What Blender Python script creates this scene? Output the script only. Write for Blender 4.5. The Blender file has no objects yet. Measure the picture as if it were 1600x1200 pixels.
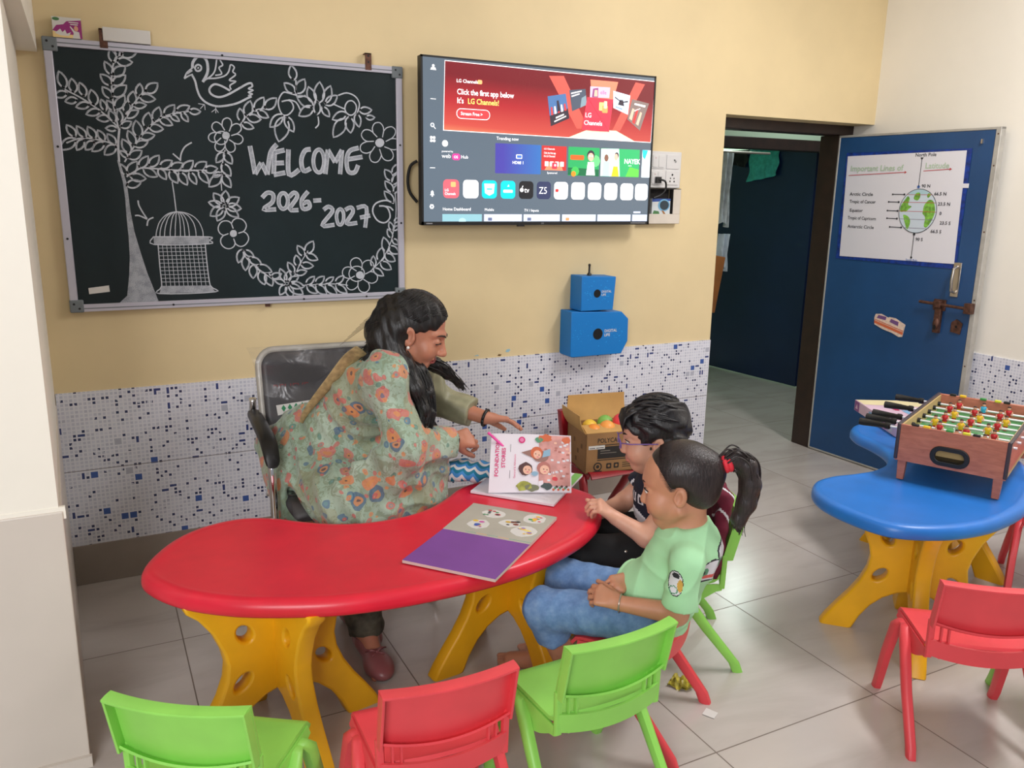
import bpy, math, random
import numpy as np
from mathutils import Vector, Matrix
SC = bpy.context.scene
COL = SC.collection
R = math.radians
random.seed(7)

# ------------------------------------------------------------------ camera
cam_d = bpy.data.cameras.new('camera')
cam = bpy.data.objects.new('camera', cam_d)
COL.objects.link(cam)
cam_d.sensor_width = 36.0
cam_d.lens = 1290.12 / 1600 * 36.0
PITCH, ROLL, YAW = 0.229513, 0.016977, 0.475374
_F = Vector((math.sin(YAW) * math.cos(PITCH), math.cos(YAW) * math.cos(PITCH), -math.sin(PITCH)))
_Rr = Vector((math.cos(YAW), -math.sin(YAW), 0))
_U = _Rr.cross(_F)
_R2 = _Rr * math.cos(ROLL) + _U * math.sin(ROLL)
_U2 = -_Rr * math.sin(ROLL) + _U * math.cos(ROLL)
_m = Matrix((_R2, _U2, -_F)).transposed().to_4x4()
_m.translation = Vector((0, -3.227, 1.45))
cam.matrix_world = _m
cam_d.clip_start = 0.05
SC.camera = cam

# ------------------------------------------------------------------ world, lights, exposure
w = bpy.data.worlds.new('world'); SC.world = w; w.use_nodes = True
w.node_tree.nodes['Background'].inputs[0].default_value = (0.92, 0.95, 1.0, 1)
w.node_tree.nodes['Background'].inputs[1].default_value = 0.27
SC.view_settings.view_transform = 'Standard'
SC.view_settings.look = 'None'
SC.view_settings.gamma = 1.0
SC.view_settings.use_curve_mapping = False
SC.view_settings.exposure = 0.08

def area(name, loc, target, sx, sy, power, col):
    l = bpy.data.lights.new(name, 'AREA'); l.shape = 'RECTANGLE'; l.size = sx; l.size_y = sy
    l.energy = power; l.color = col
    o = bpy.data.objects.new(name, l); COL.objects.link(o); o.location = loc
    o.rotation_euler = (Vector(target) - Vector(loc)).to_track_quat('-Z', 'Y').to_euler()
    return o
area('ceiling_light', (2.9, -2.1, 2.86), (2.7, -2.0, 0), 1.2, 0.3, 50, (1.0, 0.975, 0.98))
area('ceiling_light', (2.3, -0.75, 2.86), (2.3, -0.75, 0), 0.5, 0.12, 4, (1.0, 0.975, 0.95))
area('daylight', (-1.5, -4.5, 2.0), (0.3, -1.2, 0.7), 1.6, 1.3, 84, (1.0, 0.985, 1.0))
area('corridor_light', (4.4, 0.75, 2.6), (4.3, 0.8, 0), 0.5, 0.3, 9.0, (0.86, 1.0, 0.97))
area('far_room_light', (5.6, 2.6, 2.5), (5.2, 3.1, 1.6), 0.5, 0.3, 26, (0.80, 1.0, 0.92))

# ------------------------------------------------------------------ materials
def lin(c):
    return tuple(((v / 255) / 12.92 if v / 255 <= 0.04045 else ((v / 255 + 0.055) / 1.055) ** 2.4) for v in c)
def rgba(c): return (*lin(c), 1.0)
MATS = {}
class NT:
    def __init__(s, name):
        s.m = bpy.data.materials.new(name); s.m.use_nodes = True
        s.t = s.m.node_tree; s.b = s.t.nodes['Principled BSDF']
    def n(s, typ, **kw):
        x = s.t.nodes.new(typ)
        for k, v in kw.items(): setattr(x, k, v)
        return x
    def l(s, a, b): s.t.links.new(a, b)
    def val(s, sock, v):
        if hasattr(v, 'is_output') or isinstance(v, bpy.types.NodeSocket): s.l(v, sock)
        else: sock.default_value = v
    def math(s, op, a, b=0.0, c=0.0):
        x = s.n('ShaderNodeMath', operation=op); s.val(x.inputs[0], a); s.val(x.inputs[1], b); s.val(x.inputs[2], c); return x.outputs[0]
    def mix(s, f, a, b):
        x = s.n('ShaderNodeMix', data_type='RGBA'); s.val(x.inputs[0], f)
        s.val(x.inputs[6], a); s.val(x.inputs[7], b); return x.outputs[2]
    def pos(s):
        return s.n('ShaderNodeTexCoord').outputs['Object']
    def wpos(s):
        return s.n('ShaderNodeNewGeometry').outputs['Position']
    def noise(s, vec, scale, detail=3, rough=.5, dist=0.0):
        x = s.n('ShaderNodeTexNoise'); s.l(vec, x.inputs['Vector']); x.inputs['Scale'].default_value = scale
        x.inputs['Detail'].default_value = detail; x.inputs['Roughness'].default_value = rough; x.inputs['Distortion'].default_value = dist
        return x.outputs['Fac']
    def ramp(s, f, stops):
        x = s.n('ShaderNodeValToRGB'); s.l(f, x.inputs[0]); e = x.color_ramp.elements
        while len(e) < len(stops): e.new(0.5)
        for i, (p, c) in enumerate(stops): e[i].position = p; e[i].color = c
        return x.outputs[0]
    def bump(s, h, strength=.3, dist=.002):
        x = s.n('ShaderNodeBump'); s.l(h, x.inputs['Height']); x.inputs['Strength'].default_value = strength; x.inputs['Distance'].default_value = dist
        s.l(x.outputs[0], s.b.inputs['Normal'])
    def base(s, v): s.val(s.b.inputs['Base Color'], v)
    def rough(s, v): s.val(s.b.inputs['Roughness'], v)
def mat(name, c, rough=.5, metal=0.0, var=0.0, vscale=8.0, bump=0.0, bscale=60.0, emit=0.0, spec=.5, sss=0.0, coat=0.0):
    if name in MATS: return MATS[name]
    t = NT(name)
    t.base(rgba(c)); t.rough(rough); t.b.inputs['Metallic'].default_value = metal
    t.b.inputs['Specular IOR Level'].default_value = spec
    if coat: t.b.inputs['Coat Weight'].default_value = coat; t.b.inputs['Coat Roughness'].default_value = .15
    if sss:
        t.b.inputs['Subsurface Weight'].default_value = sss; t.b.inputs['Subsurface Radius'].default_value = (.012, .005, .003); t.b.inputs['Subsurface Scale'].default_value = .6
    if var:
        n = t.noise(t.pos(), vscale, 4)
        a = rgba(tuple(max(0, v * (1 - var)) for v in c)); b = rgba(tuple(min(255, v * (1 + var)) for v in c))
        t.base(t.ramp(n, [(.3, a), (.7, b)]))
    if bump: t.bump(t.noise(t.pos(), bscale, 3), bump)
    if emit:
        t.b.inputs['Emission Color'].default_value = rgba(c); t.b.inputs['Emission Strength'].default_value = emit
    MATS[name] = t.m
    return t.m

# ------------------------------------------------------------------ mesh helpers
def link(o, parent=None):
    COL.objects.link(o)
    if parent: o.parent = parent
    return o
def tag(o, label=None, cat=None, group=None, kind=None):
    if label: o['label'] = label
    if cat: o['category'] = cat
    if group: o['group'] = group
    if kind: o['kind'] = kind
    return o
def thing(name, label, cat, loc=(0, 0, 0), rz=0.0, group=None):
    o = bpy.data.objects.new(name, None); link(o); o.location = loc; o.rotation_euler = (0, 0, rz)
    o.empty_display_size = .1
    return tag(o, label, cat, group)
FONT_CACHE = {}
class MB:
    """collects polygons with materials and builds ONE mesh object"""
    def __init__(s): s.v = []; s.f = []; s.fm = []; s.mats = []
    def mi(s, m):
        if m not in s.mats: s.mats.append(m)
        return s.mats.index(m)
    def add(s, V, Fs, m, M=None):
        o = len(s.v); k = s.mi(m)
        for p in V:
            p = Vector(p)
            s.v.append(tuple(M @ p) if M else tuple(p))
        for f in Fs: s.f.append(tuple(i + o for i in f)); s.fm.append(k)
    def box(s, x0, y0, z0, x1, y1, z1, m, M=None):
        V = [(x0, y0, z0), (x1, y0, z0), (x1, y1, z0), (x0, y1, z0), (x0, y0, z1), (x1, y0, z1), (x1, y1, z1), (x0, y1, z1)]
        s.add(V, [(0, 3, 2, 1), (4, 5, 6, 7), (0, 1, 5, 4), (1, 2, 6, 5), (2, 3, 7, 6), (3, 0, 4, 7)], m, M)
    def poly(s, pts, y, m, M=None):
        """flat polygon in the local x-z plane facing -y"""
        s.add([(a, y, b) for a, b in pts], [tuple(range(len(pts)))], m, M)
    def rect(s, x0, z0, x1, z1, y, m, M=None): s.poly([(x0, z0), (x1, z0), (x1, z1), (x0, z1)], y, m, M)
    def rrect(s, x0, z0, x1, z1, r, y, m, M=None): s.poly(rrpts(x0, z0, x1, z1, r), y, m, M)
    def disc(s, cx, cz, rx, y, m, rz=None, n=20, M=None):
        rz = rz or rx
        s.poly([(cx + rx * math.cos(i * 2 * math.pi / n), cz + rz * math.sin(i * 2 * math.pi / n)) for i in range(n)], y, m, M)
    def line(s, pts, wd, y, m, M=None):
        """flat ribbon along a 2-D polyline"""
        P = [Vector(p) for p in pts]; n = len(P); V = []
        for i in range(n):
            d = (P[min(i + 1, n - 1)] - P[max(i - 1, 0)])
            if d.length < 1e-9: d = Vector((1, 0))
            d.normalize(); q = Vector((-d.y, d.x)) * wd / 2
            V += [(P[i].x + q.x, y, P[i].y + q.y), (P[i].x - q.x, y, P[i].y - q.y)]
        s.add(V, [(2 * i + 1, 2 * i + 3, 2 * i + 2, 2 * i) for i in range(n - 1)], m, M)
    def tube(s, pts, rad, m, n=10, cap=True, M=None, flat=None):
        """round tube through 3-D points, radius per point; flat=(w,h) factors"""
        P = [Vector(p) for p in pts]; k = len(P)
        rad = rad if isinstance(rad, (list, tuple)) else [rad] * k
        V = []; up = None
        for i in range(k):
            d = (P[min(i + 1, k - 1)] - P[max(i - 1, 0)])
            if d.length < 1e-9: d = Vector((0, 0, 1))
            d.normalize()
            if up is None:
                up = Vector((0, 0, 1)) if abs(d.z) < .9 else Vector((1, 0, 0))
            a = up - d * up.dot(d)
            if a.length < 1e-6: a = d.orthogonal()
            a.normalize(); up = a; b = d.cross(a)
            fa, fb = flat or (1, 1)
            for j in range(n):
                t = j * 2 * math.pi / n
                V.append(P[i] + a * math.cos(t) * rad[i] * fa + b * math.sin(t) * rad[i] * fb)
        Fs = [(i * n + j, i * n + (j + 1) % n, (i + 1) * n + (j + 1) % n, (i + 1) * n + j) for i in range(k - 1) for j in range(n)]
        if cap: Fs += [tuple(reversed(range(n))), tuple(range((k - 1) * n, k * n))]
        s.add(V, Fs, m, M)
    def loft(s, secs, m, cap=True, M=None):
        """closed sections with equal point counts"""
        n = len(secs[0]); V = [p for q in secs for p in q]
        Fs = [(i * n + j, i * n + (j + 1) % n, (i + 1) * n + (j + 1) % n, (i + 1) * n + j) for i in range(len(secs) - 1) for j in range(n)]
        if cap: Fs += [tuple(reversed(range(n))), tuple(range((len(secs) - 1) * n, len(secs) * n))]
        s.add(V, Fs, m, M)
    def grid(s, fn, nu, nv, m, M=None, th=0.0):
        """sheet fn(u,v)->(point[,normal]); th adds a second side"""
        V = [Vector(fn(i / nu, j / nv)) for j in range(nv + 1) for i in range(nu + 1)]
        W = nu + 1
        Fs = [(j * W + i, j * W + i + 1, (j + 1) * W + i + 1, (j + 1) * W + i) for j in range(nv) for i in range(nu)]
        if th:
            N = []
            for j in range(nv + 1):
                for i in range(W):
                    a = V[j * W + min(i + 1, nu)] - V[j * W + max(i - 1, 0)]; b = V[min(j + 1, nv) * W + i] - V[max(j - 1, 0) * W + i]
                    q = a.cross(b); q.normalize() if q.length > 1e-12 else None; N.append(q)
            B = [V[i] - N[i] * th for i in range(len(V))]; o = len(V)
            F2 = [tuple(i + o for i in reversed(f)) for f in Fs]
            rim = [j for j in range(W)] + [j * W + nu for j in range(1, nv + 1)] + [nv * W + i for i in range(nu - 1, -1, -1)] + [j * W for j in range(nv - 1, 0, -1)]
            F3 = [(rim[(k + 1) % len(rim)], rim[k], rim[k] + o, rim[(k + 1) % len(rim)] + o) for k in range(len(rim))]
            V = V + B; Fs = Fs + F2 + F3
        s.add(V, Fs, m, M)
    def ball(s, c, r, m, n=14, M=None):
        r = r if isinstance(r, (tuple, list)) else (r, r, r); V = []; Fs = []
        h = n // 2
        V.append((c[0], c[1], c[2] + r[2]))
        for i in range(1, h):
            t = math.pi * i / h
            for j in range(n):
                p = 2 * math.pi * j / n
                V.append((c[0] + r[0] * math.sin(t) * math.cos(p), c[1] + r[1] * math.sin(t) * math.sin(p), c[2] + r[2] * math.cos(t)))
        V.append((c[0], c[1], c[2] - r[2])); L = len(V) - 1
        for j in range(n): Fs.append((0, 1 + j, 1 + (j + 1) % n)); Fs.append((L, 1 + (h - 2) * n + (j + 1) % n, 1 + (h - 2) * n + j))
        for i in range(h - 2):
            for j in range(n): a = 1 + i * n; Fs.append((a + j, a + n + j, a + n + (j + 1) % n, a + (j + 1) % n))
        s.add(V, Fs, m, M)
    def text(s, txt, x, z, size, y, m, bold=0.0, M=None, align='LEFT', sx=1.0):
        """letters lying in the local x-z plane, cap height = size"""
        cu = bpy.data.curves.new('t', 'FONT'); cu.body = txt; cu.size = size * 1.42; cu.align_x = align; cu.offset = bold * size; cu.resolution_u = 2
        o = bpy.data.objects.new('t', cu); COL.objects.link(o)
        me = bpy.data.meshes.new_from_object(o.evaluated_get(bpy.context.evaluated_depsgraph_get()))
        s.add([(x + v.co.x * sx, y, z + v.co.y) for v in me.vertices], [tuple(p.vertices) for p in me.polygons], m, M)
        bpy.data.objects.remove(o); bpy.data.curves.remove(cu); bpy.data.meshes.remove(me)
    def panel(s, outlines, depth, m, M=None, bevel=0.0):
        """2-D outlines (first is the rim, the rest holes) in x-z extruded along y, centred"""
        cu = bpy.data.curves.new('p', 'CURVE'); cu.dimensions = '2D'; cu.fill_mode = 'BOTH'; cu.extrude = depth / 2 - bevel; cu.bevel_depth = bevel; cu.bevel_resolution = 1
        for pts in outlines:
            sp = cu.splines.new('POLY'); sp.points.add(len(pts) - 1); sp.use_cyclic_u = True
            for i, q in enumerate(pts): sp.points[i].co = (q[0], q[1], 0, 1)
        o = bpy.data.objects.new('p', cu); COL.objects.link(o)
        me = bpy.data.meshes.new_from_object(o.evaluated_get(bpy.context.evaluated_depsgraph_get()))
        s.add([(v.co.x, -v.co.z, v.co.y) for v in me.vertices], [tuple(p.vertices) for p in me.polygons], m, M)
        bpy.data.objects.remove(o); bpy.data.curves.remove(cu); bpy.data.meshes.remove(me)
    def build(s, name, parent=None, bevel=0.0, smooth=True, seg=2, sub=0, weld=True, angle=40):
        me = bpy.data.meshes.new(name); me.from_pydata(s.v, [], s.f)
        for m in s.mats: me.materials.append(m)
        me.polygons.foreach_set('material_index', s.fm)
        if smooth:
            me.polygons.foreach_set('use_smooth', [True] * len(s.f))
            me.update()
            try: me.set_sharp_from_angle(angle=R(angle))
            except Exception: pass
        me.update()
        o = bpy.data.objects.new(name, me); link(o, parent)
        if bevel:
            b = o.modifiers.new('bevel', 'BEVEL'); b.width = bevel; b.segments = seg; b.limit_method = 'ANGLE'; b.angle_limit = R(40); b.harden_normals = False
        if sub:
            b = o.modifiers.new('sub', 'SUBSURF'); b.levels = sub; b.render_levels = sub
        return o
def rrpts(x0, z0, x1, z1, r, n=5):
    out = []
    for cx, cz, a0 in ((x1 - r, z0 + r, -90), (x1 - r, z1 - r, 0), (x0 + r, z1 - r, 90), (x0 + r, z0 + r, 180)):
        for i in range(n + 1):
            a = R(a0 + 90 * i / n); out.append((cx + r * math.cos(a), cz + r * math.sin(a)))
    return out
def copy_thing(root, name=None):
    c = root.copy(); COL.objects.link(c)
    def rec(src, dst):
        for ch in src.children:
            d = ch.copy(); COL.objects.link(d); d.parent = dst; rec(ch, d)
    rec(root, c)
    return c
def smooth_pts(pts, n=6, closed=True):
    """Catmull-Rom through 2-D/3-D points"""
    P = [np.array(p, float) for p in pts]; k = len(P); out = []
    rng = range(k) if closed else range(k - 1)
    for i in rng:
        if closed: p0, p1, p2, p3 = P[(i - 1) % k], P[i], P[(i + 1) % k], P[(i + 2) % k]
        else: p0, p1, p2, p3 = P[max(i - 1, 0)], P[i], P[i + 1], P[min(i + 2, k - 1)]
        for j in range(n):
            t = j / n
            out.append(tuple(.5 * ((2 * p1) + (-p0 + p2) * t + (2 * p0 - 5 * p1 + 4 * p2 - p3) * t * t + (-p0 + 3 * p1 - 3 * p2 + p3) * t ** 3)))
    if not closed: out.append(tuple(P[-1]))
    return out
def struct(name, mb, parent=None, bevel=0.0, smooth=False):
    o = mb.build(name, parent, bevel=bevel, smooth=smooth)
    if not parent: o['kind'] = 'structure'
    return o

# ------------------------------------------------------------------ room materials
def wall_mat(name, c, stain=.04):
    t = NT(name); p = t.wpos()
    n = t.noise(p, 1.3, 5, .6); n2 = t.noise(p, 60, 3)
    a = rgba(tuple(v * (1 - stain) for v in c)); b = rgba(tuple(min(255, v * (1 + stain)) for v in c))
    t.base(t.ramp(n, [(.35, a), (.65, b)])); t.rough(.55); t.bump(n2, .06, .002)
    return t.m
YELLOW = wall_mat('yellow_wall_paint', (223, 202, 157), .025)
CREAM = wall_mat('cream_wall_paint', (238, 233, 221), .015)
CEIL = mat('ceiling_paint', (235, 233, 226), .8)
DARKWOOD = mat('dark_brown_wood', (45, 28, 22), .4, var=.15, vscale=14)
GREENROOM = mat('pale_green_wall', (196, 214, 190), .7)

def floor_mat():
    t = NT('polished_floor_tile'); p = t.wpos()
    sep = t.n('ShaderNodeSeparateXYZ'); t.l(p, sep.inputs[0])
    def seam(v, o, wd):
        f = t.math('FRACT', t.math('DIVIDE', t.math('SUBTRACT', v, o), .604))
        return t.math('LESS_THAN', t.math('MINIMUM', f, t.math('SUBTRACT', 1.0, f)), wd)
    g = t.math('MAXIMUM', seam(sep.outputs[0], .172, .0032), seam(sep.outputs[1], -.565, .0032))
    cx = t.math('FLOOR', t.math('DIVIDE', t.math('SUBTRACT', sep.outputs[0], .172), .604))
    cy = t.math('FLOOR', t.math('DIVIDE', t.math('SUBTRACT', sep.outputs[1], -.565), .604))
    # streaky vein pattern, shifted per tile
    cmb = t.n('ShaderNodeCombineXYZ'); t.l(t.math('ADD', t.math('MULTIPLY', sep.outputs[0], .75), t.math('MULTIPLY', cx, 3.7)), cmb.inputs[0])
    t.l(t.math('ADD', sep.outputs[1], t.math('MULTIPLY', cy, 2.3)), cmb.inputs[1])
    mp = t.n('ShaderNodeMapping'); t.l(cmb.outputs[0], mp.inputs[0]); mp.inputs['Rotation'].default_value = (0, 0, R(38)); mp.inputs['Scale'].default_value = (.8, 2.2, 1)
    n = t.noise(mp.outputs[0], 3.0, 5, .55, .6); n2 = t.noise(p, 1.1, 3)
    base = t.ramp(n, [(.30, rgba((180, 172, 166))), (.5, rgba((193, 186, 181))), (.72, rgba((198, 192, 187)))])
    base = t.mix(t.math('MULTIPLY', n2, .25), base, rgba((182, 172, 163)))
    t.base(t.mix(g, base, rgba((116, 105, 96))))
    t.rough(t.math('ADD', t.math('MULTIPLY', g, .4), .22))
    t.b.inputs['Specular IOR Level'].default_value = .6
    return t.m
FLOOR = floor_mat()

def mosaic_mat(name, ax):
    """small square mosaic: pale cells, scattered navy cells, dashes and larger blue squares"""
    t = NT(name); p = t.wpos(); C = .0145
    sep = t.n('ShaderNodeSeparateXYZ'); t.l(p, sep.inputs[0])
    U = t.math('DIVIDE', sep.outputs[ax], C); V = t.math('DIVIDE', sep.outputs[2], C)
    def layer(su, sv, seed, dens, gu, gv):
        u = t.math('DIVIDE', U, su); v = t.math('DIVIDE', V, sv)
        fu, fv = t.math('FRACT', u), t.math('FRACT', v)
        cm = t.n('ShaderNodeCombineXYZ'); t.l(t.math('FLOOR', u), cm.inputs[0]); t.l(t.math('FLOOR', v), cm.inputs[1]); cm.inputs[2].default_value = seed
        wn = t.n('ShaderNodeTexWhiteNoise', noise_dimensions='3D'); t.l(cm.outputs[0], wn.inputs[0])
        def inside(f, g): return t.math('LESS_THAN', t.math('ABSOLUTE', t.math('SUBTRACT', f, .5)), g)
        ins = t.math('MULTIPLY', inside(fu, gu), inside(fv, gv))
        return ins, wn.outputs['Value'], t.math('MULTIPLY', ins, t.math('LESS_THAN', wn.outputs['Value'], dens)), wn
    cell, r1, navy, w1 = layer(1, 1, 1.5, .15, .33, .33)
    grout = rgba((224, 224, 231)); pale = t.mix(r1, rgba((188, 190, 204)), rgba((214, 215, 226)))
    col = t.mix(cell, grout, pale)
    # clusters: navy dots gather where a coarse noise is high
    cl = t.math('GREATER_THAN', t.noise(p, 26, 1), .455)
    col = t.mix(t.math('MULTIPLY', navy, cl), col, rgba((44, 52, 92)))
    _, _, dash, _ = layer(2, 1, 7.5, .014, .40, .30); col = t.mix(dash, col, rgba((52, 66, 120)))
    _, _, dash2, _ = layer(1, 2, 9.5, .011, .30, .40); col = t.mix(dash2, col, rgba((52, 66, 120)))
    _, _, sq, _ = layer(2, 2, 3.5, .022, .40, .40); col = t.mix(sq, col, rgba((62, 92, 160)))
    _, _, sg, _ = layer(2, 2, 5.5, .014, .40, .40); col = t.mix(sg, col, rgba((178, 180, 192)))
    # joints of the 0.3 x 0.29 m printed tiles
    jt = t.math('LESS_THAN', t.math('ABSOLUTE', t.math('SUBTRACT', sep.outputs[2], .441)), .0012)
    col = t.mix(jt, col, rgba((120, 112, 108)))
    t.base(col); t.rough(.28)
    return t.m
MOS_X = mosaic_mat('blue_mosaic_tile', 0)
MOS_Y = mosaic_mat('blue_mosaic_tile_side', 1)
SKIRT = mat('skirting_tile', (150, 138, 128), .3, var=.05, vscale=5)
CLAD = mat('pillar_cladding_tile', (205, 196, 186), .3, var=.02, vscale=3)

# ------------------------------------------------------------------ shell
b = MB(); b.box(-3, -6.5, -.1, 7, 4, 0, FLOOR); struct('floor', b)
b = MB(); b.box(-3, -4.6, 2.9, 7, 4, 3.0, CEIL); struct('ceiling', b)
b = MB(); b.box(-.2, 0, 0, 2.789, .13, 2.9, YELLOW); b.box(2.789, 0, 1.826, 3.81, .13, 2.9, YELLOW); struct('wall_back', b)
b = MB(); b.box(3.81, -6.0, 0, 3.95, .26, 2.9, CREAM); struct('wall_right', b)
b = MB()
b.add([(-.112, -1.098, .69), (-.142, 0, .69), (-2.6, 0, .69), (-2.6, -1.098, .69), (-.112, -1.098, 2.9), (-.142, 0, 2.9), (-2.6, 0, 2.9), (-2.6, -1.098, 2.9)],
      [(0, 3, 2, 1), (4, 5, 6, 7), (0, 1, 5, 4), (1, 2, 6, 5), (2, 3, 7, 6), (3, 0, 4, 7)], CREAM)
b.box(-2.6, -1.10, .67, -.098, -1.09, .70, CREAM)
struct('wall_left', b)
b = MB()
b.add([(-.104, -1.106, 0), (-.139, 0, 0), (-2.6, 0, 0), (-2.6, -1.106, 0), (-.104, -1.106, .69), (-.139, 0, .69), (-2.6, 0, .69), (-2.6, -1.106, .69)],
      [(0, 3, 2, 1), (4, 5, 6, 7), (0, 1, 5, 4), (1, 2, 6, 5), (2, 3, 7, 6), (3, 0, 4, 7)], CLAD)
struct('trim_1', b, bevel=.003)
b = MB(); b.box(-2, -1.04, 1.862, -.082, 0, 2.9, CREAM); struct('wall_beam', b)
b = MB(); b.box(-2.6, -1.118, 0, -.1, -1.1055, .03, CLAD); struct('baseboard_left', b)
b = MB(); b.box(-.1395, -.008, .155, 2.787, 0, .731, MOS_X); struct('wall_back_tiles', b)
b = MB(); b.box(3.802, -6, .155, 3.81, -.02, .722, MOS_Y); struct('wall_right_tiles', b)
b = MB(); b.box(-.139, -.010, 0, 2.787, 0, .155, SKIRT); struct('baseboard_back', b, bevel=.002)
b = MB(); b.box(3.8, -6, 0, 3.81, .12, .155, SKIRT); struct('baseboard_right', b, bevel=.002)
# doorway frame, corridor and second doorway
b = MB(); b.box(2.789, .132, 1.775, 3.81, .24, 1.838, DARKWOOD); b.box(3.702, .132, 0, 3.81, .262, 1.776, DARKWOOD)
b.box(2.70, .135, 0, 2.80, .24, 1.80, DARKWOOD); struct('trim_2', b, bevel=.004)
b = MB(); b.box(2.4, .5, 0, 2.5, 3.3, 2.9, GREENROOM); b.box(6.2, .26, 0, 6.3, 3.3, 2.9, GREENROOM); b.box(2.4, 3.3, 0, 6.3, 3.4, 2.9, GREENROOM)
b.box(2.5, 1.2, 1.83, 6.2, 1.3, 2.9, GREENROOM); b.box(4.96, 1.2, 0, 6.2, 1.3, 2.9, GREENROOM); b.box(2.5, 1.2, 0, 3.65, 1.3, 1.9, GREENROOM); struct('wall_corridor', b)
b = MB(); b.box(3.65, 1.18, 1.755, 4.96, 1.31, 1.83, DARKWOOD); b.box(4.84, 1.18, 0, 4.96, 1.31, 1.76, DARKWOOD); b.box(3.65, 1.18, 0, 3.73, 1.31, 1.76, DARKWOOD); struct('trim_3', b, bevel=.004)

# ------------------------------------------------------------------ doors
def blue_mat(name, c):
    t = NT(name); p = t.pos(); n = t.noise(p, 2.2, 4, .6)
    t.base(t.ramp(n, [(.3, rgba(tuple(v * .86 for v in c))), (.7, rgba(c))])); t.rough(.33); t.bump(t.noise(p, 140, 2), .05, .001)
    return t.m
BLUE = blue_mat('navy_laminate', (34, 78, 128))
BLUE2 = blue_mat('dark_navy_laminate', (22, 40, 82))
ALU = mat('grey_aluminium', (178, 175, 168), .45, .25, var=.06, vscale=20)
STEEL = mat('brushed_steel', (190, 182, 172), .28, .9)
RUST = mat('rusty_iron', (92, 62, 50), .55, .5, var=.25, vscale=60)
def front_door():
    dx, dy = .045, -.91
    rz = math.atan2(dy, dx)
    t = bpy.data.objects.new('door_1', None); link(t); t.location = (3.70, .128, 0); t.rotation_euler = (0, 0, rz)
    t['kind'] = 'structure'
    L, H = .885, 1.772
    b = MB(); b.box(.006, .002, .012, L - .022, .032, H - .006, BLUE); b.build('door_leaf', t, smooth=False)
    b = MB(); b.box(0, -.001, .004, .010, .034, H, ALU); b.box(0, -.001, H - .012, L, .034, H, ALU); b.box(0, -.001, .004, L, .034, .014, ALU)
    b.box(L - .024, -.002, .004, L, .035, H, ALU)
    for z in (.05, .35, .66, .98, 1.3, 1.6, 1.74): b.disc(L - .012, z, .004, -.0026, RUST, n=10)
    b.build('edge_trim', t, bevel=.002)
    b = MB()   # pull handle
    b.box(.748, -.004, .985, .788, .002, 1.150, STEEL)
    b.tube([(.768, -.002, 1.005), (.768, -.03, 1.015), (.768, -.036, 1.06), (.768, -.03, 1.12), (.768, -.002, 1.132)], .007, STEEL, 10)
    b.build('pull_handle', t, bevel=.002)
    b = MB()   # sliding bolt
    b.tube([(.606, -.022, .945), (.875, -.022, .938)], .0075, RUST, 10)
    b.box(.672, -.006, .91, .735, .002, .965, RUST); b.box(.685, -.03, .926, .722, -.002, .958, RUST)
    b.box(.690, -.018, .80, .722, .002, .925, RUST); b.ball((.706, -.016, .845), (.018, .012, .03), RUST, 12); b.disc(.706, .828, .008, -.0285, mat('black_hole', (8, 8, 8), .9), rz=.013, n=12)
    b.box(.845, -.034, .915, .880, .0, .965, RUST)
    b.build('sliding_bolt', t, bevel=.002)
    b = MB(); b.add([(.775, -.004, .815), (.825, -.004, .808), (.832, -.004, .862), (.800, -.004, .880), (.776, -.004, .862), (.775, .002, .815), (.825, .002, .808), (.832, .002, .862), (.800, .002, .880), (.776, .002, .862)],
      [(4, 3, 2, 1, 0), (5, 6, 7, 8, 9), (0, 1, 6, 5), (1, 2, 7, 6), (2, 3, 8, 7), (3, 4, 9, 8), (4, 0, 5, 9)], RUST); b.disc(.803, .843, .006, -.0046, MATS['black_hole'], n=10); b.build('keyhole_plate', t, bevel=.001)
    b = MB(); b.box(.80, -.008, 1.70, .806, .002, 1.72, STEEL); b.build('nail', t)
    return t
DOOR = front_door()
def door_decal(name, label, cat):
    o = thing(name, label, cat, (3.70, .128, 0), math.atan2(-.91, .045)); return o
INKK = mat('black_ink', (38, 38, 44), .8); INKR = mat('red_ink', (190, 60, 66), .8); INKG = mat('faded_green_ink', (178, 200, 172), .8)
PAPER = mat('white_paper', (226, 224, 230), .75, bump=.1, bscale=14)
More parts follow.
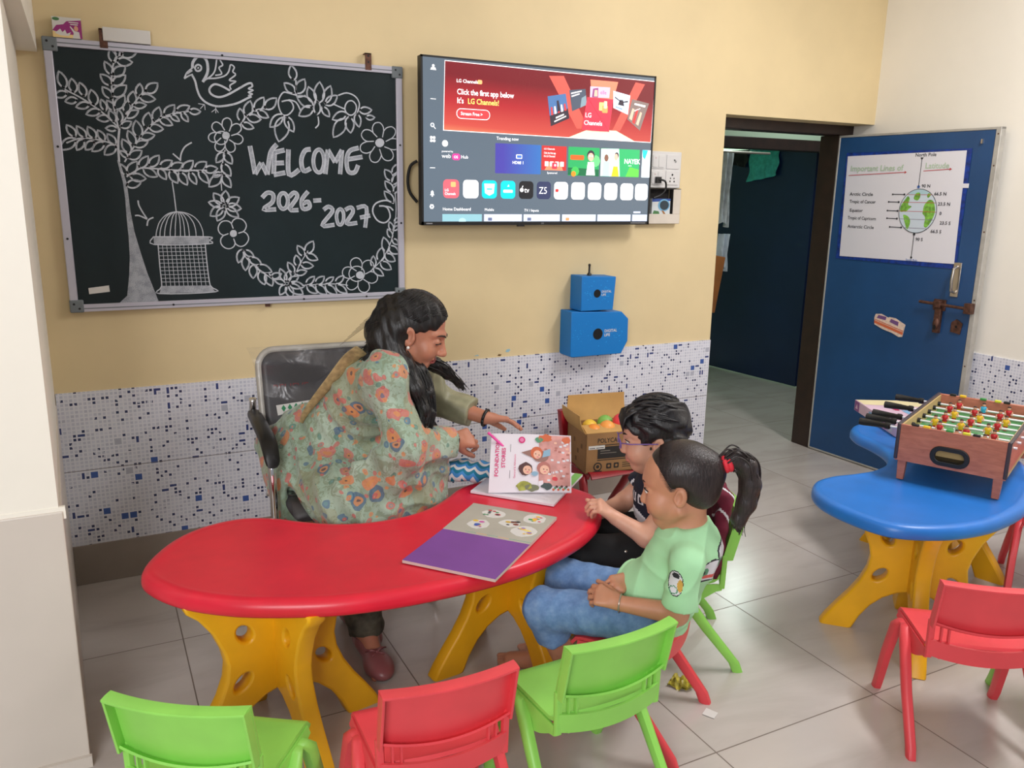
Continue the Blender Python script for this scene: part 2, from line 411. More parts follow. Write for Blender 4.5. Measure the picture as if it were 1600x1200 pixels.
def poster():
    t = door_decal('latitude_poster', 'white hand-drawn globe and latitude poster taped to the open blue door', 'poster')
    b = MB(); b.grid(lambda u, v: (.060 + .700 * u, -.0012, 1.118 + .562 * v), 6, 6, mat('navy_crepe_border', (20, 52, 130), .4, var=.3, vscale=40), th=.0008); b.build('border', t)
    b = MB()
    def P(u, v, y=-.0022):
        x = .085 - .014 * v + (.664 + .0 * v) * u; z = 1.132 + .010 * u + .530 * v
        return x, z
    def sheet(u, v):
        x, z = P(u, v); return (x, -.0036 - .0010 * math.sin(7 * u) * math.sin(5 * v), z)
    b.grid(sheet, 12, 10, PAPER, th=.0005); b.box(.735, -.0045, 1.50, .768, -.002, 1.52, PAPER); b.build('paper', t)
    y = -.0052
    b = MB()
    cx, cz, rx, rz = .521, 1.386, .101, .106
    b.disc(cx, cz, rx + .003, y + .0003, INKK, rz + .003, 40); b.disc(cx, cz, rx, y + .0002, mat('pale_blue_wash', (206, 218, 228), .8), rz, 40)
    b.poly([(cx + math.cos(a) * rx * .99, cz + math.sin(a) * rz * .99) for a in [R(48 + 84 * i / 12) for i in range(13)]], y + .0001, mat('polar_blue_wash', (176, 208, 216), .8))
    G = mat('green_crayon', (120, 176, 66), .8, var=.2, vscale=60)
    for blob in ([(-.094, -.005), (-.097, .02), (-.075, .055), (-.062, .072), (-.05, .058), (-.055, .03), (-.035, .022), (-.05, .008), (-.062, -.004), (-.075, -.004)], [(-.075, -.02), (-.05, -.026), (-.034, -.045), (-.034, -.07), (-.045, -.092), (-.062, -.06), (-.072, -.035)], [(.030, .0), (.034, .03), (.055, .055), (.078, .05), (.092, .02), (.094, -.01), (.08, -.05), (.06, -.078), (.045, -.07), (.046, -.03), (.030, -.012)], [(-.028, .06), (-.02, .085), (0, .09), (.006, .07), (-.006, .052)], [(.05, .065), (.062, .08), (.05, .088), (.042, .076)]):
        b.poly([(cx + p, cz + q) for p, q in smooth_pts(blob, 4)], y, G)
    for k, (z, wd, x0, x1) in enumerate(((1.466, .068, .371, .438), (1.428, .092, .353, .411), (1.384, .101, .351, .410), (1.345, .094, .354, .412), (1.302, .066, .376, .442))):
        b.line([(cx - wd, z), (cx + wd, z)], .0022, y - .0002, INKR if k in (0, 1, 2) else mat('violet_grey_ink', (130, 120, 140), .8))
        b.line([(x0, z), (x1, z)], .0038, y, INKK); b.disc(x0, z, .0045, y, INKK, n=8); b.disc(x1, z, .0055, y, INKK, n=8)
    b.line([(.511, 1.502), (.511, 1.640)], .003, y, INKK); b.poly([(.502, 1.645), (.511, 1.632), (.520, 1.645)], y, INKK); b.disc(.511, 1.504, .008, y, MATS['blue_ink2'] if 'blue_ink2' in MATS else mat('blue_ink2', (60, 100, 170), .8), n=8)
    b.line([(.519, 1.272), (.519, 1.156)], .003, y, INKK); b.disc(.519, 1.272, .007, y, INKK, n=8); b.disc(.519, 1.156, .006, y, INKK, n=8)
    b.build('globe_drawing', t)
    def hand(s, x, z, size, m, part='handwritten_label', sx=.95):
        b = MB(); b.text(s, x, z, size, y, m, .02, sx=sx); b.build(part, t)
    BLI = mat('blue_ink', (70, 110, 180), .8)
    hand('North Pole', .472, 1.650, .0165, INKK, sx=1.05); hand('South Pole', .490, 1.1375, .011, BLI)
    hand('Important Lines of', .098, 1.584, .029, INKG, 'title_writing', 1.02); hand('Latitude', .533, 1.592, .027, INKG, 'title_writing', 1.0)
    for a in ([(.091, 1.562), (.424, 1.575)], [(.527, 1.580), (.663, 1.587)]):
        b = MB(); b.line(a, .0032, y, INKR); b.poly([(a[1][0], a[1][1] + .007), (a[1][0] + .012, a[1][1]), (a[1][0], a[1][1] - .007)], y, INKR); b.build('underline', t)
    for s, x, z, sx in (('Arctic Circle', .110, 1.463, 1.18), ('Tropic of Cancer', .114, 1.424, .98), ('Equator', .120, 1.378, 1.10), ('Tropic of Capricorn', .113, 1.338, .92), ('Antarctic Circle', .118, 1.293, 1.08)): hand(s, x, z - .006, .0165, INKK, sx=sx)
    for s, x, z in (('90 N', .527, 1.503), ('66.5 N', .600, 1.466), ('23.5 N', .626, 1.418), ('0', .640, 1.373), ('23.5 S', .648, 1.328), ('66.5 S', .606, 1.286), ('90 S', .530, 1.243)): hand(s, x, z - .002, .0155, INKK, sx=1.05)
poster()
def torn_sticker():
    t = door_decal('torn_sticker', 'small torn red and white paper label stuck low on the blue door', 'sticker')
    W_ = mat('torn_paper', (222, 196, 178), .7, var=.1, vscale=60)
    b = MB(); out = [(.350, .790), (.345, .826), (.352, .846), (.385, .850), (.428, .835), (.433, .840), (.470, .838), (.530, .812), (.520, .748), (.500, .745), (.46, .76), (.40, .772)]
    b.add([(x, -.0012, z) for x, z in out] + [(x, .002, z) for x, z in out], [tuple(range(12))] + [(i, i + 12, (i + 1) % 12 + 12, (i + 1) % 12) for i in range(12)], W_)
    R_ = mat('orange_red_print', (206, 104, 66), .6); V_ = mat('violet_print', (116, 78, 130), .6)
    y = -.0018
    b.poly([(.348, .798), (.522, .758), (.524, .772), (.348, .812)], y, R_); b.poly([(.350, .815), (.524, .776), (.525, .780), (.350, .819)], y, R_)
    b.poly([(.36, .826), (.415, .820), (.418, .838), (.37, .843)], y, V_); b.poly([(.44, .815), (.49, .80), (.492, .822), (.445, .832)], y, V_)
    b.build('printed_label', t)
torn_sticker()
# second door beyond the corridor
t = bpy.data.objects.new('door_2', None); link(t); t['kind'] = 'structure'; t.location = (4.835, 1.32, 0); t.rotation_euler = (0, 0, math.atan2(.95, -.09))
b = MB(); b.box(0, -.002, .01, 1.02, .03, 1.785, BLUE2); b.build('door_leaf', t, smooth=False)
b = MB(); b.tube([(.90, .03, 1.0), (.90, .07, 1.0), (.80, .075, 1.0)], .008, STEEL); b.build('door_handle', t)
def cloth_hang(name, label, pts, m, off, dep=.03, cat='cloth', label_m=None):
    """cloth folded over the top edge of the second door: front fall in door coordinates"""
    t = thing(name, label, cat, (4.835, 1.32, 0), math.atan2(.95, -.09))
    b = MB(); x0, x1, zt, zb0, zb1 = pts
    def fn(u, v):
        x = x0 + (x1 - x0) * u + .01 * math.sin(9 * v + 5 * u); zb = zb0 + (zb1 - zb0) * u
        z = zt + (zb - zt) * v; y = .036 + off + .012 * (1 + math.sin(17 * u + 2 * v)) * v
        return (x, y, z)
    b.grid(fn, 14, 10, m, th=.004)
    b.grid(lambda u, v: (x0 + (x1 - x0) * u, -.012 - off + (.06 + 2 * off) * v, zt + .006 * math.sin(math.pi * v)), 8, 4, m, th=-.004)
    b.build('fabric', t)
TEAL = mat('teal_towel', (70, 176, 172), .9, var=.12, vscale=30, bump=.5, bscale=400)
cloth_hang('hanging_towel', 'teal towel hanging over the top of the far dark door', (.33, .62, 1.79, 1.60, 1.55), TEAL, .008)
cloth_hang('hanging_cloth', 'black cloth beside the teal towel over the far door', (.64, .88, 1.79, 1.66, 1.70), mat('black_cloth', (28, 26, 32), .9), .004)
def drape(name, label, x, y, z0, z1, wd, m, cat):
    t = thing(name, label, cat, (x, y, z0)); b = MB()
    b.grid(lambda u, v: (wd * (u - .5) * (1 - .25 * v), .02 * math.sin(14 * u + 3 * v), -(z0 - z1) * v + .02 * math.sin(5 * u) * v), 16, 10, m, th=.006); b.build('fabric', t)
drape('hanging_shirt', 'pale grey shirt hanging just inside the doorway behind the yellow wall', 3.705, 1.02, 1.71, 1.262, .10, mat('pale_grey_cloth', (188, 196, 200), .9, var=.1, vscale=20), 'shirt')
drape('hanging_cloth', 'small pale cloth hanging below the grey shirt inside the doorway', 3.735, 1.03, 1.20, .975, .09, mat('pale_blue_cloth', (176, 190, 200), .9, var=.1), 'cloth')
b = MB(); b.box(-.10, -.015, -.37, .05, .015, 0, mat('brown_board', (150, 92, 40), .7, var=.08), M=Matrix.Rotation(R(9), 4, 'Y'))
o = b.build('brown_bag', None, bevel=.006); o.location = (3.675, 1.0, 1.06); tag(o, 'flat brown bag hanging inside the doorway beside the jamb', 'bag')
b = MB(); b.tube([(3.66, 1.06, 1.72), (4.1, 1.06, 1.72)], .008, STEEL); b.tube([(3.66, 1.18, 1.72), (3.66, 1.06, 1.72)], .008, STEEL)
o = b.build('clothes_rail', None); tag(o, 'thin metal clothes rail inside the doorway holding the shirt', 'rail')

CHALK_LEAVES={'chalk_tree':[(51,736,39,787),(56,722,18,709),(77,724,73,767),(83,703,48,694),(108,715,96,756),(119,691,78,678),(135,688,128,736),(150,672,106,657),(166,672,155,707),(177,648,136,646),(191,638,177,673),(195,616,161,615),(193,674,172,705),(189,713,162,747),(191,756,160,787),(196,788,176,828),(206,827,196,868),(219,850,216,874),(197,678,228,724),(192,720,236,757),(195,756,236,789),(199,785,237,818),(213,831,260,832),(228,850,279,872),(209,639,205,678),(227,669,237,709),(246,695,256,739),(271,725,279,765),(209,621,242,640),(225,654,267,678),(253,692,293,698),(274,722,323,718),(296,738,334,771),(68,585,45,620),(99,583,74,618),(127,581,107,618),(154,575,136,608),(187,565,164,597),(67,578,19,541),(90,576,68,541),(121,572,94,543),(152,569,113,539),(187,561,150,529),(222,522,199,544),(230,537,209,582),(246,564,229,611),(262,590,256,645),(289,621,298,673),(316,644,333,693),(349,664,383,703),(388,681,432,702),(225,519,267,546),(246,560,289,578),(266,590,312,600),(296,625,341,621),(331,656,372,636),(368,669,395,650),(404,678,424,650),(430,684,467,686),(217,467,249,510),(255,489,286,529),(288,494,321,532),(321,491,362,516),(355,485,397,508),(395,482,431,518),(436,485,476,515),(468,486,512,494),(224,459,273,453),(267,485,310,461),(316,487,338,452),(353,481,375,440),(382,477,406,434),(416,478,437,437),(448,483,478,442),(210,428,257,442),(213,463,196,500)],'chalk_wreath':[(529,368,536,416),(534,365,581,392),(535,361,586,353),(533,357,575,323),(525,355,500,309),(522,358,477,327),(521,363,474,375),(524,367,493,407),(735,81,716,130),(739,79,749,120),(743,77,785,99),(746,72,805,59),(745,69,799,30),(740,67,757,17),(734,69,711,31),(732,75,693,88),(606,659,601,704),(623,678,639,732),(654,698,687,747),(690,707,732,747),(605,651,646,639),(625,674,673,670),(662,698,700,678),(537,550,509,514),(539,550,563,511),(528,510,556,468),(523,470,479,429),(528,470,554,428),(522,479,495,465),(580,205,565,156),(588,200,622,178),(592,181,589,127),(605,171,648,149),(618,147,615,97),(632,142,685,119),(642,123,656,72),(663,113,684,66),(681,98,720,111),(768,114,746,154),(786,138,778,180),(810,177,785,216),(818,186,846,232),(775,109,817,118),(796,143,843,137),(817,181,861,161),(813,66,846,97),(850,67,884,96),(888,69,921,92),(928,67,962,96),(815,61,854,32),(850,62,891,26),(887,61,932,24),(928,60,973,28),(1083,126,1084,171),(1110,148,1119,203),(1143,185,1128,244),(1163,241,1145,276),(1166,271,1153,304),(1083,121,1125,91),(1113,145,1158,116),(1132,175,1175,149),(1149,206,1191,179),(1165,236,1189,215),(1171,271,1192,290),(1174,301,1192,321),(1169,465,1138,506),(1171,421,1138,462),(1173,381,1134,423),(1172,489,1189,527),(1172,450,1188,490),(1176,416,1190,451),(798,814,790,864),(800,770,762,801),(807,768,837,820),(751,691,704,645),(758,684,733,595),(761,685,789,632),(887,739,892,814),(869,738,850,794),(865,727,806,758),(865,724,811,690),(879,698,880,749),(898,726,925,693),(909,740,933,803),(912,734,957,770),(990,710,936,683),(984,689,938,619),(999,697,1005,638),(1029,709,1039,661),(1041,720,1090,726),(1067,697,1101,699)]}
CHALK_STROKES={'chalk_tree':[(5,[202,617,164,658,108,701,50,732]),(5,[200,620,191,692,193,781,210,842,235,854]),(5,[206,624,233,662,265,714,297,741]),(5,[193,558,154,573,90,581,39,563]),(5,[210,507,250,568,300,629,357,667,430,685]),(5,[431,580,407,564,393,539,389,516]),(5,[366,540,388,520]),(7,[193,507,195,565,203,617]),(5,[212,458,242,478,271,489,362,484,476,486]),(5,[242,379,243,364,252,342,266,316]),(5,[228,327,242,327,266,315]),(5,[264,292,270,312,287,321]),(0,[187,513,199,441,202,385,201,320,202,255,200,184,193,122,181,50,146,18,283,21,268,74,252,129,236,201,222,272,215,342,213,394,211,437,196,505])],'chalk_birdcage':[(5,[357,444,360,405,363,341]),(4,[366,341,350,339,336,334,324,326,313,315,304,302,298,287,293,271,290,254]),(4,[366,341,353,339,342,334,331,326,323,315,315,302,309,287,305,271,303,254]),(4,[366,341,356,339,348,334,340,326,333,315,328,302,323,287,320,271,318,254]),(4,[366,341,361,339,356,334,351,326,347,315,344,302,341,287,338,271,337,254]),(4,[366,341,364,339,363,334,361,326,360,315,358,302,356,287,355,271,353,253]),(4,[366,341,369,339,370,334,372,326,373,315,373,302,373,287,372,270,371,253]),(4,[366,341,372,339,376,334,380,326,383,315,385,302,386,287,386,270,386,253]),(4,[366,341,375,339,383,334,389,326,394,315,398,302,400,287,401,270,401,253]),(4,[366,341,381,339,392,334,403,326,411,315,418,302,422,287,424,270,424,253]),(4,[366,341,386,339,402,334,417,326,429,315,438,302,444,287,448,270,448,253]),(0,[282,254,466,252,469,240,466,227,282,227]),(0,[296,80,459,76,478,52,286,53]),(5,[295,227,295,155,296,80,286,53,478,52,461,76,455,151,453,227]),(5,[282,254,466,252,469,240,466,227,282,227,282,254]),(2.5,[309,227,311,79]),(2.5,[295,214,454,214]),(2.5,[323,227,326,79]),(2.5,[295,201,455,200]),(2.5,[337,227,340,78]),(2.5,[295,187,455,187]),(2.5,[351,226,355,78]),(2.5,[295,174,456,173]),(2.5,[366,226,370,77]),(2.5,[295,161,457,159]),(2.5,[380,226,385,77]),(2.5,[295,147,458,145]),(2.5,[395,226,400,76]),(2.5,[296,134,458,132]),(2.5,[409,226,415,76]),(2.5,[296,120,459,118]),(2.5,[424,225,431,75]),(2.5,[296,107,460,104]),(2.5,[438,225,446,75]),(2.5,[296,94,461,90])],'chalk_bird':[(9,[450,829,453,848,468,866,482,869,497,859,501,835,497,813,481,785]),(5,[421,792,431,812,450,829]),(5,[421,792,436,802,450,808]),(5,[431,808,449,821]),(5,[480,786,510,807,525,829,535,874,545,859,551,846,538,836,546,817,524,810]),(5,[488,797,527,801,556,811,570,826,578,849,590,842,584,827,593,817,570,797,593,795,572,780,575,766]),(5,[649,781,634,773,651,769,633,760,648,756,633,749,644,747]),(7,[448,804,456,786,461,758,470,734,490,716,521,707,557,711,595,722,629,740,644,747]),(7,[571,762,543,776,519,780,502,764,506,747,530,738,560,747,601,771,631,789,646,792,649,781]),(2.5,[481,711,467,695]),(2.5,[482,710,461,712]),(2.5,[482,710,483,692]),(2.5,[519,705,518,683]),(2.5,[519,698,504,686]),(2.5,[519,698,527,685]),(6,[480,831,478,827,476,824,472,821,468,820,464,820,461,822,459,826,458,830,460,834,462,837,466,840,470,841,474,840,477,838,479,835,480,831]),(0,[472,831,471,829,470,828,468,827,466,828,466,830,467,832,468,833,470,834,472,832])],'chalk_wreath':[(4,[583,616,595,613,603,607,606,600,605,593,601,587,594,582,584,581,572,585]),(4,[572,586,558,595]),(4,[573,586,577,574,577,564,573,557,567,553,559,551,552,554,546,561,542,573]),(4,[543,573,543,591]),(4,[544,573,537,562,529,555,521,553,514,555,510,560,508,567,510,577,517,588]),(4,[518,588,531,600]),(4,[518,587,506,584,496,586,490,591,488,597,489,604,494,611,503,616,515,618]),(4,[515,617,532,616]),(4,[515,617,506,625,502,633,503,641,506,647,513,652,520,653,529,649,538,641]),(4,[537,640,545,626]),(4,[536,640,538,653,542,662,549,667,556,669,563,667,568,661,570,652,568,639]),(4,[567,640,560,623]),(4,[566,640,577,648,587,651,595,649,600,645,602,638,601,630,594,622,583,614]),(4,[583,615,566,609]),(0,[561,609,559,602,554,597,547,595,540,597,536,601,535,608,537,615,542,620,549,622,555,620,560,616]),(4,[554,601,551,592,546,584,538,579,530,577,521,578,514,583,510,590,508,599,511,607,516,615,524,620,532,622,541,621,548,616,552,609,554,601]),(4,[1165,624,1183,624,1195,619,1202,611,1203,602,1199,593,1191,586,1177,582,1160,584]),(4,[1160,585,1138,592]),(4,[1161,585,1171,572,1174,560,1171,550,1164,543,1154,540,1143,541,1132,548,1124,562]),(4,[1125,562,1118,583]),(4,[1126,562,1120,547,1111,536,1101,532,1092,533,1084,537,1079,546,1078,558,1085,574]),(4,[1086,573,1100,592]),(4,[1086,573,1070,566,1057,566,1047,570,1042,577,1041,586,1045,596,1056,604,1072,610]),(4,[1072,609,1096,611]),(4,[1072,608,1057,615,1049,625,1047,634,1051,643,1058,650,1068,653,1081,651,1095,643]),(4,[1094,642,1110,627]),(4,[1094,642,1091,657,1095,670,1102,678,1111,681,1121,681,1129,675,1135,665,1137,649]),(4,[1136,649,1131,627]),(4,[1135,649,1147,662,1159,667,1170,668,1179,663,1184,656,1184,646,1178,634,1166,622]),(4,[1165,623,1144,612]),(0,[1138,607,1135,598,1128,592,1119,589,1110,591,1104,597,1101,605,1104,614,1111,620,1120,623,1129,621,1136,615]),(4,[587,271,599,264,606,252,606,240,600,229,591,220,579,216,567,219,556,229]),(4,[558,229,553,245]),(4,[559,229,552,216,540,209,528,209,518,214,510,223,507,235,510,247,520,258]),(4,[520,257,536,263]),(4,[520,256,508,263,502,274,502,286,507,297,516,306,528,309,540,307,550,298]),(4,[549,297,554,281]),(4,[548,297,555,310,566,317,579,317,589,313,597,304,601,292,597,279,588,268]),(4,[587,269,571,264]),(0,[566,263,564,256,559,252,553,250,546,252,542,257,541,263,543,270,548,275,554,276,561,275,565,270]),(4,[1068,110,1083,107,1094,100,1099,90,1099,80,1095,71,1086,65,1073,63,1058,68]),(4,[1058,68,1041,80]),(4,[1059,69,1065,54,1064,42,1058,33,1049,28,1039,28,1029,32,1021,42,1017,57]),(4,[1018,57,1019,77]),(4,[1019,56,1008,45,997,40,986,40,978,45,972,53,971,64,975,75,987,86]),(4,[987,85,1006,94]),(4,[987,84,972,87,961,94,957,103,957,113,961,122,969,128,982,130,997,126]),(4,[996,125,1014,113]),(4,[996,124,990,138,991,151,997,159,1006,164,1016,165,1026,161,1034,151,1038,136]),(4,[1037,137,1035,116]),(4,[1036,137,1046,149,1058,154,1068,154,1077,149,1083,141,1084,130,1080,119,1068,108]),(4,[1068,109,1049,100]),(0,[1043,96,1041,89,1035,83,1027,81,1019,84,1013,89,1011,97,1013,105,1020,110,1028,112,1036,110,1041,104]),(4,[1046,101,1043,90,1036,80,1026,74,1013,72,1002,75,992,81,985,92,983,103,986,115,993,124,1003,130,1015,132,1027,130,1037,123,1044,113,1046,101]),(3.5,[597,644,618,674,656,702,694,708]),(3.5,[542,559,530,510,522,465,522,416]),(3.5,[580,205,596,171,636,132,690,88]),(3.5,[768,100,799,157,825,196]),(3.5,[796,64,855,65,931,65,977,58]),(3.5,[1179,421,1181,331,1160,231,1126,165,1083,121]),(6,[1173,376,1141,388,1099,376,1085,346,1103,311,1134,301,1156,321,1151,351,1136,365,1112,366]),(6,[1136,365,1157,361,1170,349]),(5,[807,761,779,767,757,768,740,743,739,717,751,691,772,692,791,713,788,733,774,742,750,736]),(5,[775,744,802,737,818,708]),(5,[882,691,883,664,870,649]),(5,[961,771,994,782,1027,771,1042,745,1033,713]),(5,[938,740,974,727,985,724]),(5,[805,814,806,758,838,763]),(5,[1030,730,1028,721,1024,713,1018,707,1011,703,1003,703,996,706,990,711,986,719,985,727,987,736,991,744,997,751,1004,754,1012,755,1019,752,1025,746,1029,739,1030,730])],'chalk_lettering':[(26,[629,576,636,527,642,477]),(26,[642,477,667,518]),(26,[667,518,686,476]),(26,[686,476,698,542,709,567,726,585]),(26,[716,556,709,479]),(26,[716,556,753,566]),(26,[715,518,749,520]),(26,[709,476,752,485]),(26,[767,569,765,478,804,497]),(26,[850,572,828,566,813,532,820,493,847,503]),(26,[902,483,915,573]),(26,[915,573,941,527]),(26,[941,527,969,574]),(26,[969,574,959,484]),(26,[1035,584,999,571,986,537,992,495,1017,493,1031,520]),(26,[991,540,1049,551]),(22,[899,531,897,516,893,504,888,494,881,489,874,489,867,494,862,503,859,515,858,530,860,544,864,557,870,566,877,571,884,572,890,567,895,558,898,545,899,531]),(22,[757,382,755,372,752,363,747,357,741,353,735,353,730,357,726,363,723,372,723,382,724,392,727,400,732,407,738,410,744,410,749,407,753,401,756,392,757,382]),(20,[968,324,967,313,964,304,960,297,956,294,951,294,946,297,943,304,941,313,940,323,941,334,944,343,948,349,953,353,958,353,962,350,966,343,968,334,968,324]),(24,[663,393,683,411,703,405,699,377,666,351,712,351]),(24,[761,396,781,413,792,397,762,352,795,349]),(24,[834,418,809,387,812,354,837,359,833,380,813,373]),(24,[852,384,883,386]),(24,[890,350,910,362,925,345,883,292,931,294]),(24,[975,350,998,360,1005,341,979,299,1022,301]),(24,[1021,358,1060,360,1053,282]),(24,[1033,321,1075,329])]}

# ------------------------------------------------------------------ blackboard with chalk drawing
def board_mat():
    t = NT('green_black_chalkboard'); n = t.noise(t.pos(), 2.4, 5, .6, .4)
    t.base(t.ramp(n, [(.35, rgba((17, 29, 31))), (.7, rgba((25, 40, 44)))])); t.b.inputs['Specular IOR Level'].default_value = .35; t.rough(.38); return t.m
BOARD = board_mat()
def chalk_mat(name, c, back, dens):
    t = NT(name); p = t.pos(); n = t.noise(p, 420, 3, .7); n2 = t.noise(p, 40, 3)
    f = t.math('GREATER_THAN', t.math('ADD', n, t.math('MULTIPLY', n2, .5)), dens)
    t.base(t.mix(t.math('ADD', t.math('MULTIPLY', f, .45), .5), rgba(back), rgba(c))); t.rough(.95); t.b.inputs['Specular IOR Level'].default_value = .1; return t.m
CHALK = chalk_mat('chalk_line', (196, 200, 208), (70, 82, 86), .64)
CHALKF = chalk_mat('chalk_smear', (176, 180, 188), (84, 94, 102), .74)
FRAME = mat('silver_board_frame', (196, 194, 206), .35, .3); CORNER = mat('grey_plastic_corner', (112, 120, 124), .5)
BLACKP = mat('black_plastic', (18, 18, 19), .45); WHITEC = mat('white_card', (214, 212, 208), .7)
def blackboard():
    t = thing('blackboard', 'dark green blackboard with chalk tree, birdcage, wreath and welcome lettering', 'blackboard', (-.064, 0, 1.018))
    W_, H_ = 1.213, .889
    b = MB(); b.box(.02, -.018, .02, W_ - .02, -.006, H_ - .02, BOARD); b.build('writing_surface', t, smooth=False)
    for x0, z0, x1, z1 in ((0, 0, W_, .026), (0, H_ - .026, W_, H_), (0, .026, .026, H_ - .026), (W_ - .026, .026, W_, H_ - .026)):
        b = MB(); b.box(x0, -.026, z0, x1, -.003, z1, FRAME)
        if x1 - x0 > z1 - z0: b.box(x0 + .03, -.0275, z0 + .010, x1 - .03, -.0255, z0 + .013, CORNER)
        b.build('frame_rail', t, bevel=.003)
    for x in (0, W_ - .04):
        for z in (0, H_ - .04):
            b = MB(); b.box(x - .002, -.029, z - .002, x + .042, -.002, z + .042, CORNER)
            b.disc(x + .012, z + .028, .004, -.0296, BLACKP, n=8); b.disc(x + .028, z + .012, .004, -.0296, BLACKP, n=8)
            b.build('corner_cap', t, bevel=.004)
    for x, z in ((.33, .012), (.8, .012), (1.05, .012), (.55, H_ - .012), (.013, .55), (.013, .25), (W_ - .013, .6), (W_ - .013, .3)): b = MB(); b.tube([(x, -.0255, z), (x, -.0282, z)], .004, BLACKP, 8); b.build('screw', t)
    for x, mm in ((.178, RUST), (1.078, RUST)):
        b = MB(); b.box(x - .012, -.028, H_ - .02, x + .012, -.024, H_ + .04, mm); b.disc(x, H_ + .03, .004, -.0288, BLACKP, n=8); b.disc(x, H_ + .008, .004, -.0288, BLACKP, n=8); b.box(x - .012, -.028, H_ + .036, x + .012, 0, H_ + .040, mm)
        b.build('hinge_bracket', t)
    b = MB(); b.box(.655, -.022, -.012, .672, -.010, .002, RUST); b.build('bottom_clip', t)
    b = MB(); b.add([(.062, -.0195, .060), (.127, -.0195, .066), (.126, -.0195, .088), (.061, -.0195, .081)], [(0, 1, 2, 3)], WHITEC); b.build('paper_label', t)
    rg = random.Random(3)
    for g in ('chalk_tree', 'chalk_birdcage', 'chalk_bird', 'chalk_wreath', 'chalk_lettering'):
        b = MB(); k = 0
        for wd, fl in CHALK_STROKES.get(g, []):
            pts = [(fl[i] / 1000, fl[i + 1] / 1000) for i in range(0, len(fl), 2)]
            k += 1; y = -.0186 - .00002 * (k % 25)
            if wd == 0: b.poly(pts, y, CHALKF if len(pts) > 10 and g == 'chalk_tree' or g == 'chalk_birdcage' else CHALK)
            else:
                if len(pts) > 2: pts = smooth_pts(pts, 4, False)
                wide = wd / 1000 * (1.0 if g != 'chalk_birdcage' else .75)
                if g == 'chalk_lettering':
                    wide = wd / 1000 * .62
                    b.line(pts, wide, y, CHALKF)
                    for q in (-1, 1):
                        P = [Vector(p) for p in pts]; N = len(P); off = []
                        for i in range(N):
                            d = (P[min(i + 1, N - 1)] - P[max(i - 1, 0)]); d.normalize(); off.append((P[i].x - q * d.y * wide * .42, P[i].y + q * d.x * wide * .42))
                        b.line(off, .0034, y - .0002, CHALK)
                else: b.line(pts, wide, y, CHALK)
        for x0, z0, x1, z1 in CHALK_LEAVES.get(g, []):
            a = Vector((x0, z0)) / 1000; c = Vector((x1, z1)) / 1000; d = c - a; n = Vector((-d.y, d.x)); k += 1
            y = -.0186 - .00002 * (k % 25); wr = .27 * rg.uniform(.85, 1.1); out = []
            for i in range(17):
                s = i / 8
                if s <= 1: q, sg = s, 1
                else: q, sg = 2 - s, -1
                wv = math.sin(math.pi * q ** .85) ** .8 * wr
                pt = a + d * q + n * wv * sg; out.append((pt.x, pt.y))
            b.line(out + [out[1]], .0058, y, CHALK)
            b.line([(p[0] + rg.uniform(-.0015, .0015), p[1] + .0012) for p in out[3:13]], .0040, y - .00001, CHALKF)
        b.build(g, t)
blackboard()
# things standing on the board
t = thing('carton', 'small magenta and white carton standing on the blackboard top', 'carton', (.0105, -.018, 1.908))
MAG = mat('magenta_print', (150, 40, 118), .5); b = MB(); b.box(-.042, -.014, 0, .042, .014, .062, WHITEC); b.build('box', t, bevel=.001)
b = MB(); y = -.0146
b.poly([(-.042, .02), (-.03, .036), (-.01, .040), (.0, .050), (.042, .056), (.042, .0), (.028, .0), (.0, .012), (-.02, .014)], y, MAG)
b.poly([(-.042, .0), (.03, .0), (.02, .010), (-.02, .012), (-.042, .018)], y - .0001, mat('cream_yellow_print', (236, 206, 140), .5))
b.poly([(-.036, .012), (-.02, .026), (-.014, .016), (-.006, .024), (-.002, .012), (.010, .018), (.004, .006), (-.02, .006)], y - .0002, WHITEC)
b.disc(.026, .030, .006, y - .0002, mat('print_skin', (214, 160, 130), .6), rz=.008); b.poly([(.014, .0), (.036, .0), (.034, .020), (.022, .022), (.010, .036), (.008, .034), (.018, .016)], y - .0002, WHITEC)
b.disc(-.03, .055, .010, y - .0002, mat('green_print', (70, 120, 70), .5), rz=.005); b.rect(.006, .046, .034, .049, y - .0003, WHITEC); b.rect(.010, .040, .032, .043, y - .0003, WHITEC); b.build('printed_front', t)
b = MB(); b.box(0, -.032, 0, .145, -.004, .043, WHITEC); o = b.build('white_box', None, bevel=.002); o.location = (.113, 0, 1.9095); tag(o, 'long plain white box lying on the blackboard top rail', 'box')

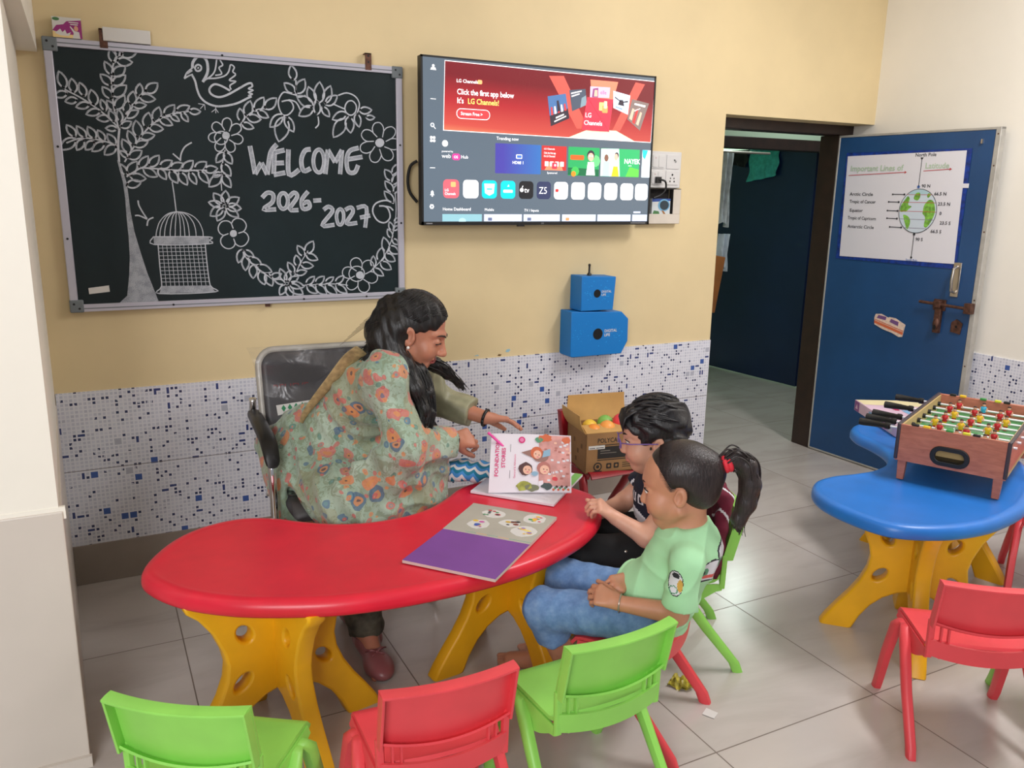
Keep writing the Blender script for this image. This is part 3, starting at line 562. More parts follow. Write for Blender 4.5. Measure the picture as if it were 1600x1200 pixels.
# ------------------------------------------------------------------ television
def tv():
    t = thing('television', 'wall-mounted flat television showing a red banner and rows of app icons', 'television', (1.195, -.10, 1.312))
    W_, H_ = 1.098, .637
    b = MB(); b.box(0, 0, 0, W_, .035, H_, BLACKP); b.box(.2, .03, .12, W_ - .2, .055, H_ - .15, BLACKP); b.build('housing', t, bevel=.004)
    b = MB(); b.box(.40, .05, .2, .70, .0995, .48, mat('dark_metal', (40, 40, 42), .5, .6)); b.build('wall_mount', t)
    b = MB(); b.box(.43, -.002, -.006, .46, .012, .002, BLACKP); b.build('sensor', t)
    b = MB()
    for x0, z0, x1, z1 in ((0, 0, W_, .014), (0, H_ - .007, W_, H_), (0, 0, .008, H_), (W_ - .008, 0, W_, H_)): b.box(x0, -.004, z0, x1, .002, z1, BLACKP)
    b.rect(.018, .005, .044, .009, -.0046, mat('grey_print', (150, 150, 155), .6)); b.text('LG', W_ / 2 - .01, .004, .007, -.0046, MATS['grey_print'], .02); b.rect(W_ - .10, .006, W_ - .02, .009, -.0046, MATS['grey_print'])
    b.build('bezel', t)
    def E(name, c, e=1.0): return mat('screen_' + name, c, .25, emit=e)
    def glow(name, stops, axis, size, e=.8):
        if 'screen_' + name in MATS: return MATS['screen_' + name]
        q = NT('screen_' + name); s = q.n('ShaderNodeSeparateXYZ'); q.l(q.pos(), s.inputs[0])
        v = q.math('ADD', q.math('DIVIDE', s.outputs[0], size[0]), q.math('DIVIDE', s.outputs[2], size[1])); v = q.math('ADD', v, axis)
        c = q.ramp(v, [(p, rgba(k)) for p, k in stops]); q.base((0, 0, 0, 1)); q.l(c, q.b.inputs['Emission Color']); q.b.inputs['Emission Strength'].default_value = e + .2; q.rough(.2); MATS['screen_' + name] = q.m; return q.m
    WH = E('white', (250, 250, 252), 1.0)
    b = MB(); b.rect(.008, .014, W_ - .008, H_ - .007, -.001, glow('slate', [(0, (112, 126, 140)), (.5, (108, 120, 132)), (1, (154, 168, 180))], -.35, (4, .9), .8)); b.build('screen_panel', t)
    b = MB(); y = -.0015
    b.poly([(.092, .364), (1.088, .357), (1.093, .617), (.099, .624)], y, E('frame_white', (235, 225, 225)))
    RB = glow('banner_red', [(0, (252, 150, 110)), (.12, (236, 96, 84)), (.45, (206, 56, 62)), (.8, (140, 40, 48))], -1.35, (6, .27), .8)
    y -= .0004; b.poly([(.095, .367), (1.086, .360), (1.091, .614), (.101, .621)], y, RB)
    y -= .0004
    BE = E('beam', (224, 128, 100), .9); BE2 = E('beam_dim', (196, 84, 74), .9); GL = E('base_glow', (255, 224, 190), .8)
    b.poly([(.66, .362), (1.0, .360), (.90, .40), (.76, .40)], y, GL)
    b.poly([(.76, .40), (.70, .40), (.56, .60), (.63, .605)], y, BE2); b.poly([(.88, .40), (.92, .40), (1.04, .60), (.99, .605)], y, BE2); b.poly([(.78, .42), (.85, .42), (.90, .60), (.76, .60)], y, BE)
    b.build('banner', t)
    b = MB(); y = -.003
    b.text('LG Channels', .148, .547, .0125, y, WH, .02); b.rrect(.238, .546, .258, .562, .005, y, E('orange', (246, 170, 110)))
    b.build('banner_logo', t); b = MB()
    b.text('Click the first app below', .150, .503, .0205, y, WH, .022, sx=.86); b.text("It's", .150, .470, .0205, y, WH, .022, sx=.86); b.text('LG Channels!', .196, .470, .0205, y, E('yellow', (246, 236, 120), .8), .022, sx=.86)
    b.build('banner_headline', t); b = MB()
    b.rrect(.148, .412, .294, .451, .019, y + .0004, WH); b.rrect(.1505, .4145, .2915, .4485, .0165, y, E('pill_red', (206, 62, 66))); b.text('Stream Free >', .166, .426, .0125, y - .0004, WH, .02, sx=.92)
    b.build('banner_button', t)
    # poster cards on the banner
    cards = [([(574, 403), (662, 439), (641, 536), (555, 520)], (70, 104, 150)), ([(675, 468), (746, 498), (737, 561), (658, 551)], (70, 78, 92)), ([(760, 529), (857, 532), (860, 575), (760, 573)], (236, 172, 196)), ([(880, 493), (957, 469), (965, 549), (876, 563)], (200, 214, 228)), ([(955, 450), (1024, 406), (1066, 522), (975, 535)], (120, 104, 100))]
    for i, (q, c) in enumerate(cards):
        b = MB(); P = [(a / 1000, z / 1000) for a, z in q]
        def uv(u, v): 
            x = (P[0][0] * (1 - u) + P[1][0] * u) * (1 - v) + (P[3][0] * (1 - u) + P[2][0] * u) * v
            z = (P[0][1] * (1 - u) + P[1][1] * u) * (1 - v) + (P[3][1] * (1 - u) + P[2][1] * u) * v
            return x, z
        def sh(pts, m, k): b.poly([uv(u, v) for u, v in pts], -.0032 - .0003 * k, m)
        sh([(0, 0), (1, 0), (1, 1), (0, 1)], E('card_%d' % i, c), 0)
        D = E('card_dark', (52, 44, 54)); Lw = E('card_light', (232, 226, 226), .7); RD = E('card_red', (196, 60, 60)); SK = E('card_skin', (222, 172, 150))
        if i == 0:
            sh([(0, 0), (1, 0), (1, .4), (0, .35)], D, 1)
            for k in range(5): sh([(.08 + .18 * k, .35), (.20 + .18 * k, .35), (.18 + .18 * k, .62), (.1 + .18 * k, .62)], Lw if k % 2 else RD, 2)
            sh([(.42, .4), (.6, .4), (.56, .8), (.46, .8)], D, 3); sh([(.3, .18), (.75, .2), (.75, .26), (.3, .24)], Lw, 3); sh([(.2, .08), (.85, .11), (.85, .16), (.2, .13)], Lw, 3)
        elif i == 1:
            sh([(.08, .8), (.75, .86), (.75, .93), (.08, .87)], Lw, 1); sh([(.08, .66), (.6, .72), (.6, .79), (.08, .73)], Lw, 1); sh([(.55, 0), (1, 0), (1, .6), (.7, .5)], E('card_slate', (120, 140, 150)), 1)
        elif i == 2:
            sh([(.1, 0), (.42, 0), (.4, .9), (.14, .8)], E('card_plum', (130, 70, 120)), 1); sh([(.2, .1), (.38, .1), (.36, .7), (.22, .7)], SK, 2); b.text('elle', .81, .545, .016, -.0042, E('card_magenta', (190, 90, 140)))
        elif i == 3:
            sh([(.3, .3), (.7, .35), (.6, .65), (.4, .6)], D, 1); sh([(.1, .62), (.45, .5), (.45, .56), (.1, .7)], D, 1); sh([(.9, .62), (.6, .5), (.6, .56), (.9, .7)], D, 1); sh([(.15, .1), (.6, .12), (.6, .18), (.15, .16)], E('card_blue', (110, 140, 190)), 1)
        else:
            sh([(.2, .78), (.85, .82), (.85, .9), (.2, .86)], Lw, 1); sh([(.1, .1), (.3, .1), (.28, .6), (.15, .6)], SK, 1); sh([(.35, .05), (.55, .05), (.52, .65), (.4, .65)], RD, 1); sh([(.62, .1), (.8, .1), (.78, .6), (.66, .6)], SK, 1); sh([(.3, .5), (.6, .7), (.6, .74), (.3, .56)], Lw, 2)
        b.build('poster_card', t)
    b = MB(); b.poly([(x, z) for x, z in smooth_pts([(.727, .410), (.735, .396), (.853, .394), (.862, .404), (.875, .516), (.868, .527), (.755, .528), (.745, .520)], 3)], -.0050, E('app_red', (206, 54, 72)))
    b.text('LG', .738, .448, .0185, -.0055, WH, .01); b.text('Channels', .733, .417, .0185, -.0055, WH, .01, sx=.95)
    for x0, z0, x1, z1, c in ((.806, .478, .834, .512, (250, 196, 120)), (.822, .470, .850, .500, (246, 150, 90)), (.83, .488, .846, .518, (255, 226, 170))): b.rrect(x0, z0, x1, z1, .004, -.0054 - (x0 - .8) * .01, E('tile_%d' % int(x0 * 1000), c))
    b.build('app_card', t)
    # menu column
    b = MB(); y = -.002
    b.disc(.052, .600, .0055, y, WH, n=12); b.poly([(.040, .585), (.064, .585), (.060, .594), (.044, .594)], y, WH)
    b.rect(.040, .478, .062, .4805, y, WH); b.rect(.036, .2205, .058, .223, y, WH)
    b.disc(.047, .383, .008, y, WH, n=16); b.disc(.047, .383, .0052, y - .0003, E('slate_dot', (108, 120, 132)), n=16); b.line([(.053, .377), (.060, .369)], .003, y, WH)
    for a in (0, 1):
        for c in (0, 1): b.rrect(.037 + a * .012, .319 + c * .012, .047 + a * .012, .329 + c * .012, .003, y, WH)
    b.poly([(.036, .117), (.054, .117), (.051, .122), (.050, .131), (.045, .136), (.040, .131), (.039, .122)], y, WH); b.disc(.045, .114, .003, y, WH, n=8)
    b.disc(.043, .073, .010, y, WH, n=6); b.disc(.043, .073, .004, y - .0003, MATS['screen_slate_dot'], n=10)
    b.build('menu_icons', t)
    b = MB(); b.disc(.100, .316, .0125, y, WH, n=18); b.text('powered by', .086, .283, .007, y, WH, .005); b.text('web', .086, .261, .016, y, WH); b.rrect(.130, .254, .165, .279, .010, y, E('pink', (226, 60, 140))); b.text('OS', .137, .261, .010, y - .0003, WH, .02); b.text('Hub', .168, .261, .013, y, WH); b.build('hub_logo', t)
    b = MB(); b.text('Trending now', .324, .339, .0125, y, WH, .006)
    b.text('Home Dashboard', .089, .058, .012, y, WH, .006); b.text('Mobile', .274, .057, .011, y, WH); b.text('TV / Inputs', .457, .055, .011, y, WH); b.rect(1.012, .050, 1.05, .058, y, E('dash_lilac', (190, 198, 220))); b.text('Sponsored', .562, .2115, .008, y, WH, .004); b.build('row_titles', t)
    def tile(name, x0, z0, x1, z1, m, extra=None, r=.002):
        b = MB(); b.rrect(x0, z0, x1, z1, r, -.0015, m)
        if extra: extra(b)
        b.build(name, t)
    def hdmi(b): b.rrect(.415, .268, .443, .285, .003, -.002, WH); b.rrect(.418, .271, .440, .282, .002, -.0023, E('hd', (70, 110, 200))); b.text('HDMI 1', .398, .247, .0115, -.002, WH, .015)
    tile('video_tile', .320, .208, .531, .326, glow('hdmi', [(0, (92, 84, 190)), (1, (64, 150, 224))], -1.45, (.25, 10), .8), hdmi)
    def spon(b):
        b.text('LG Channels', .545, .309, .007, -.002, WH, .01); b.text('Click the first app', .545, .292, .008, -.002, WH, .01, sx=.7); b.text("It's LG Channels!", .545, .279, .008, -.002, WH, .01, sx=.7)
        b.poly([(.55, .226), (.64, .226), (.625, .26), (.57, .26)], -.0018, E('beam2', (244, 130, 96)))
        for k in range(4): b.rrect(.550 + .025 * k, .242, .568 + .025 * k, .262, .002, -.002, E('card_light', (232, 226, 226), .7))
        b.rrect(.585, .232, .610, .258, .004, -.0024, E('app_red', (206, 54, 72))); b.disc(.600, .247, .005, -.0027, WH, n=10)
    tile('video_tile', .535, .226, .655, .325, E('spons_red', (176, 48, 48)), spon)
    def cart(b):
        b.poly([(.664, .209), (.82, .206), (.82, .235), (.664, .24)], -.0018, E('dk_green', (24, 96, 60))); b.disc(.70, .225, .02, -.0019, E('leaf', (60, 170, 80)), n=9); b.disc(.80, .27, .025, -.0017, E('leaf2', (100, 196, 120)), n=9)
        b.rrect(.674, .272, .742, .292, .005, -.002, E('or_sign', (210, 92, 40))); b.disc(.692, .214, .012, -.0021, E('or_fox', (240, 130, 40)), n=8)
        b.disc(.776, .292, .019, -.0022, E('card_dark', (52, 44, 54)), rz=.022); b.disc(.776, .286, .015, -.0024, E('card_skin', (222, 172, 150)), rz=.017); b.poly([(.755, .210), (.800, .210), (.792, .265), (.762, .265)], -.0023, WH)
        b.disc(.770, .290, .003, -.0027, WH, n=8); b.disc(.783, .290, .003, -.0027, WH, n=8)
    tile('video_tile', .664, .207, .820, .325, E('green', (40, 150, 86)), cart)
    def nay(b):
        b.poly([(.828, .208), (.93, .208), (.92, .325), (.828, .323)], -.0017, E('sky_pale', (200, 226, 220))); b.poly([(.96, .208), (1.03, .208), (1.03, .24), (.98, .25)], -.0018, E('leaf3', (90, 190, 70)))
        b.poly([(.838, .208), (.872, .208), (.872, .27), (.842, .27)], -.002, E('shirt_blue', (170, 196, 216))); b.disc(.856, .285, .011, -.0021, E('beard', (120, 84, 70)), rz=.015)
        b.poly([(.885, .208), (.925, .208), (.915, .255), (.895, .255)], -.002, E('yellow_skirt', (244, 190, 40))); b.poly([(.896, .25), (.918, .25), (.914, .28), (.900, .28)], -.0021, E('pale_top', (210, 206, 190))); b.disc(.906, .290, .010, -.0022, E('card_skin', (222, 172, 150)), rz=.014); b.disc(.909, .296, .011, -.00215, E('card_dark', (52, 44, 54)), rz=.014)
        b.text('NAYEK', .950, .264, .0205, -.002, WH, .03, sx=.9); b.rect(.972, .254, .99, .256, -.002, WH)
    tile('video_tile', .828, .207, 1.031, .325, E('green_scene', (46, 160, 96)), nay)
    tile('video_tile', 1.045, .207, 1.090, .325, E('cyan_white', (226, 240, 244), .8), lambda b: b.poly([(1.045, .325), (1.075, .324), (1.06, .285), (1.048, .295)], -.002, E('cyan', (40, 190, 206))))
    IC = [(.126, 'lg'), (.212, 'w'), (.295, 'c'), (.380, 'c2'), (.465, 'tv'), (.549, 'z'), (.633, 'yt'), (.718, 'w'), (.802, 'w'), (.886, 'w'), (.971, 'w'), (1.050, 'w')]
    for i, (x, k) in enumerate(IC):
        b = MB(); c = {'lg': E('app_pink', (236, 92, 104)), 'w': WH, 'c': E('aqua', (20, 200, 214), .8), 'c2': E('aqua', (20, 200, 214), .8), 'tv': E('black', (30, 30, 34)), 'z': E('navy', (48, 54, 84)), 'yt': WH}[k]
        hw = .034; b.rrect(x - hw, .107, min(x + hw, 1.089), .179, .016, -.0016, c)
        if k == 'lg': b.rrect(x - .002, .150, x + .020, .170, .004, -.002, E('orange', (246, 170, 110))); b.text('LG', x - .028, .133, .010, -.002, WH, .01); b.text('Channels', x - .028, .119, .010, -.002, WH, .01, sx=.9)
        if k == 'c': b.poly([(x - .024, .166), (x + .024, .166), (x + .020, .128), (x, .118), (x - .020, .128)], -.002, E('aqua_white', (220, 250, 250), .8)); b.rect(x - .012, .142, x + .012, .147, -.0023, E('aqua', (20, 200, 214), .8))
        if k == 'c2': b.rrect(x - .022, .131, x + .022, .143, .004, -.002, MATS['screen_aqua_white']); b.poly([(x - .004, .155), (x + .006, .155), (x + .003, .165)], -.002, MATS['screen_aqua_white'])
        if k == 'tv': b.disc(x - .021, .143, .0085, -.002, WH, n=12); b.poly([(x - .021, .153), (x - .018, .160), (x - .014, .160), (x - .017, .153)], -.002, WH); b.text('tv', x - .009, .133, .021, -.002, WH, .01)
        if k == 'z': b.text('Z5', x - .024, .129, .028, -.002, WH, -.005, sx=.9)
        if k == 'yt': b.rrect(x - .028, .137, x - .012, .150, .004, -.002, E('yt_red', (226, 50, 50))); b.text('YouTube', x - .010, .139, .008, -.002, E('grey_txt', (120, 120, 124)), sx=.75)
        b.build('app_icon', t)
    for i, (x0, x1) in enumerate(((.088, .262), (.272, .447), (.455, .631), (.642, .813), (.822, .998), (1.007, 1.088))):
        b = MB(); b.rect(x0, .015, x1, .044, -.0016, E('dash_teal', (128, 172, 182)) if i == 0 else E('dash_lilac', (190, 198, 220)))
        if i == 0: b.disc((x0 + x1) / 2, .017, .016, -.002, E('dash_teal2', (160, 196, 204)), rz=.012)
        elif i < 4: b.rrect(x0 + .018, .018, x0 + .036, .030, .002, -.002, E('dash_ink', (90, 100, 130)) if i != 3 else E('dash_or', (236, 140, 90)))
        b.build('dashboard_card', t)
tv()
b = MB(); b.tube(smooth_pts([(1.20, -.045, 1.56), (1.175, -.035, 1.54), (1.165, -.03, 1.49), (1.172, -.03, 1.44), (1.20, -.04, 1.40)], 5, False), .006, BLACKP, 8)
o = b.build('power_cable', None); tag(o, 'black cable looping out behind the left edge of the television', 'cable')

# ------------------------------------------------------------------ switchboard and niche beside the television
SWW = mat('white_switch_plastic', (214, 212, 210), .4); SWG = mat('grey_switch_plastic', (150, 148, 146), .6)  # the grey only colours a round dot on one switch module
t = thing('switchboard', 'white wall switchboard with sockets beside the right edge of the television', 'switchboard', (2.30, 0, 1.475))
b = MB(); b.box(0, -.022, 0, .222, 0, .165, SWW); b.build('plate', t, bevel=.004)
for i, (x, z) in enumerate(((.05, .087), (.05, .015), (.135, .087), (.135, .015))):
    b = MB(); b.box(x, -.0255, z, x + .072, -.02, z + .064, SWW)
    if i in (0, 1): b.box(x + .004, -.028, z + .006, x + .034, -.024, z + .058, SWW); b.box(x + .038, -.028, z + .006, x + .068, -.024, z + .058, SWW); b.disc(x + .02, z + .047, .002, -.0284, INKR, n=8)
    if i == 2: b.disc(x + .05, z + .034, .006, -.0262, SWG, n=10); b.disc(x + .044, z + .040, .004, -.0262, BLACKP, n=8)
    if i == 3:
        for dx, dz, r in ((.036, .046, .005), (.026, .030, .0035), (.046, .030, .0035), (.024, .016, .004), (.048, .016, .004)): b.disc(x + dx, z + dz, r, -.0262, BLACKP, n=10)
    b.build('switch_module' if i != 3 else 'socket', t, bevel=.0015)
b = MB(); b.box(.072, -.042, .022, .098, -.022, .05, BLACKP); b.tube(smooth_pts([(.085, -.04, .038), (.110, -.055, .030), (.118, -.05, -.005), (.098, -.045, -.03), (.06, -.04, -.045)], 5, False), .0045, BLACKP, 8); o = b.build('plug_with_cable', None); o.location = (2.30, 0, 1.475); tag(o, 'black plug with a short cable in the white switchboard', 'plug')
PLAS = mat('white_plaster', (212, 202, 188), .7, var=.03, bump=.2, bscale=40)
t = thing('wall_box', 'open white wall box under the switchboard with dark inside', 'box', (2.30, 0, 1.312))
b = MB(); DK = mat('painted_recess_shade', (22, 16, 14), .9)  # niche shade painted as a dark colour inside a shallow box
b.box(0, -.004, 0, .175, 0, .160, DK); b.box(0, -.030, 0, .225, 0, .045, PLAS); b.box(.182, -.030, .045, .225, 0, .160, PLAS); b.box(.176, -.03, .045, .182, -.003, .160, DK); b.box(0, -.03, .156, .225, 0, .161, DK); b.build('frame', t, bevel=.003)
t = thing('carton', 'small blue and white carton inside the open wall box by the television', 'carton', (2.365, -.018, 1.3571))
b = MB(); b.box(0, -.006, 0, .105, .012, .070, mat('pale_print', (206, 212, 214), .5)); b.build('box', t, bevel=.001)
b = MB(); y = -.0066; b.poly([(0, .055), (.105, .06), (.105, .07), (0, .07)], y, mat('deep_blue_print', (40, 74, 150), .5)); b.disc(.068, .040, .034, y - .0001, mat('aqua_print', (110, 170, 205), .5), rz=.028); b.disc(.070, .040, .026, y - .0002, mat('charcoal_print', (44, 58, 66), .5), rz=.022); b.poly([(.005, .0), (.045, 0), (.04, .012), (.012, .016)], y, MATS['green_print']); b.poly([(.055, .016), (.066, .016), (.08, 0), (.068, 0)], y - .0003, mat('brown_print', (160, 110, 60), .5)); b.rect(.012, .046, .034, .052, y - .0003, WHITEC); b.build('printed_front', t)

# ------------------------------------------------------------------ blue boxes fixed to the wall
BB = mat('bright_blue_card', (0, 118, 196), .5); BBD = mat('blue_card_print', (30, 150, 220), .5); HOLE = mat('hole_black', (12, 12, 14), .9)
def blue_box(name, label, x0, z0, out, hole, hr, tx, tz, ts):
    t = thing(name, label, 'box', (x0, 0, z0))
    b = MB(); n = len(out); V = [(x, -.098, z) for x, z in out] + [(x, 0, z) for x, z in out]
    b.add(V, [tuple(range(n)), tuple(reversed(range(n, 2 * n)))] + [(i, i + n, (i + 1) % n + n, (i + 1) % n) for i in range(n)], BB); b.build('carton', t, bevel=.003)
    b = MB(); b.disc(hole[0], hole[1], hr, -.0985, HOLE, n=24); b.build('round_hole', t)
    b = MB(); b.text('DIGITAL', tx, tz, ts, -.0986, WHITEC, .02); b.text('LIFE', tx, tz - ts * 1.45, ts, -.0986, WHITEC, .02)
    rg = random.Random(5); w_ = max(p[0] for p in out)
    for i in range(70):
        u = rg.uniform(.01, w_ - .03); v = hole[1] + rg.gauss(0, .022)
        if abs(u - hole[0]) < hr + .012 and abs(v - hole[1]) < hr + .01: continue
        s = rg.choice((.002, .003, .004)); b.poly([(u - s, v), (u, v - s * .7), (u + s, v), (u, v + s * .7)], -.0984, BBD)
    M = Matrix.Rotation(R(-90), 4, 'Z')
    b.build('printing', t)
blue_box('blue_carton', 'larger blue carton with cut corners and round hole fixed to the wall', 1.903, .722, [(0, .005), (.012, 0), (.276, 0), (.310, .058), (.308, .162), (.270, .196), (0, .208)], (.143, .100), .026, .178, .106, .013)
blue_box('blue_carton', 'smaller blue carton with round hole on top of the larger one', 1.951, .9302, [(0, 0), (.172, -.0002), (.182, .150), (0, .157)], (.083, .077), .0185, .106, .080, .010)
b = MB(); b.tube([(0, 0, 0), (0, 0, .006), (0, 0, .012), (0, 0, .038), (0, 0, .044)], [.011, .010, .005, .0045, .006], BLACKP, 12); b.ball((0, 0, .046), .006, BLACKP, 10)
o = b.build('black_peg', None); o.location = (2.012, -.06, 1.0865); tag(o, 'small black chess-pawn-like peg standing on the smaller blue carton', 'peg')
# plaster chips on the wall
b = MB(); b.poly([(1.625, .752), (1.64, .75), (1.65, .758), (1.645, .765), (1.63, .762)], -.0006, mat('old_blue_paint', (150, 190, 205), .8)); b.poly([(1.585, .737), (1.60, .735), (1.607, .742), (1.592, .745)], -.0006, mat('brown_chip', (110, 80, 40), .9)); b.poly([(1.47, .745), (1.495, .744), (1.49, .75)], -.0006, MATS['old_blue_paint']); o = b.build('paint_chips', None); tag(o, kind='structure')

# ------------------------------------------------------------------ plastics
def plastic(name, c, rough=.38):
    t = NT(name); n = t.noise(t.pos(), 9, 3)
    t.base(t.ramp(n, [(.3, rgba(tuple(v * .94 for v in c))), (.7, rgba(c))])); t.rough(rough); t.bump(t.noise(t.pos(), 260, 2), .05, .0006)
    t.b.inputs['Subsurface Weight'].default_value = 0.0
    return t.m
P_RED = plastic('red_table_plastic', (224, 34, 58), .33); P_BLUE = plastic('blue_table_plastic', (38, 118, 206), .36); P_YEL = plastic('yellow_leg_plastic', (246, 182, 22), .38)
C_RED = plastic('coral_red_chair_plastic', (230, 72, 80), .42); C_GRN = plastic('lime_green_chair_plastic', (148, 218, 94), .42); C_MAR = plastic('maroon_chair_plastic', (150, 24, 34), .38)

# ------------------------------------------------------------------ kidney tables
KID = [(-.665, -.02), (-.668, .07), (-.60, .197), (-.513, .275), (-.40, .302), (-.302, .268), (-.228, .205), (-.15, .150), (-.07, .120), (0, .114), (.07, .120), (.15, .150), (.228, .205), (.302, .268), (.40, .302), (.513, .275), (.60, .197), (.668, .07), (.665, -.02),
       (.60, -.131), (.505, -.216), (.41, -.270), (.28, -.322), (.14, -.349), (0, -.356), (-.14, -.349), (-.28, -.322), (-.41, -.270), (-.505, -.216), (-.60, -.131)]
def kidney_table(name, label, loc, rz, top_m, peds):
    t = thing(name, label, 'table', loc, rz)
    out = smooth_pts(KID, 4); n = len(out)
    ctr = []
    for i in range(n):
        a = np.array(out[i - 1]); c = np.array(out[(i + 1) % n]); d = c - a; d /= np.linalg.norm(d); ctr.append(np.array((d[1], -d[0])))
    # outline runs clockwise: ctr may point outward or inward, test once
    s = 1 if np.dot(ctr[0], np.array(out[0])) > 0 else -1
    def ring(off, z): return [(out[i][0] + s * ctr[i][0] * off, out[i][1] + s * ctr[i][1] * off, z) for i in range(n)]
    b = MB()
    secs = [ring(-.02, .455), ring(-.006, .456), ring(-.001, .462), ring(0, .472), ring(-.002, .484), ring(-.007, .4935), ring(-.016, .498), ring(-.028, .4995), ring(-.034, .4985), ring(-.042, .4975)]
    if (sum(out[i][0] * out[(i + 1) % n][1] - out[(i + 1) % n][0] * out[i][1] for i in range(n))) < 0: secs = [list(reversed(q)) for q in secs]
    b.loft(secs, top_m, cap=True); b.build('tabletop', t, angle=60)
    for cx, cy, angs in peds:
        p = bpy.data.objects.new('pedestal', None); link(p, t); p.location = (cx, cy, 0)
        for an_ in angs:
            top = [(.004, .455), (.235, .455), (.232, .445), (.205, .42), (.172, .37), (.148, .31), (.140, .27), (.146, .225), (.166, .175), (.196, .125), (.232, .075), (.262, .030), (.276, .004), (.272, 0), (.196, 0), (.186, .006), (.166, .052), (.136, .098), (.098, .135), (.055, .16), (.004, .172)]
            def hole(x, z, rx, rz, an): return [(x + rx * math.cos(q) * math.cos(an) - rz * math.sin(q) * math.sin(an), z + rx * math.cos(q) * math.sin(an) + rz * math.sin(q) * math.cos(an)) for q in [i * 2 * math.pi / 16 for i in range(16)]]
            b = MB(); b.panel([top, hole(.100, .345, .025, .034, -.55), hole(.112, .212, .024, .036, .75)], .048, P_YEL, bevel=.007)
            o = b.build('leg', p, angle=50); o.rotation_euler = (0, 0, R(an_))
    return t
RED_T = kidney_table('kidney_table', 'red kidney-shaped table with yellow legs in front of the seated teacher', (.725, -1.13, 0), 0, P_RED, ((-.358, -.070, (11, 101, 191, -79)), (.378, .034, (186, -84, 6, 96))))
BLUE_T = kidney_table('kidney_table', 'blue kidney-shaped table with yellow legs holding the table football game', (2.65, -1.355, 0), R(32.7), P_BLUE, ((-.350, -.045, (11, 101, 191, -79)), (.350, -.06, (-17, 73, 163, -107))))

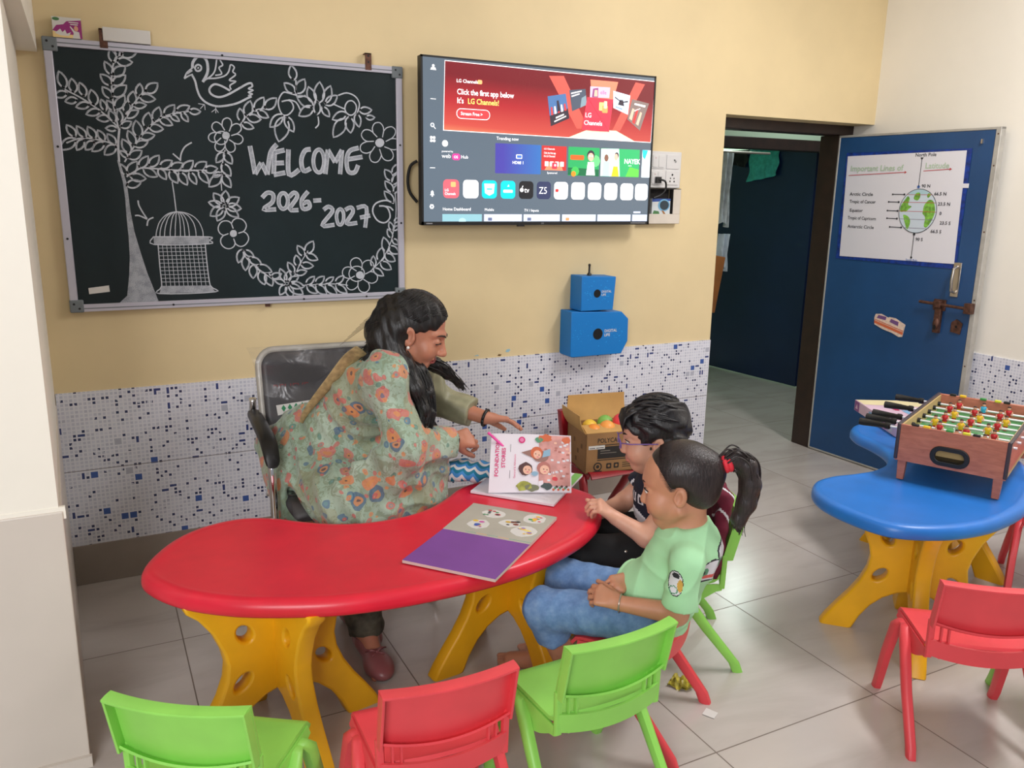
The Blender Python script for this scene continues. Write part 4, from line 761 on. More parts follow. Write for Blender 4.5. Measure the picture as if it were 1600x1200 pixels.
# ------------------------------------------------------------------ small plastic chairs
def rsec(c, ax, ay, w_, h_, n=10):
    """rounded-box cross-section around c spanned by ax, ay"""
    pts = []
    for i in range(n):
        a = 2 * math.pi * (i + .5) / n; ca, sa = math.cos(a), math.sin(a)
        q = 1 / (abs(ca) ** 4 + abs(sa) ** 4) ** .25
        pts.append(tuple(Vector(c) + Vector(ax) * w_ / 2 * ca * q + Vector(ay) * h_ / 2 * sa * q))
    return pts
def plastic_chair(label, loc, rz, m, group='small plastic chairs'):
    t = thing('plastic_chair', label, 'chair', (loc[0], loc[1], 0), rz, group)
    # backrest: bowed panel with a rim turned backwards on the top and the sides
    def yb(z, u): return -.118 - .036 * (z - .34) / .16 - .020 * (1 - u * u)
    WT = .1435
    b = MB()
    def face(u, v):
        s = 2 * u - 1; zlo = .348 + .018 * s * s; z = zlo + (.500 - zlo) * v; return (s * WT, yb(z, s), z)
    b.grid(face, 18, 8, m, th=-.006)
    for sgn in (-1, 1):   # side rims
        secs = []
        for k in range(7):
            z = .362 + (.500 - .362) * k / 6; y = yb(z, sgn); secs.append(rsec((sgn * (WT - .003), y - .013, z), (1, 0, 0), (0, 1, 0), .008, .034))
        b.loft(secs, m)
    secs = []
    for k in range(19):
        s = -1 + 2 * k / 18; secs.append(rsec((s * WT, yb(.5, s) - .013, .4985), (0, 0, 1), (0, 1, 0), .008, .034))
    b.loft(secs, m)
    def lip(u, v):
        s = 2 * u - 1; z = .348 + .018 * s * s; return (s * WT, yb(z, s) - .004 - .024 * v, z + .012 - .012 * math.cos(v * 1.5))
    b.grid(lip, 18, 4, m, th=.005); b.build('backrest', t, angle=50)
    # seat: dished shell, rolled front, upturned back band, side skirts and ribbed uprights
    b = MB()
    def seat(u, v):
        s = 2 * u - 1; y = .115 - .245 * v; z = .281 - .010 * (1 - s * s) * math.sin(math.pi * min(1, v * 1.2)) - .018 * max(0, (.08 - v) / .08) ** 2
        z += .030 * max(0, (v - .82) / .18) ** 2
        wd = .142 - .008 * v; y -= .018 * (1 - s * s) * max(0, (v - .6) / .4)
        return (s * wd, y, z)
    b.grid(seat, 16, 18, m, th=.009)
    def band(u, v):
        s = 2 * u - 1; z = .262 + .048 * v + .012 * s * s; return (s * .136, -.126 - .018 * (1 - s * s) - .004 * v, z)
    b.grid(band, 16, 4, m, th=-.006)
    for sgn in (-1, 1):
        def skirt(u, v): 
            y = .10 - .225 * u; dep = .018 + .055 * math.sin(math.pi * min(1, u * 1.05)) ** 1.2 * (.4 + .6 * u)
            return (sgn * (.139 - .006 * u + .006 * v), y, .279 - dep * v)
        b.grid(skirt, 12, 4, m, th=.006 * -sgn)
        for k, x in enumerate((.136, .112, .094)):
            wv = .018 if k == 0 else .006
            s = x / .1435; zt = .352 + .018 * s * s
            p0 = Vector((sgn * x, -.124 - .018 * (1 - s * s), .268)); p1 = Vector((sgn * (x + .002), yb(zt, s) - .001, zt + .008))
            secs = [rsec(p0.lerp(p1, q), (1, 0, 0), (0, 1, 0), wv, .013 if k else .016) for q in (0, .35, .7, 1)]
            b.loft(secs, m)
    b.build('seat', t, angle=50)
    for sx in (-1, 1):
        for sy in (-1, 1):
            b = MB(); ap = Vector((sx * .148, .040 + sy * .012, .272)); ft = Vector((sx * .165, .148 if sy > 0 else -.186, 0))
            md = ap.lerp(ft, .5) + Vector((sx * .006, sy * .006, .004)); sh = ap.lerp(ft, .12) + Vector((sx * .006, sy * .010, .006))
            pts = [ap + Vector((-sx * .016, 0, .004)), ap, sh, md, ft + Vector((0, -sy * .012, .03)), ft]
            pts[0].z = .276
            ws = [(.024, .022), (.034, .026), (.038, .028), (.034, .027), (.030, .026), (.029, .025)]
            secs = []
            for i, p in enumerate(pts):
                ay = Vector((0, 1, 0)); ax = Vector((1, 0, 0))
                if i < 2: secs.append(rsec(p, ax * .9, (Vector((0, 1, .0))), ws[i][1], ws[i][0]))
                else: secs.append(rsec(p, ax, ay, ws[i][1], ws[i][0] * 1.15))
            b.loft(secs, m); b.build('leg', t, angle=60)
    return t
CH_D = plastic_chair('empty lime green chair at the front left of the red table', (.172, -1.582), -.613, C_GRN)
CH_B = plastic_chair('empty coral red chair between the two empty green chairs', (.583, -1.702), -.06, C_RED)
def chair_copy(src, label, loc, rz):
    c = copy_thing(src); c.location = (loc[0], loc[1], 0); c.rotation_euler = (0, 0, rz); c['label'] = label; return c
chair_copy(CH_D, 'empty lime green chair beside the girl in the pale green shirt', (.978, -1.706), .026)
chair_copy(CH_B, 'coral red chair the girl in the pale green shirt sits on', (1.258, -1.529), .626)
chair_copy(CH_D, 'lime green chair the boy in the navy shirt sits on', (1.606, -1.267), 1.105)
chair_copy(CH_B, 'empty coral red chair in front of the blue table', (2.078, -1.96), -.623)
plastic_chair('maroon red chair against the tiled wall holding an open carton of balls', (1.962, -.325), math.pi, C_MAR)
chair_copy(CH_D, 'lime green chair mostly hidden behind the red chair at the blue table', (2.445, -2.095), -.45)
chair_copy(CH_B, 'red chair half hidden under the right end of the blue table', (3.18, -1.60), 2.2)

# ------------------------------------------------------------------ open carton with balls on the maroon chair
KRAFT = mat('brown_cardboard', (150, 112, 72), .8, var=.06, vscale=12); KRAFT_IN = mat('inner_cardboard', (196, 154, 92), .8, var=.04, vscale=12)
def carton():
    t = thing('cardboard_carton', 'open brown cardboard carton of coloured balls standing on the maroon chair', 'carton', (1.965, -.325, .2825), R(-9))
    X, Y, H = .142, .105, .176
    for nm, bx in (('side_panel', (-X, -Y, 0, X, -Y + .004, H)), ('side_panel', (-X, Y - .004, 0, X, Y, H)), ('side_panel', (-X, -Y, 0, -X + .004, Y, H)), ('side_panel', (X - .004, -Y, 0, X, Y, H)), ('base_panel', (-X, -Y, 0, X, Y, .004))):
        b = MB(); b.box(*bx, KRAFT); b.build(nm, t, smooth=False)
    def flap(ax, sgn, ang, ln, tw=0.0):
        b = MB(); L = X if ax == 'x' else Y
        # hinge along the top edge; ang from upright outward
        def fn(u, v):
            d = ln * v; o = math.sin(ang) * d + .008 * math.sin(math.pi * v); z = H + math.cos(ang) * d
            k = (2 * u - 1) * L * (1 - .04 * v)
            return (k, sgn * (Y + o), z) if ax == 'x' else (sgn * (X + o), k, z)
        b.grid(fn, 4, 5, KRAFT_IN, th=.003 * (1 if (ax == 'x') == (sgn > 0) else -1)); b.build('flap', t)
    flap('x', 1, .18, .115); flap('x', -1, -1.35, .075); flap('y', -1, .35, .085); flap('y', 1, .75, .09)
    b = MB(); y = -Y - .0006; BK = mat('black_print', (40, 36, 34), .7)
    b.rect(-.088, .062, .050, .115, y, BK); b.rect(-.088, .120, .050, .124, y, BK); b.rect(-.088, .054, .050, .058, y, BK)
    b.rect(-.13, .106, -.055, .122, y - .0003, WHITEC); b.rect(-.125, .110, -.10, .113, y - .0005, BK); b.rect(-.095, .110, -.06, .113, y - .0005, BK)
    b.text('POLYCAB', -.09, .133, .020, y, BK, .02, sx=.85); b.rect(-.075, .095, -.03, .099, y - .0004, mat('grey_print2', (120, 112, 104), .7)); b.rect(-.075, .085, .0, .088, y - .0004, MATS['grey_print2'])
    b.disc(-.085, .027, .020, y, BK, n=20); b.disc(-.085, .027, .014, y - .0003, KRAFT, n=16); b.disc(-.085, .028, .008, y - .0005, BK, n=8); b.rect(-.105, .004, -.065, .009, y - .0003, BK)
    for x in (-.045, -.010): b.rrect(x, .016, x + .024, .040, .004, y, BK); b.disc(x + .012, .028, .006, y - .0003, KRAFT, n=8)
    b.poly([(.058, .118), (.062, .118), (.062, .05), (.058, .05)], y, BK); b.poly([(.058, .05), (.13, .05), (.13, .053), (.058, .053)], y, BK)
    for z in (.062, .072, .082): b.rect(.070, z, .115, z + .003, y, BK)
    for k in range(3): b.rect(.03, .018 + .009 * k, .07, .021 + .009 * k, y, BK)
    b.build('printing', t); b = MB()
    for q in ((-.05, .10), (-.01, .07), (.03, .11), (.01, .03)): b.add([(-X - .0006, q[0], q[1]), (-X - .0006, q[0] - .018, q[1]), (-X - .0006, q[0] - .018, q[1] + .02), (-X - .0006, q[0], q[1] + .02)], [(0, 1, 2, 3)], mat('faint_print', (112, 82, 52), .8))
    b.build('printing', t)
carton()
cols = [('orange', (240, 150, 60)), ('orange', (246, 166, 80)), ('red', (232, 70, 80)), ('green', (130, 190, 90)), ('yellow', (240, 200, 70)), ('pink', (236, 110, 140))]
spots = [(-.085, -.050, .166), (-.020, -.045, .176), (.052, -.025, .196), (.008, .038, .176), (-.070, .028, .164), (.098, .040, .164)]
say = ['left-most orange ball in the open carton', 'orange ball beside the red ball in the open carton', 'red ball lying highest in the open carton', 'green ball behind the orange one in the open carton', 'yellow ball near the back left of the open carton', 'pink ball at the right side of the open carton']
bm_ = Matrix.Translation((1.965, -.325, .2825)) @ Matrix.Rotation(R(-9), 4, 'Z')
for (n, c), s, lb in zip(cols, spots, say):
    b = MB(); b.ball((0, 0, 0), .036, mat(n + '_ball_plastic' + str(c[1]), c, .4), 20); o = b.build('plastic_ball', None, angle=180); o.location = bm_ @ Vector(s); tag(o, lb, 'ball', 'plastic balls in the carton')

# ------------------------------------------------------------------ table football game
WOOD = None
def wood_mat():
    q = NT('cherry_wood_veneer'); p = q.pos(); mp = q.n('ShaderNodeMapping'); q.l(p, mp.inputs[0]); mp.inputs['Scale'].default_value = (6, 6, 26)
    n = q.noise(mp.outputs[0], 3, 4, .6, .5)
    q.base(q.ramp(n, [(.3, rgba((168, 98, 78))), (.7, rgba((196, 122, 98)))])); q.rough(.38); return q.m
WOOD = wood_mat(); PITCH_G = mat('green_pitch', (70, 138, 84), .5); CHROME = mat('chrome', (225, 225, 228), .12, 1.0); ROD = mat('bright_steel_rod', (232, 232, 236), .35, .5); INNERW = mat('inner_board', (196, 168, 116), .6); CAPB = mat('dark_corner_trim', (62, 52, 60), .4)
def foosball():
    u = Vector((.136, -.302, 0)); u.normalize(); v = Vector((.912, .41, 0))
    ang = math.atan2(u.y, u.x)      # local x = u (left to right along the near end panel); local y = away
    t = thing('table_football', 'wooden table football game with red and yellow players on the blue table', 'game', (2.425, -1.412, .500), ang)
    W_, L_, z0, z1 = .335, .60, .070, .197
    def pnl(nm, x0, y0, x1, y1):
        b = MB(); b.box(x0, y0, z0, x1, y1, z1, WOOD); o = b.build(nm, t, bevel=.002); return o
    # near end panel with the goal slot
    slot = rrpts(W_ / 2 - .052, .088, W_ / 2 + .052, .138, .024)
    b = MB(); b.panel([[(0, z0), (W_, z0), (W_, z1), (0, z1)], slot], .012, WOOD, M=Matrix.Translation((0, .006, 0))); b.build('end_panel', t)
    b = MB(); b.panel([rrpts(W_ / 2 - .058, .082, W_ / 2 + .058, .144, .030), rrpts(W_ / 2 - .046, .093, W_ / 2 + .046, .133, .019)], .014, BLACKP, M=Matrix.Translation((0, .001, 0)), bevel=.002)
    b.box(W_ / 2 - .05, .008, .090, W_ / 2 + .05, .05, .096, BLACKP); b.box(W_ / 2 - .055, .050, .082, W_ / 2 + .055, .056, .128, INNERW); b.build('goal_slot', t)
    pnl('end_panel', 0, L_ - .012, W_, L_)
    b = MB(); b.box(0, .012, z0, .010, L_ - .012, z1 - .004, INNERW); b.box(-.002, .0, z0 + .02, .0, L_, z1, WOOD); b.build('side_panel', t)
    b = MB(); b.box(W_ - .010, .012, z0, W_, L_ - .012, z1 - .004, INNERW); b.box(W_, .0, z0 + .02, W_ + .002, L_, z1, WOOD); b.build('side_panel', t)
    for x in (-.004, W_ - .008):
        b = MB(); b.box(x, -.004, z0 + .004, x + .012, .010, z1 + .002, CAPB); b.build('corner_trim', t, bevel=.003)
    for x in (-.005, W_ - .006):
        b = MB(); b.box(x, .0, z1 - .004, x + .011, L_, z1 + .003, CAPB); b.build('corner_trim', t, bevel=.002)
    b = MB(); b.box(.010, .012, .134, W_ - .010, L_ - .012, .140, PITCH_G); WL = mat('white_line', (220, 226, 220), .6)
    M = Matrix.Rotation(R(-90), 4, 'X')
    def ln(pts): b.add([(x + o, y, .1264) for x, y in pts for o in (0,)], [], WL)
    Z = .1406
    def strip(x0, y0, x1, y1): b.add([(x0, y0, Z), (x1, y0, Z), (x1, y1, Z), (x0, y1, Z)], [(0, 1, 2, 3)], WL)
    strip(.02, L_ / 2 - .0012, W_ - .02, L_ / 2 + .0012); strip(.09, .10, W_ - .09, .1025); strip(.09, .02, .0925, .10); strip(W_ - .0925, .02, W_ - .09, .10); strip(.09, L_ - .1025, W_ - .09, L_ - .10)
    for cy, r in ((L_ / 2, .05), (.075, .06)):
        for i in range(28):
            a = i * 2 * math.pi / 28; a2 = a + 2 * math.pi / 28
            b.add([(W_ / 2 + r * math.cos(a), cy + r * math.sin(a), Z), (W_ / 2 + r * math.cos(a2), cy + r * math.sin(a2), Z), (W_ / 2 + (r - .0025) * math.cos(a2), cy + (r - .0025) * math.sin(a2), Z), (W_ / 2 + (r - .0025) * math.cos(a), cy + (r - .0025) * math.sin(a), Z)], [(0, 1, 2, 3)], WL)
    b.build('pitch', t)
    for x, y in ((.022, .02), (W_ - .022, .02), (.022, L_ - .02), (W_ - .022, L_ - .02)):
        b = MB(); b.add([(x - .014, y - .012, .075), (x + .014, y - .012, .075), (x + .014, y + .012, .075), (x - .014, y + .012, .075), (x - .012, y - .010, 0), (x + .010, y - .010, 0), (x + .010, y + .010, 0), (x - .012, y + .010, 0)], [(0, 1, 2, 3), (7, 6, 5, 4), (0, 4, 5, 1), (1, 5, 6, 2), (2, 6, 7, 3), (3, 7, 4, 0)], WOOD); b.build('leg', t, bevel=.002)
    P_R = mat('player_red', (196, 34, 44), .4); P_Y = mat('player_yellow', (238, 190, 40), .4); P_B = mat('player_cyan', (60, 170, 210), .4); SKN = mat('player_skin', (226, 170, 140), .5); HR = mat('player_hair', (60, 40, 34), .5)
    rods = [.065, .145, .225, .305, .385, .465, .545]
    NP = [1, 3, 3, 3, 3, 3, 1]; NP = [3, 3, 3, 3, 3, 3, 3]
    for i, y in enumerate(rods):
        left = i % 2 == 0 or i == 1
        r = bpy.data.objects.new('rod', None); link(r, t); r.location = (0, y, .166)
        b = MB(); b.tube([(-.045 if left else -.012, 0, 0), (W_ + (.012 if left else .05), 0, 0)], .0042, ROD, 10); b.build('steel_bar', r)
        for sx in (.012, W_ - .012): b = MB(); b.tube([(sx - .008, 0, 0), (sx + .008, 0, 0)], .009, BLACKP, 10); b.build('bumper', r)
        b = MB(); x = -.045 if left else W_ + .045; d = -1 if left else 1
        b.tube([(x - d * .004, 0, 0), (x, 0, 0), (x + d * .012, 0, 0), (x + d * .016, 0, 0), (x + d * .085, 0, 0), (x + d * .10, 0, 0), (x + d * .102, 0, 0)], [.008, .012, .012, .009, .0135, .0135, .008], BLACKP, 10); b.build('handle', r)
        n = NP[i]; kit = P_Y if i % 2 == 0 else P_R
        if i == 6: kit = P_R
        for k in range(n):
            px = W_ * (k + 1) / (n + 1) if n > 1 else W_ / 2
            px += .018 * math.sin(i * 2.1)
            kk = P_B if (i == 6 and k == 1) else kit
            f = MB()
            f.loft([rsec((px, 0, z), (1, 0, 0), (0, 1, 0), a, c, 8) for z, a, c in ((-.027, .016, .018), (-.024, .018, .014), (-.017, .014, .009), (-.010, .020, .012))], P_Y if kk is P_R else P_R)
            f.loft([rsec((px, 0, z), (1, 0, 0), (0, 1, 0), a, c, 8) for z, a, c in ((-.010, .020, .013), (.004, .024, .016), (.014, .026, .016), (.018, .016, .012))], kk)
            for q in (-1, 1): f.tube([(px + q * .012, 0, .012), (px + q * .016, -.002, -.004)], .0042, SKN, 6)
            f.ball((px, 0, .025), (.0075, .008, .009), SKN, 10); f.ball((px, .001, .029), (.008, .0085, .0065), HR, 8)
            f.v = [(px + (a - px) * .82, c * .82, d * .86) for a, c, d in f.v]; f.build('player', r)
    for y in (.004, L_ - .014):
        b = MB()
        for x, m_ in ((.085, P_Y), (.155, mat('score_green', (60, 140, 70), .4)), (.205, mat('score_lime', (210, 210, 50), .4)), (.235, BLACKP), (.05, BLACKP)): b.box(x - .010, y - .002, z1 - .002, x + .012, y + .010, z1 + .007, m_)
        b.build('score_slider', t, bevel=.002)
foosball()
# carton of the game lying on the far lobe of the blue table
t = thing('game_carton', 'flat pink and violet game carton under the handles on the blue table', 'carton', (3.095, -.945, .4995), R(62))
LIL = mat('lilac_print', (214, 186, 206), .5, var=.05); VIO = mat('violet_end_print', (134, 74, 138), .5); CRM = mat('cream_print', (232, 220, 176), .5); PNK = mat('pink_blush_print', (220, 140, 180), .5); SKY = mat('sky_blue_print', (130, 176, 214), .5)
b = MB(); b.box(-.22, -.14, 0, .22, .14, .048, LIL); b.build('box', t, bevel=.002)
b = MB()
b.add([(.215, .1406, .002), (.165, .1406, .002), (.165, .1406, .046), (.215, .1406, .046)], [(0, 1, 2, 3)], VIO); b.add([(.2206, -.138, .002), (.2206, .138, .002), (.2206, .138, .046), (.2206, -.138, .046)], [(0, 1, 2, 3)], VIO)
b.add([(.205, .1410, .012), (.178, .1410, .012), (.190, .1410, .036)], [(0, 1, 2)], LIL)
Zt = .0486
b.add([(.10, -.135, Zt), (.215, -.135, Zt), (.215, .135, Zt), (.13, .135, Zt)], [(0, 1, 2, 3)], CRM)
for x, y, s_, c in ((.10, -.02, .05, BLACKP), (.05, .03, .02, mat('magenta_dash', (190, 40, 90), .5)), (.0, .0, .04, SKY), (-.08, -.05, .04, PNK)): b.add([(x - s_, y - .01, Zt + .0003), (x + s_, y - .018, Zt + .0003), (x + s_ * .9, y + .012, Zt + .0003), (x - s_ * .8, y + .008, Zt + .0003)], [(0, 1, 2, 3)], c)
for sg in (-1, 1):
    b.add([(.06, sg * .1406, .006), (-.04, sg * .1406, .006), (-.04, sg * .1406, .040), (.06, sg * .1406, .036)], [(0, 1, 2, 3)] if sg > 0 else [(3, 2, 1, 0)], SKY)
    b.add([(-.06, sg * .1406, .004), (-.12, sg * .1406, .004), (-.10, sg * .1406, .044), (-.05, sg * .1406, .044)], [(0, 1, 2, 3)] if sg > 0 else [(3, 2, 1, 0)], PNK)
    b.add([(-.14, sg * .1406, .008), (-.18, sg * .1406, .008), (-.18, sg * .1406, .042), (-.14, sg * .1406, .042)], [(0, 1, 2, 3)] if sg > 0 else [(3, 2, 1, 0)], WHITEC)
b.build('printing', t)

# ------------------------------------------------------------------ litter on the floor
b = MB(); YG = mat('crinkled_yellow_green_wrapper', (168, 158, 62), .35, var=.35, vscale=40)
b.grid(lambda u, v: (.05 * (u - .5) + .006 * math.sin(9 * v), .07 * (v - .5), .012 + .010 * math.sin(11 * u + 7 * v) + .008 * math.cos(17 * v - 3 * u)), 10, 12, YG, th=.001)
b.grid(lambda u, v: (.045 * (u - .5), .06 * (v - .5) + .01, .004 + .003 * math.sin(15 * u + 9 * v)), 8, 10, YG, th=.001)
o = b.build('sweet_wrapper', None); o.location = (1.49, -1.49, 0.001); o.rotation_euler = (0, 0, .6); tag(o, 'crumpled yellow green wrapper on the floor behind the red chair leg', 'wrapper')
b = MB(); b.grid(lambda u, v: (.032 * (u - .5), .036 * (v - .5), .0015 + .002 * u * v), 3, 3, WHITEC, th=.0008)
o = b.build('paper_scrap', None); o.location = (1.476, -1.635, 0.001); o.rotation_euler = (0, 0, .5); tag(o, 'small white scrap of paper on the open floor', 'paper')

# ------------------------------------------------------------------ smooth bodies from blended distance fields
V3 = lambda *a: np.array(a, float)
def unit(v): v = np.array(v, float); return v / np.linalg.norm(v)
class Body:
    def __init__(s, h=.0036): s.h = h; s.P = []; s.dispf = None
    def _add(s, fn, lo, hi, k, sub): s.P.append((fn, np.array(lo) - k - 3 * s.h, np.array(hi) + k + 3 * s.h, k, sub)); return s
    def cone(s, a, b, ra, rb=None, k=.015, sub=False, flat=False):
        a = np.array(a, float); b = np.array(b, float); rb = ra if rb is None else rb; d = b - a; L2 = max(d @ d, 1e-12); u = d / math.sqrt(L2)
        def fn(X, Y, Z):
            x, y, z = X - a[0], Y - a[1], Z - a[2]
            t = np.clip((x * d[0] + y * d[1] + z * d[2]) / L2, 0, 1)
            q = np.sqrt((x - t * d[0]) ** 2 + (y - t * d[1]) ** 2 + (z - t * d[2]) ** 2) - (ra + (rb - ra) * t)
            if flat: q = np.maximum(q, (X - b[0]) * u[0] + (Y - b[1]) * u[1] + (Z - b[2]) * u[2])
            return q
        m = max(ra, rb); return s._add(fn, np.minimum(a, b) - m, np.maximum(a, b) + m, k, sub)
    def chain(s, pts, rs, k=.012):
        for i in range(len(pts) - 1): s.cone(pts[i], pts[i + 1], rs[i], rs[i + 1], k)
        return s
    def ell(s, c, r, ax=None, k=.012, sub=False):
        c = np.array(c, float); r = np.array(r, float); A = np.eye(3) if ax is None else np.array([unit(a) for a in ax])
        def fn(X, Y, Z):
            x, y, z = X - c[0], Y - c[1], Z - c[2]; q0 = 0; q1 = 0
            for i in range(3):
                p = x * A[i, 0] + y * A[i, 1] + z * A[i, 2]; q0 = q0 + (p / r[i]) ** 2; q1 = q1 + (p / r[i] ** 2) ** 2
            q0 = np.sqrt(q0); q1 = np.sqrt(q1) + 1e-9
            return q0 * (q0 - 1) / q1
        e = np.abs(A.T) @ r; return s._add(fn, c - e, c + e, k, sub)
    def tri(s, a, b, c, th, k=.015):
        a, b, c = (np.array(v, float) for v in (a, b, c)); n = unit(np.cross(b - a, c - a))
        E = [(a, b), (b, c), (c, a)]
        def fn(X, Y, Z):
            P = np.stack([X - a[0], Y - a[1], Z - a[2]], -1); pl = np.abs(P @ n); ins = np.ones(X.shape, bool); best = None
            for p, q in E:
                e = q - p; W_ = P + (a - p); m = np.cross(e, n); ins &= (W_ @ m) <= 0
                t = np.clip((W_ @ e) / (e @ e), 0, 1)[..., None]; d = np.linalg.norm(W_ - t * e, axis=-1); best = d if best is None else np.minimum(best, d)
            return np.where(ins, pl, best) - th
        return s._add(fn, np.minimum(np.minimum(a, b), c) - th, np.maximum(np.maximum(a, b), c) + th, k, False)
    def quad(s, a, b, c, d, th, k=.015): return s.tri(a, b, c, th, k).tri(a, c, d, th, k)
    def trim(s, p, n, rad, k=.004):
        """remove the side of a plane that n points to, inside a ball round p"""
        p = np.array(p, float); n = unit(n)
        def fn(X, Y, Z):
            x, y, z = X - p[0], Y - p[1], Z - p[2]
            return np.maximum(-(x * n[0] + y * n[1] + z * n[2]), np.sqrt(x * x + y * y + z * z) - rad)
        return s._add(fn, p - rad, p + rad, k, True)
    def mesh(s, name, mats, parent=None, paint=None, smooth_it=0):
        h = s.h; pos = [q for q in s.P if not q[4]]
        lo = np.min([q[1] for q in pos], 0) - 2 * h; hi = np.max([q[2] for q in pos], 0) + 2 * h
        N = np.ceil((hi - lo) / h).astype(int) + 2; n = 30; ids = []; vts = []; quads = []
        gid = lambda i, j, k: ((i + 1) * (N[1] + 4) + (j + 1)) * (N[2] + 4) + (k + 1)
        for bi in range(0, N[0], n):
            for bj in range(0, N[1], n):
                for bk in range(0, N[2], n):
                    i0 = np.array((bi, bj, bk)); b0 = lo + (i0 - 1) * h; b1 = lo + (i0 + n + 1) * h
                    act = [q for q in s.P if np.all(q[1] <= b1) and np.all(q[2] >= b0)]
                    if not any(not q[4] for q in act): continue
                    ax = [lo[c] + (i0[c] - 1 + np.arange(n + 2)) * h for c in range(3)]
                    X, Y, Z = np.meshgrid(*ax, indexing='ij'); D = np.full(X.shape, 1e3)
                    for fn, _, _, k, sub in act:
                        q = fn(X, Y, Z)
                        if sub: q = -q; hh = np.maximum(k - np.abs(D - q), 0) / k; D = np.maximum(D, q) + hh * hh * k * .25
                        else: hh = np.maximum(k - np.abs(D - q), 0) / k; D = np.minimum(D, q) - hh * hh * k * .25
                    if s.dispf is not None and D.min() < .03: D = D + s.dispf(X, Y, Z)
                    if D.min() > 0 or D.max() < 0: continue
                    S = D < 0
                    cnt = sum(S[a:n + 1 + a, b:n + 1 + b, c:n + 1 + c].astype(np.int8) for a in (0, 1) for b in (0, 1) for c in (0, 1))
                    C = np.argwhere((cnt > 0) & (cnt < 8))
                    if not len(C): continue
                    acc = np.zeros((len(C), 3)); num = np.zeros(len(C))
                    for axis in range(3):
                        o1, o2 = [c for c in range(3) if c != axis]
                        for a in (0, 1):
                            for b in (0, 1):
                                p = C.copy(); p[:, o1] += a; p[:, o2] += b; q = p.copy(); q[:, axis] += 1
                                d0 = D[p[:, 0], p[:, 1], p[:, 2]]; d1 = D[q[:, 0], q[:, 1], q[:, 2]]; m = (d0 < 0) != (d1 < 0)
                                t = np.where(m, d0 / np.where(m, d0 - d1, 1), 0); w_ = p.astype(float); w_[:, axis] += t
                                acc += np.where(m[:, None], w_, 0); num += m
                    v = acc / num[:, None]; ids.append(gid(C[:, 0] + i0[0] - 1, C[:, 1] + i0[1] - 1, C[:, 2] + i0[2] - 1)); vts.append(lo + (v + i0 - 1) * h)
                    for axis in range(3):
                        A_ = S[1:n + 1, 1:n + 1, 1:n + 1]; sl = [slice(1, n + 1)] * 3; sl[axis] = slice(2, n + 2); B_ = S[tuple(sl)]
                        for inv in (0, 1):
                            E_ = np.argwhere((A_ & ~B_) if not inv else (~A_ & B_)) + i0
                            if not len(E_): continue
                            i, j, k = E_.T
                            if axis == 0: f = [gid(i, j - 1, k - 1), gid(i, j, k - 1), gid(i, j, k), gid(i, j - 1, k)]
                            elif axis == 1: f = [gid(i - 1, j, k - 1), gid(i - 1, j, k), gid(i, j, k), gid(i, j, k - 1)]
                            else: f = [gid(i - 1, j - 1, k), gid(i, j - 1, k), gid(i, j, k), gid(i - 1, j, k)]
                            f = np.stack(f, 1); quads.append(f[:, ::-1] if inv else f)
        I = np.concatenate(ids); Vv = np.concatenate(vts); u, ix = np.unique(I, return_index=True); Vv = Vv[ix]
        Q = np.searchsorted(u, np.concatenate(quads))
        for _ in range(smooth_it):
            acc = np.zeros_like(Vv); num = np.zeros(len(Vv))
            for a in range(4):
                b = (a + 1) % 4
                np.add.at(acc, Q[:, a], Vv[Q[:, b]]); np.add.at(num, Q[:, a], 1); np.add.at(acc, Q[:, b], Vv[Q[:, a]]); np.add.at(num, Q[:, b], 1)
            Vv = Vv * .5 + acc / np.maximum(num, 1)[:, None] * .5
        me = bpy.data.meshes.new(name); me.vertices.add(len(Vv)); me.vertices.foreach_set('co', Vv.astype(np.float32).ravel())
        me.loops.add(len(Q) * 4); me.loops.foreach_set('vertex_index', Q.astype(np.int32).ravel())
        me.polygons.add(len(Q)); me.polygons.foreach_set('loop_start', np.arange(0, len(Q) * 4, 4, dtype=np.int32)); me.polygons.foreach_set('loop_total', np.full(len(Q), 4, np.int32))
        for m in mats: me.materials.append(m)
        if paint is not None: me.polygons.foreach_set('material_index', paint(Vv[Q].mean(1)).astype(np.int32))
        me.polygons.foreach_set('use_smooth', np.ones(len(Q), bool)); me.update(calc_edges=True); me.validate()
        o = bpy.data.objects.new(name, me); link(o, parent)
        return o

class Frame:
    """head frame: x to the person's right, y forward, z up"""
    def __init__(s, o, f, roll=0.0, sc=1.0):
        s.o = np.array(o, float); s.f = unit(f); r = np.cross(s.f, (0, 0, 1)); s.r = unit(r); s.u = np.cross(s.r, s.f); s.s = sc
        if roll: r0, u0 = s.r, s.u; s.r = r0 * math.cos(roll) + u0 * math.sin(roll); s.u = -r0 * math.sin(roll) + u0 * math.cos(roll)
    def __call__(s, x, y, z): return s.o + s.s * (s.r * x + s.f * y + s.u * z)
    def ax(s): return (s.r, s.f, s.u)
    def ax_tilt(s, a):
        return (s.r, s.f * math.cos(a) + s.u * math.sin(a), -s.f * math.sin(a) + s.u * math.cos(a))
    def loc(s, P): Q = (P - s.o) / s.s; return np.stack([Q @ s.r, Q @ s.f, Q @ s.u], -1)

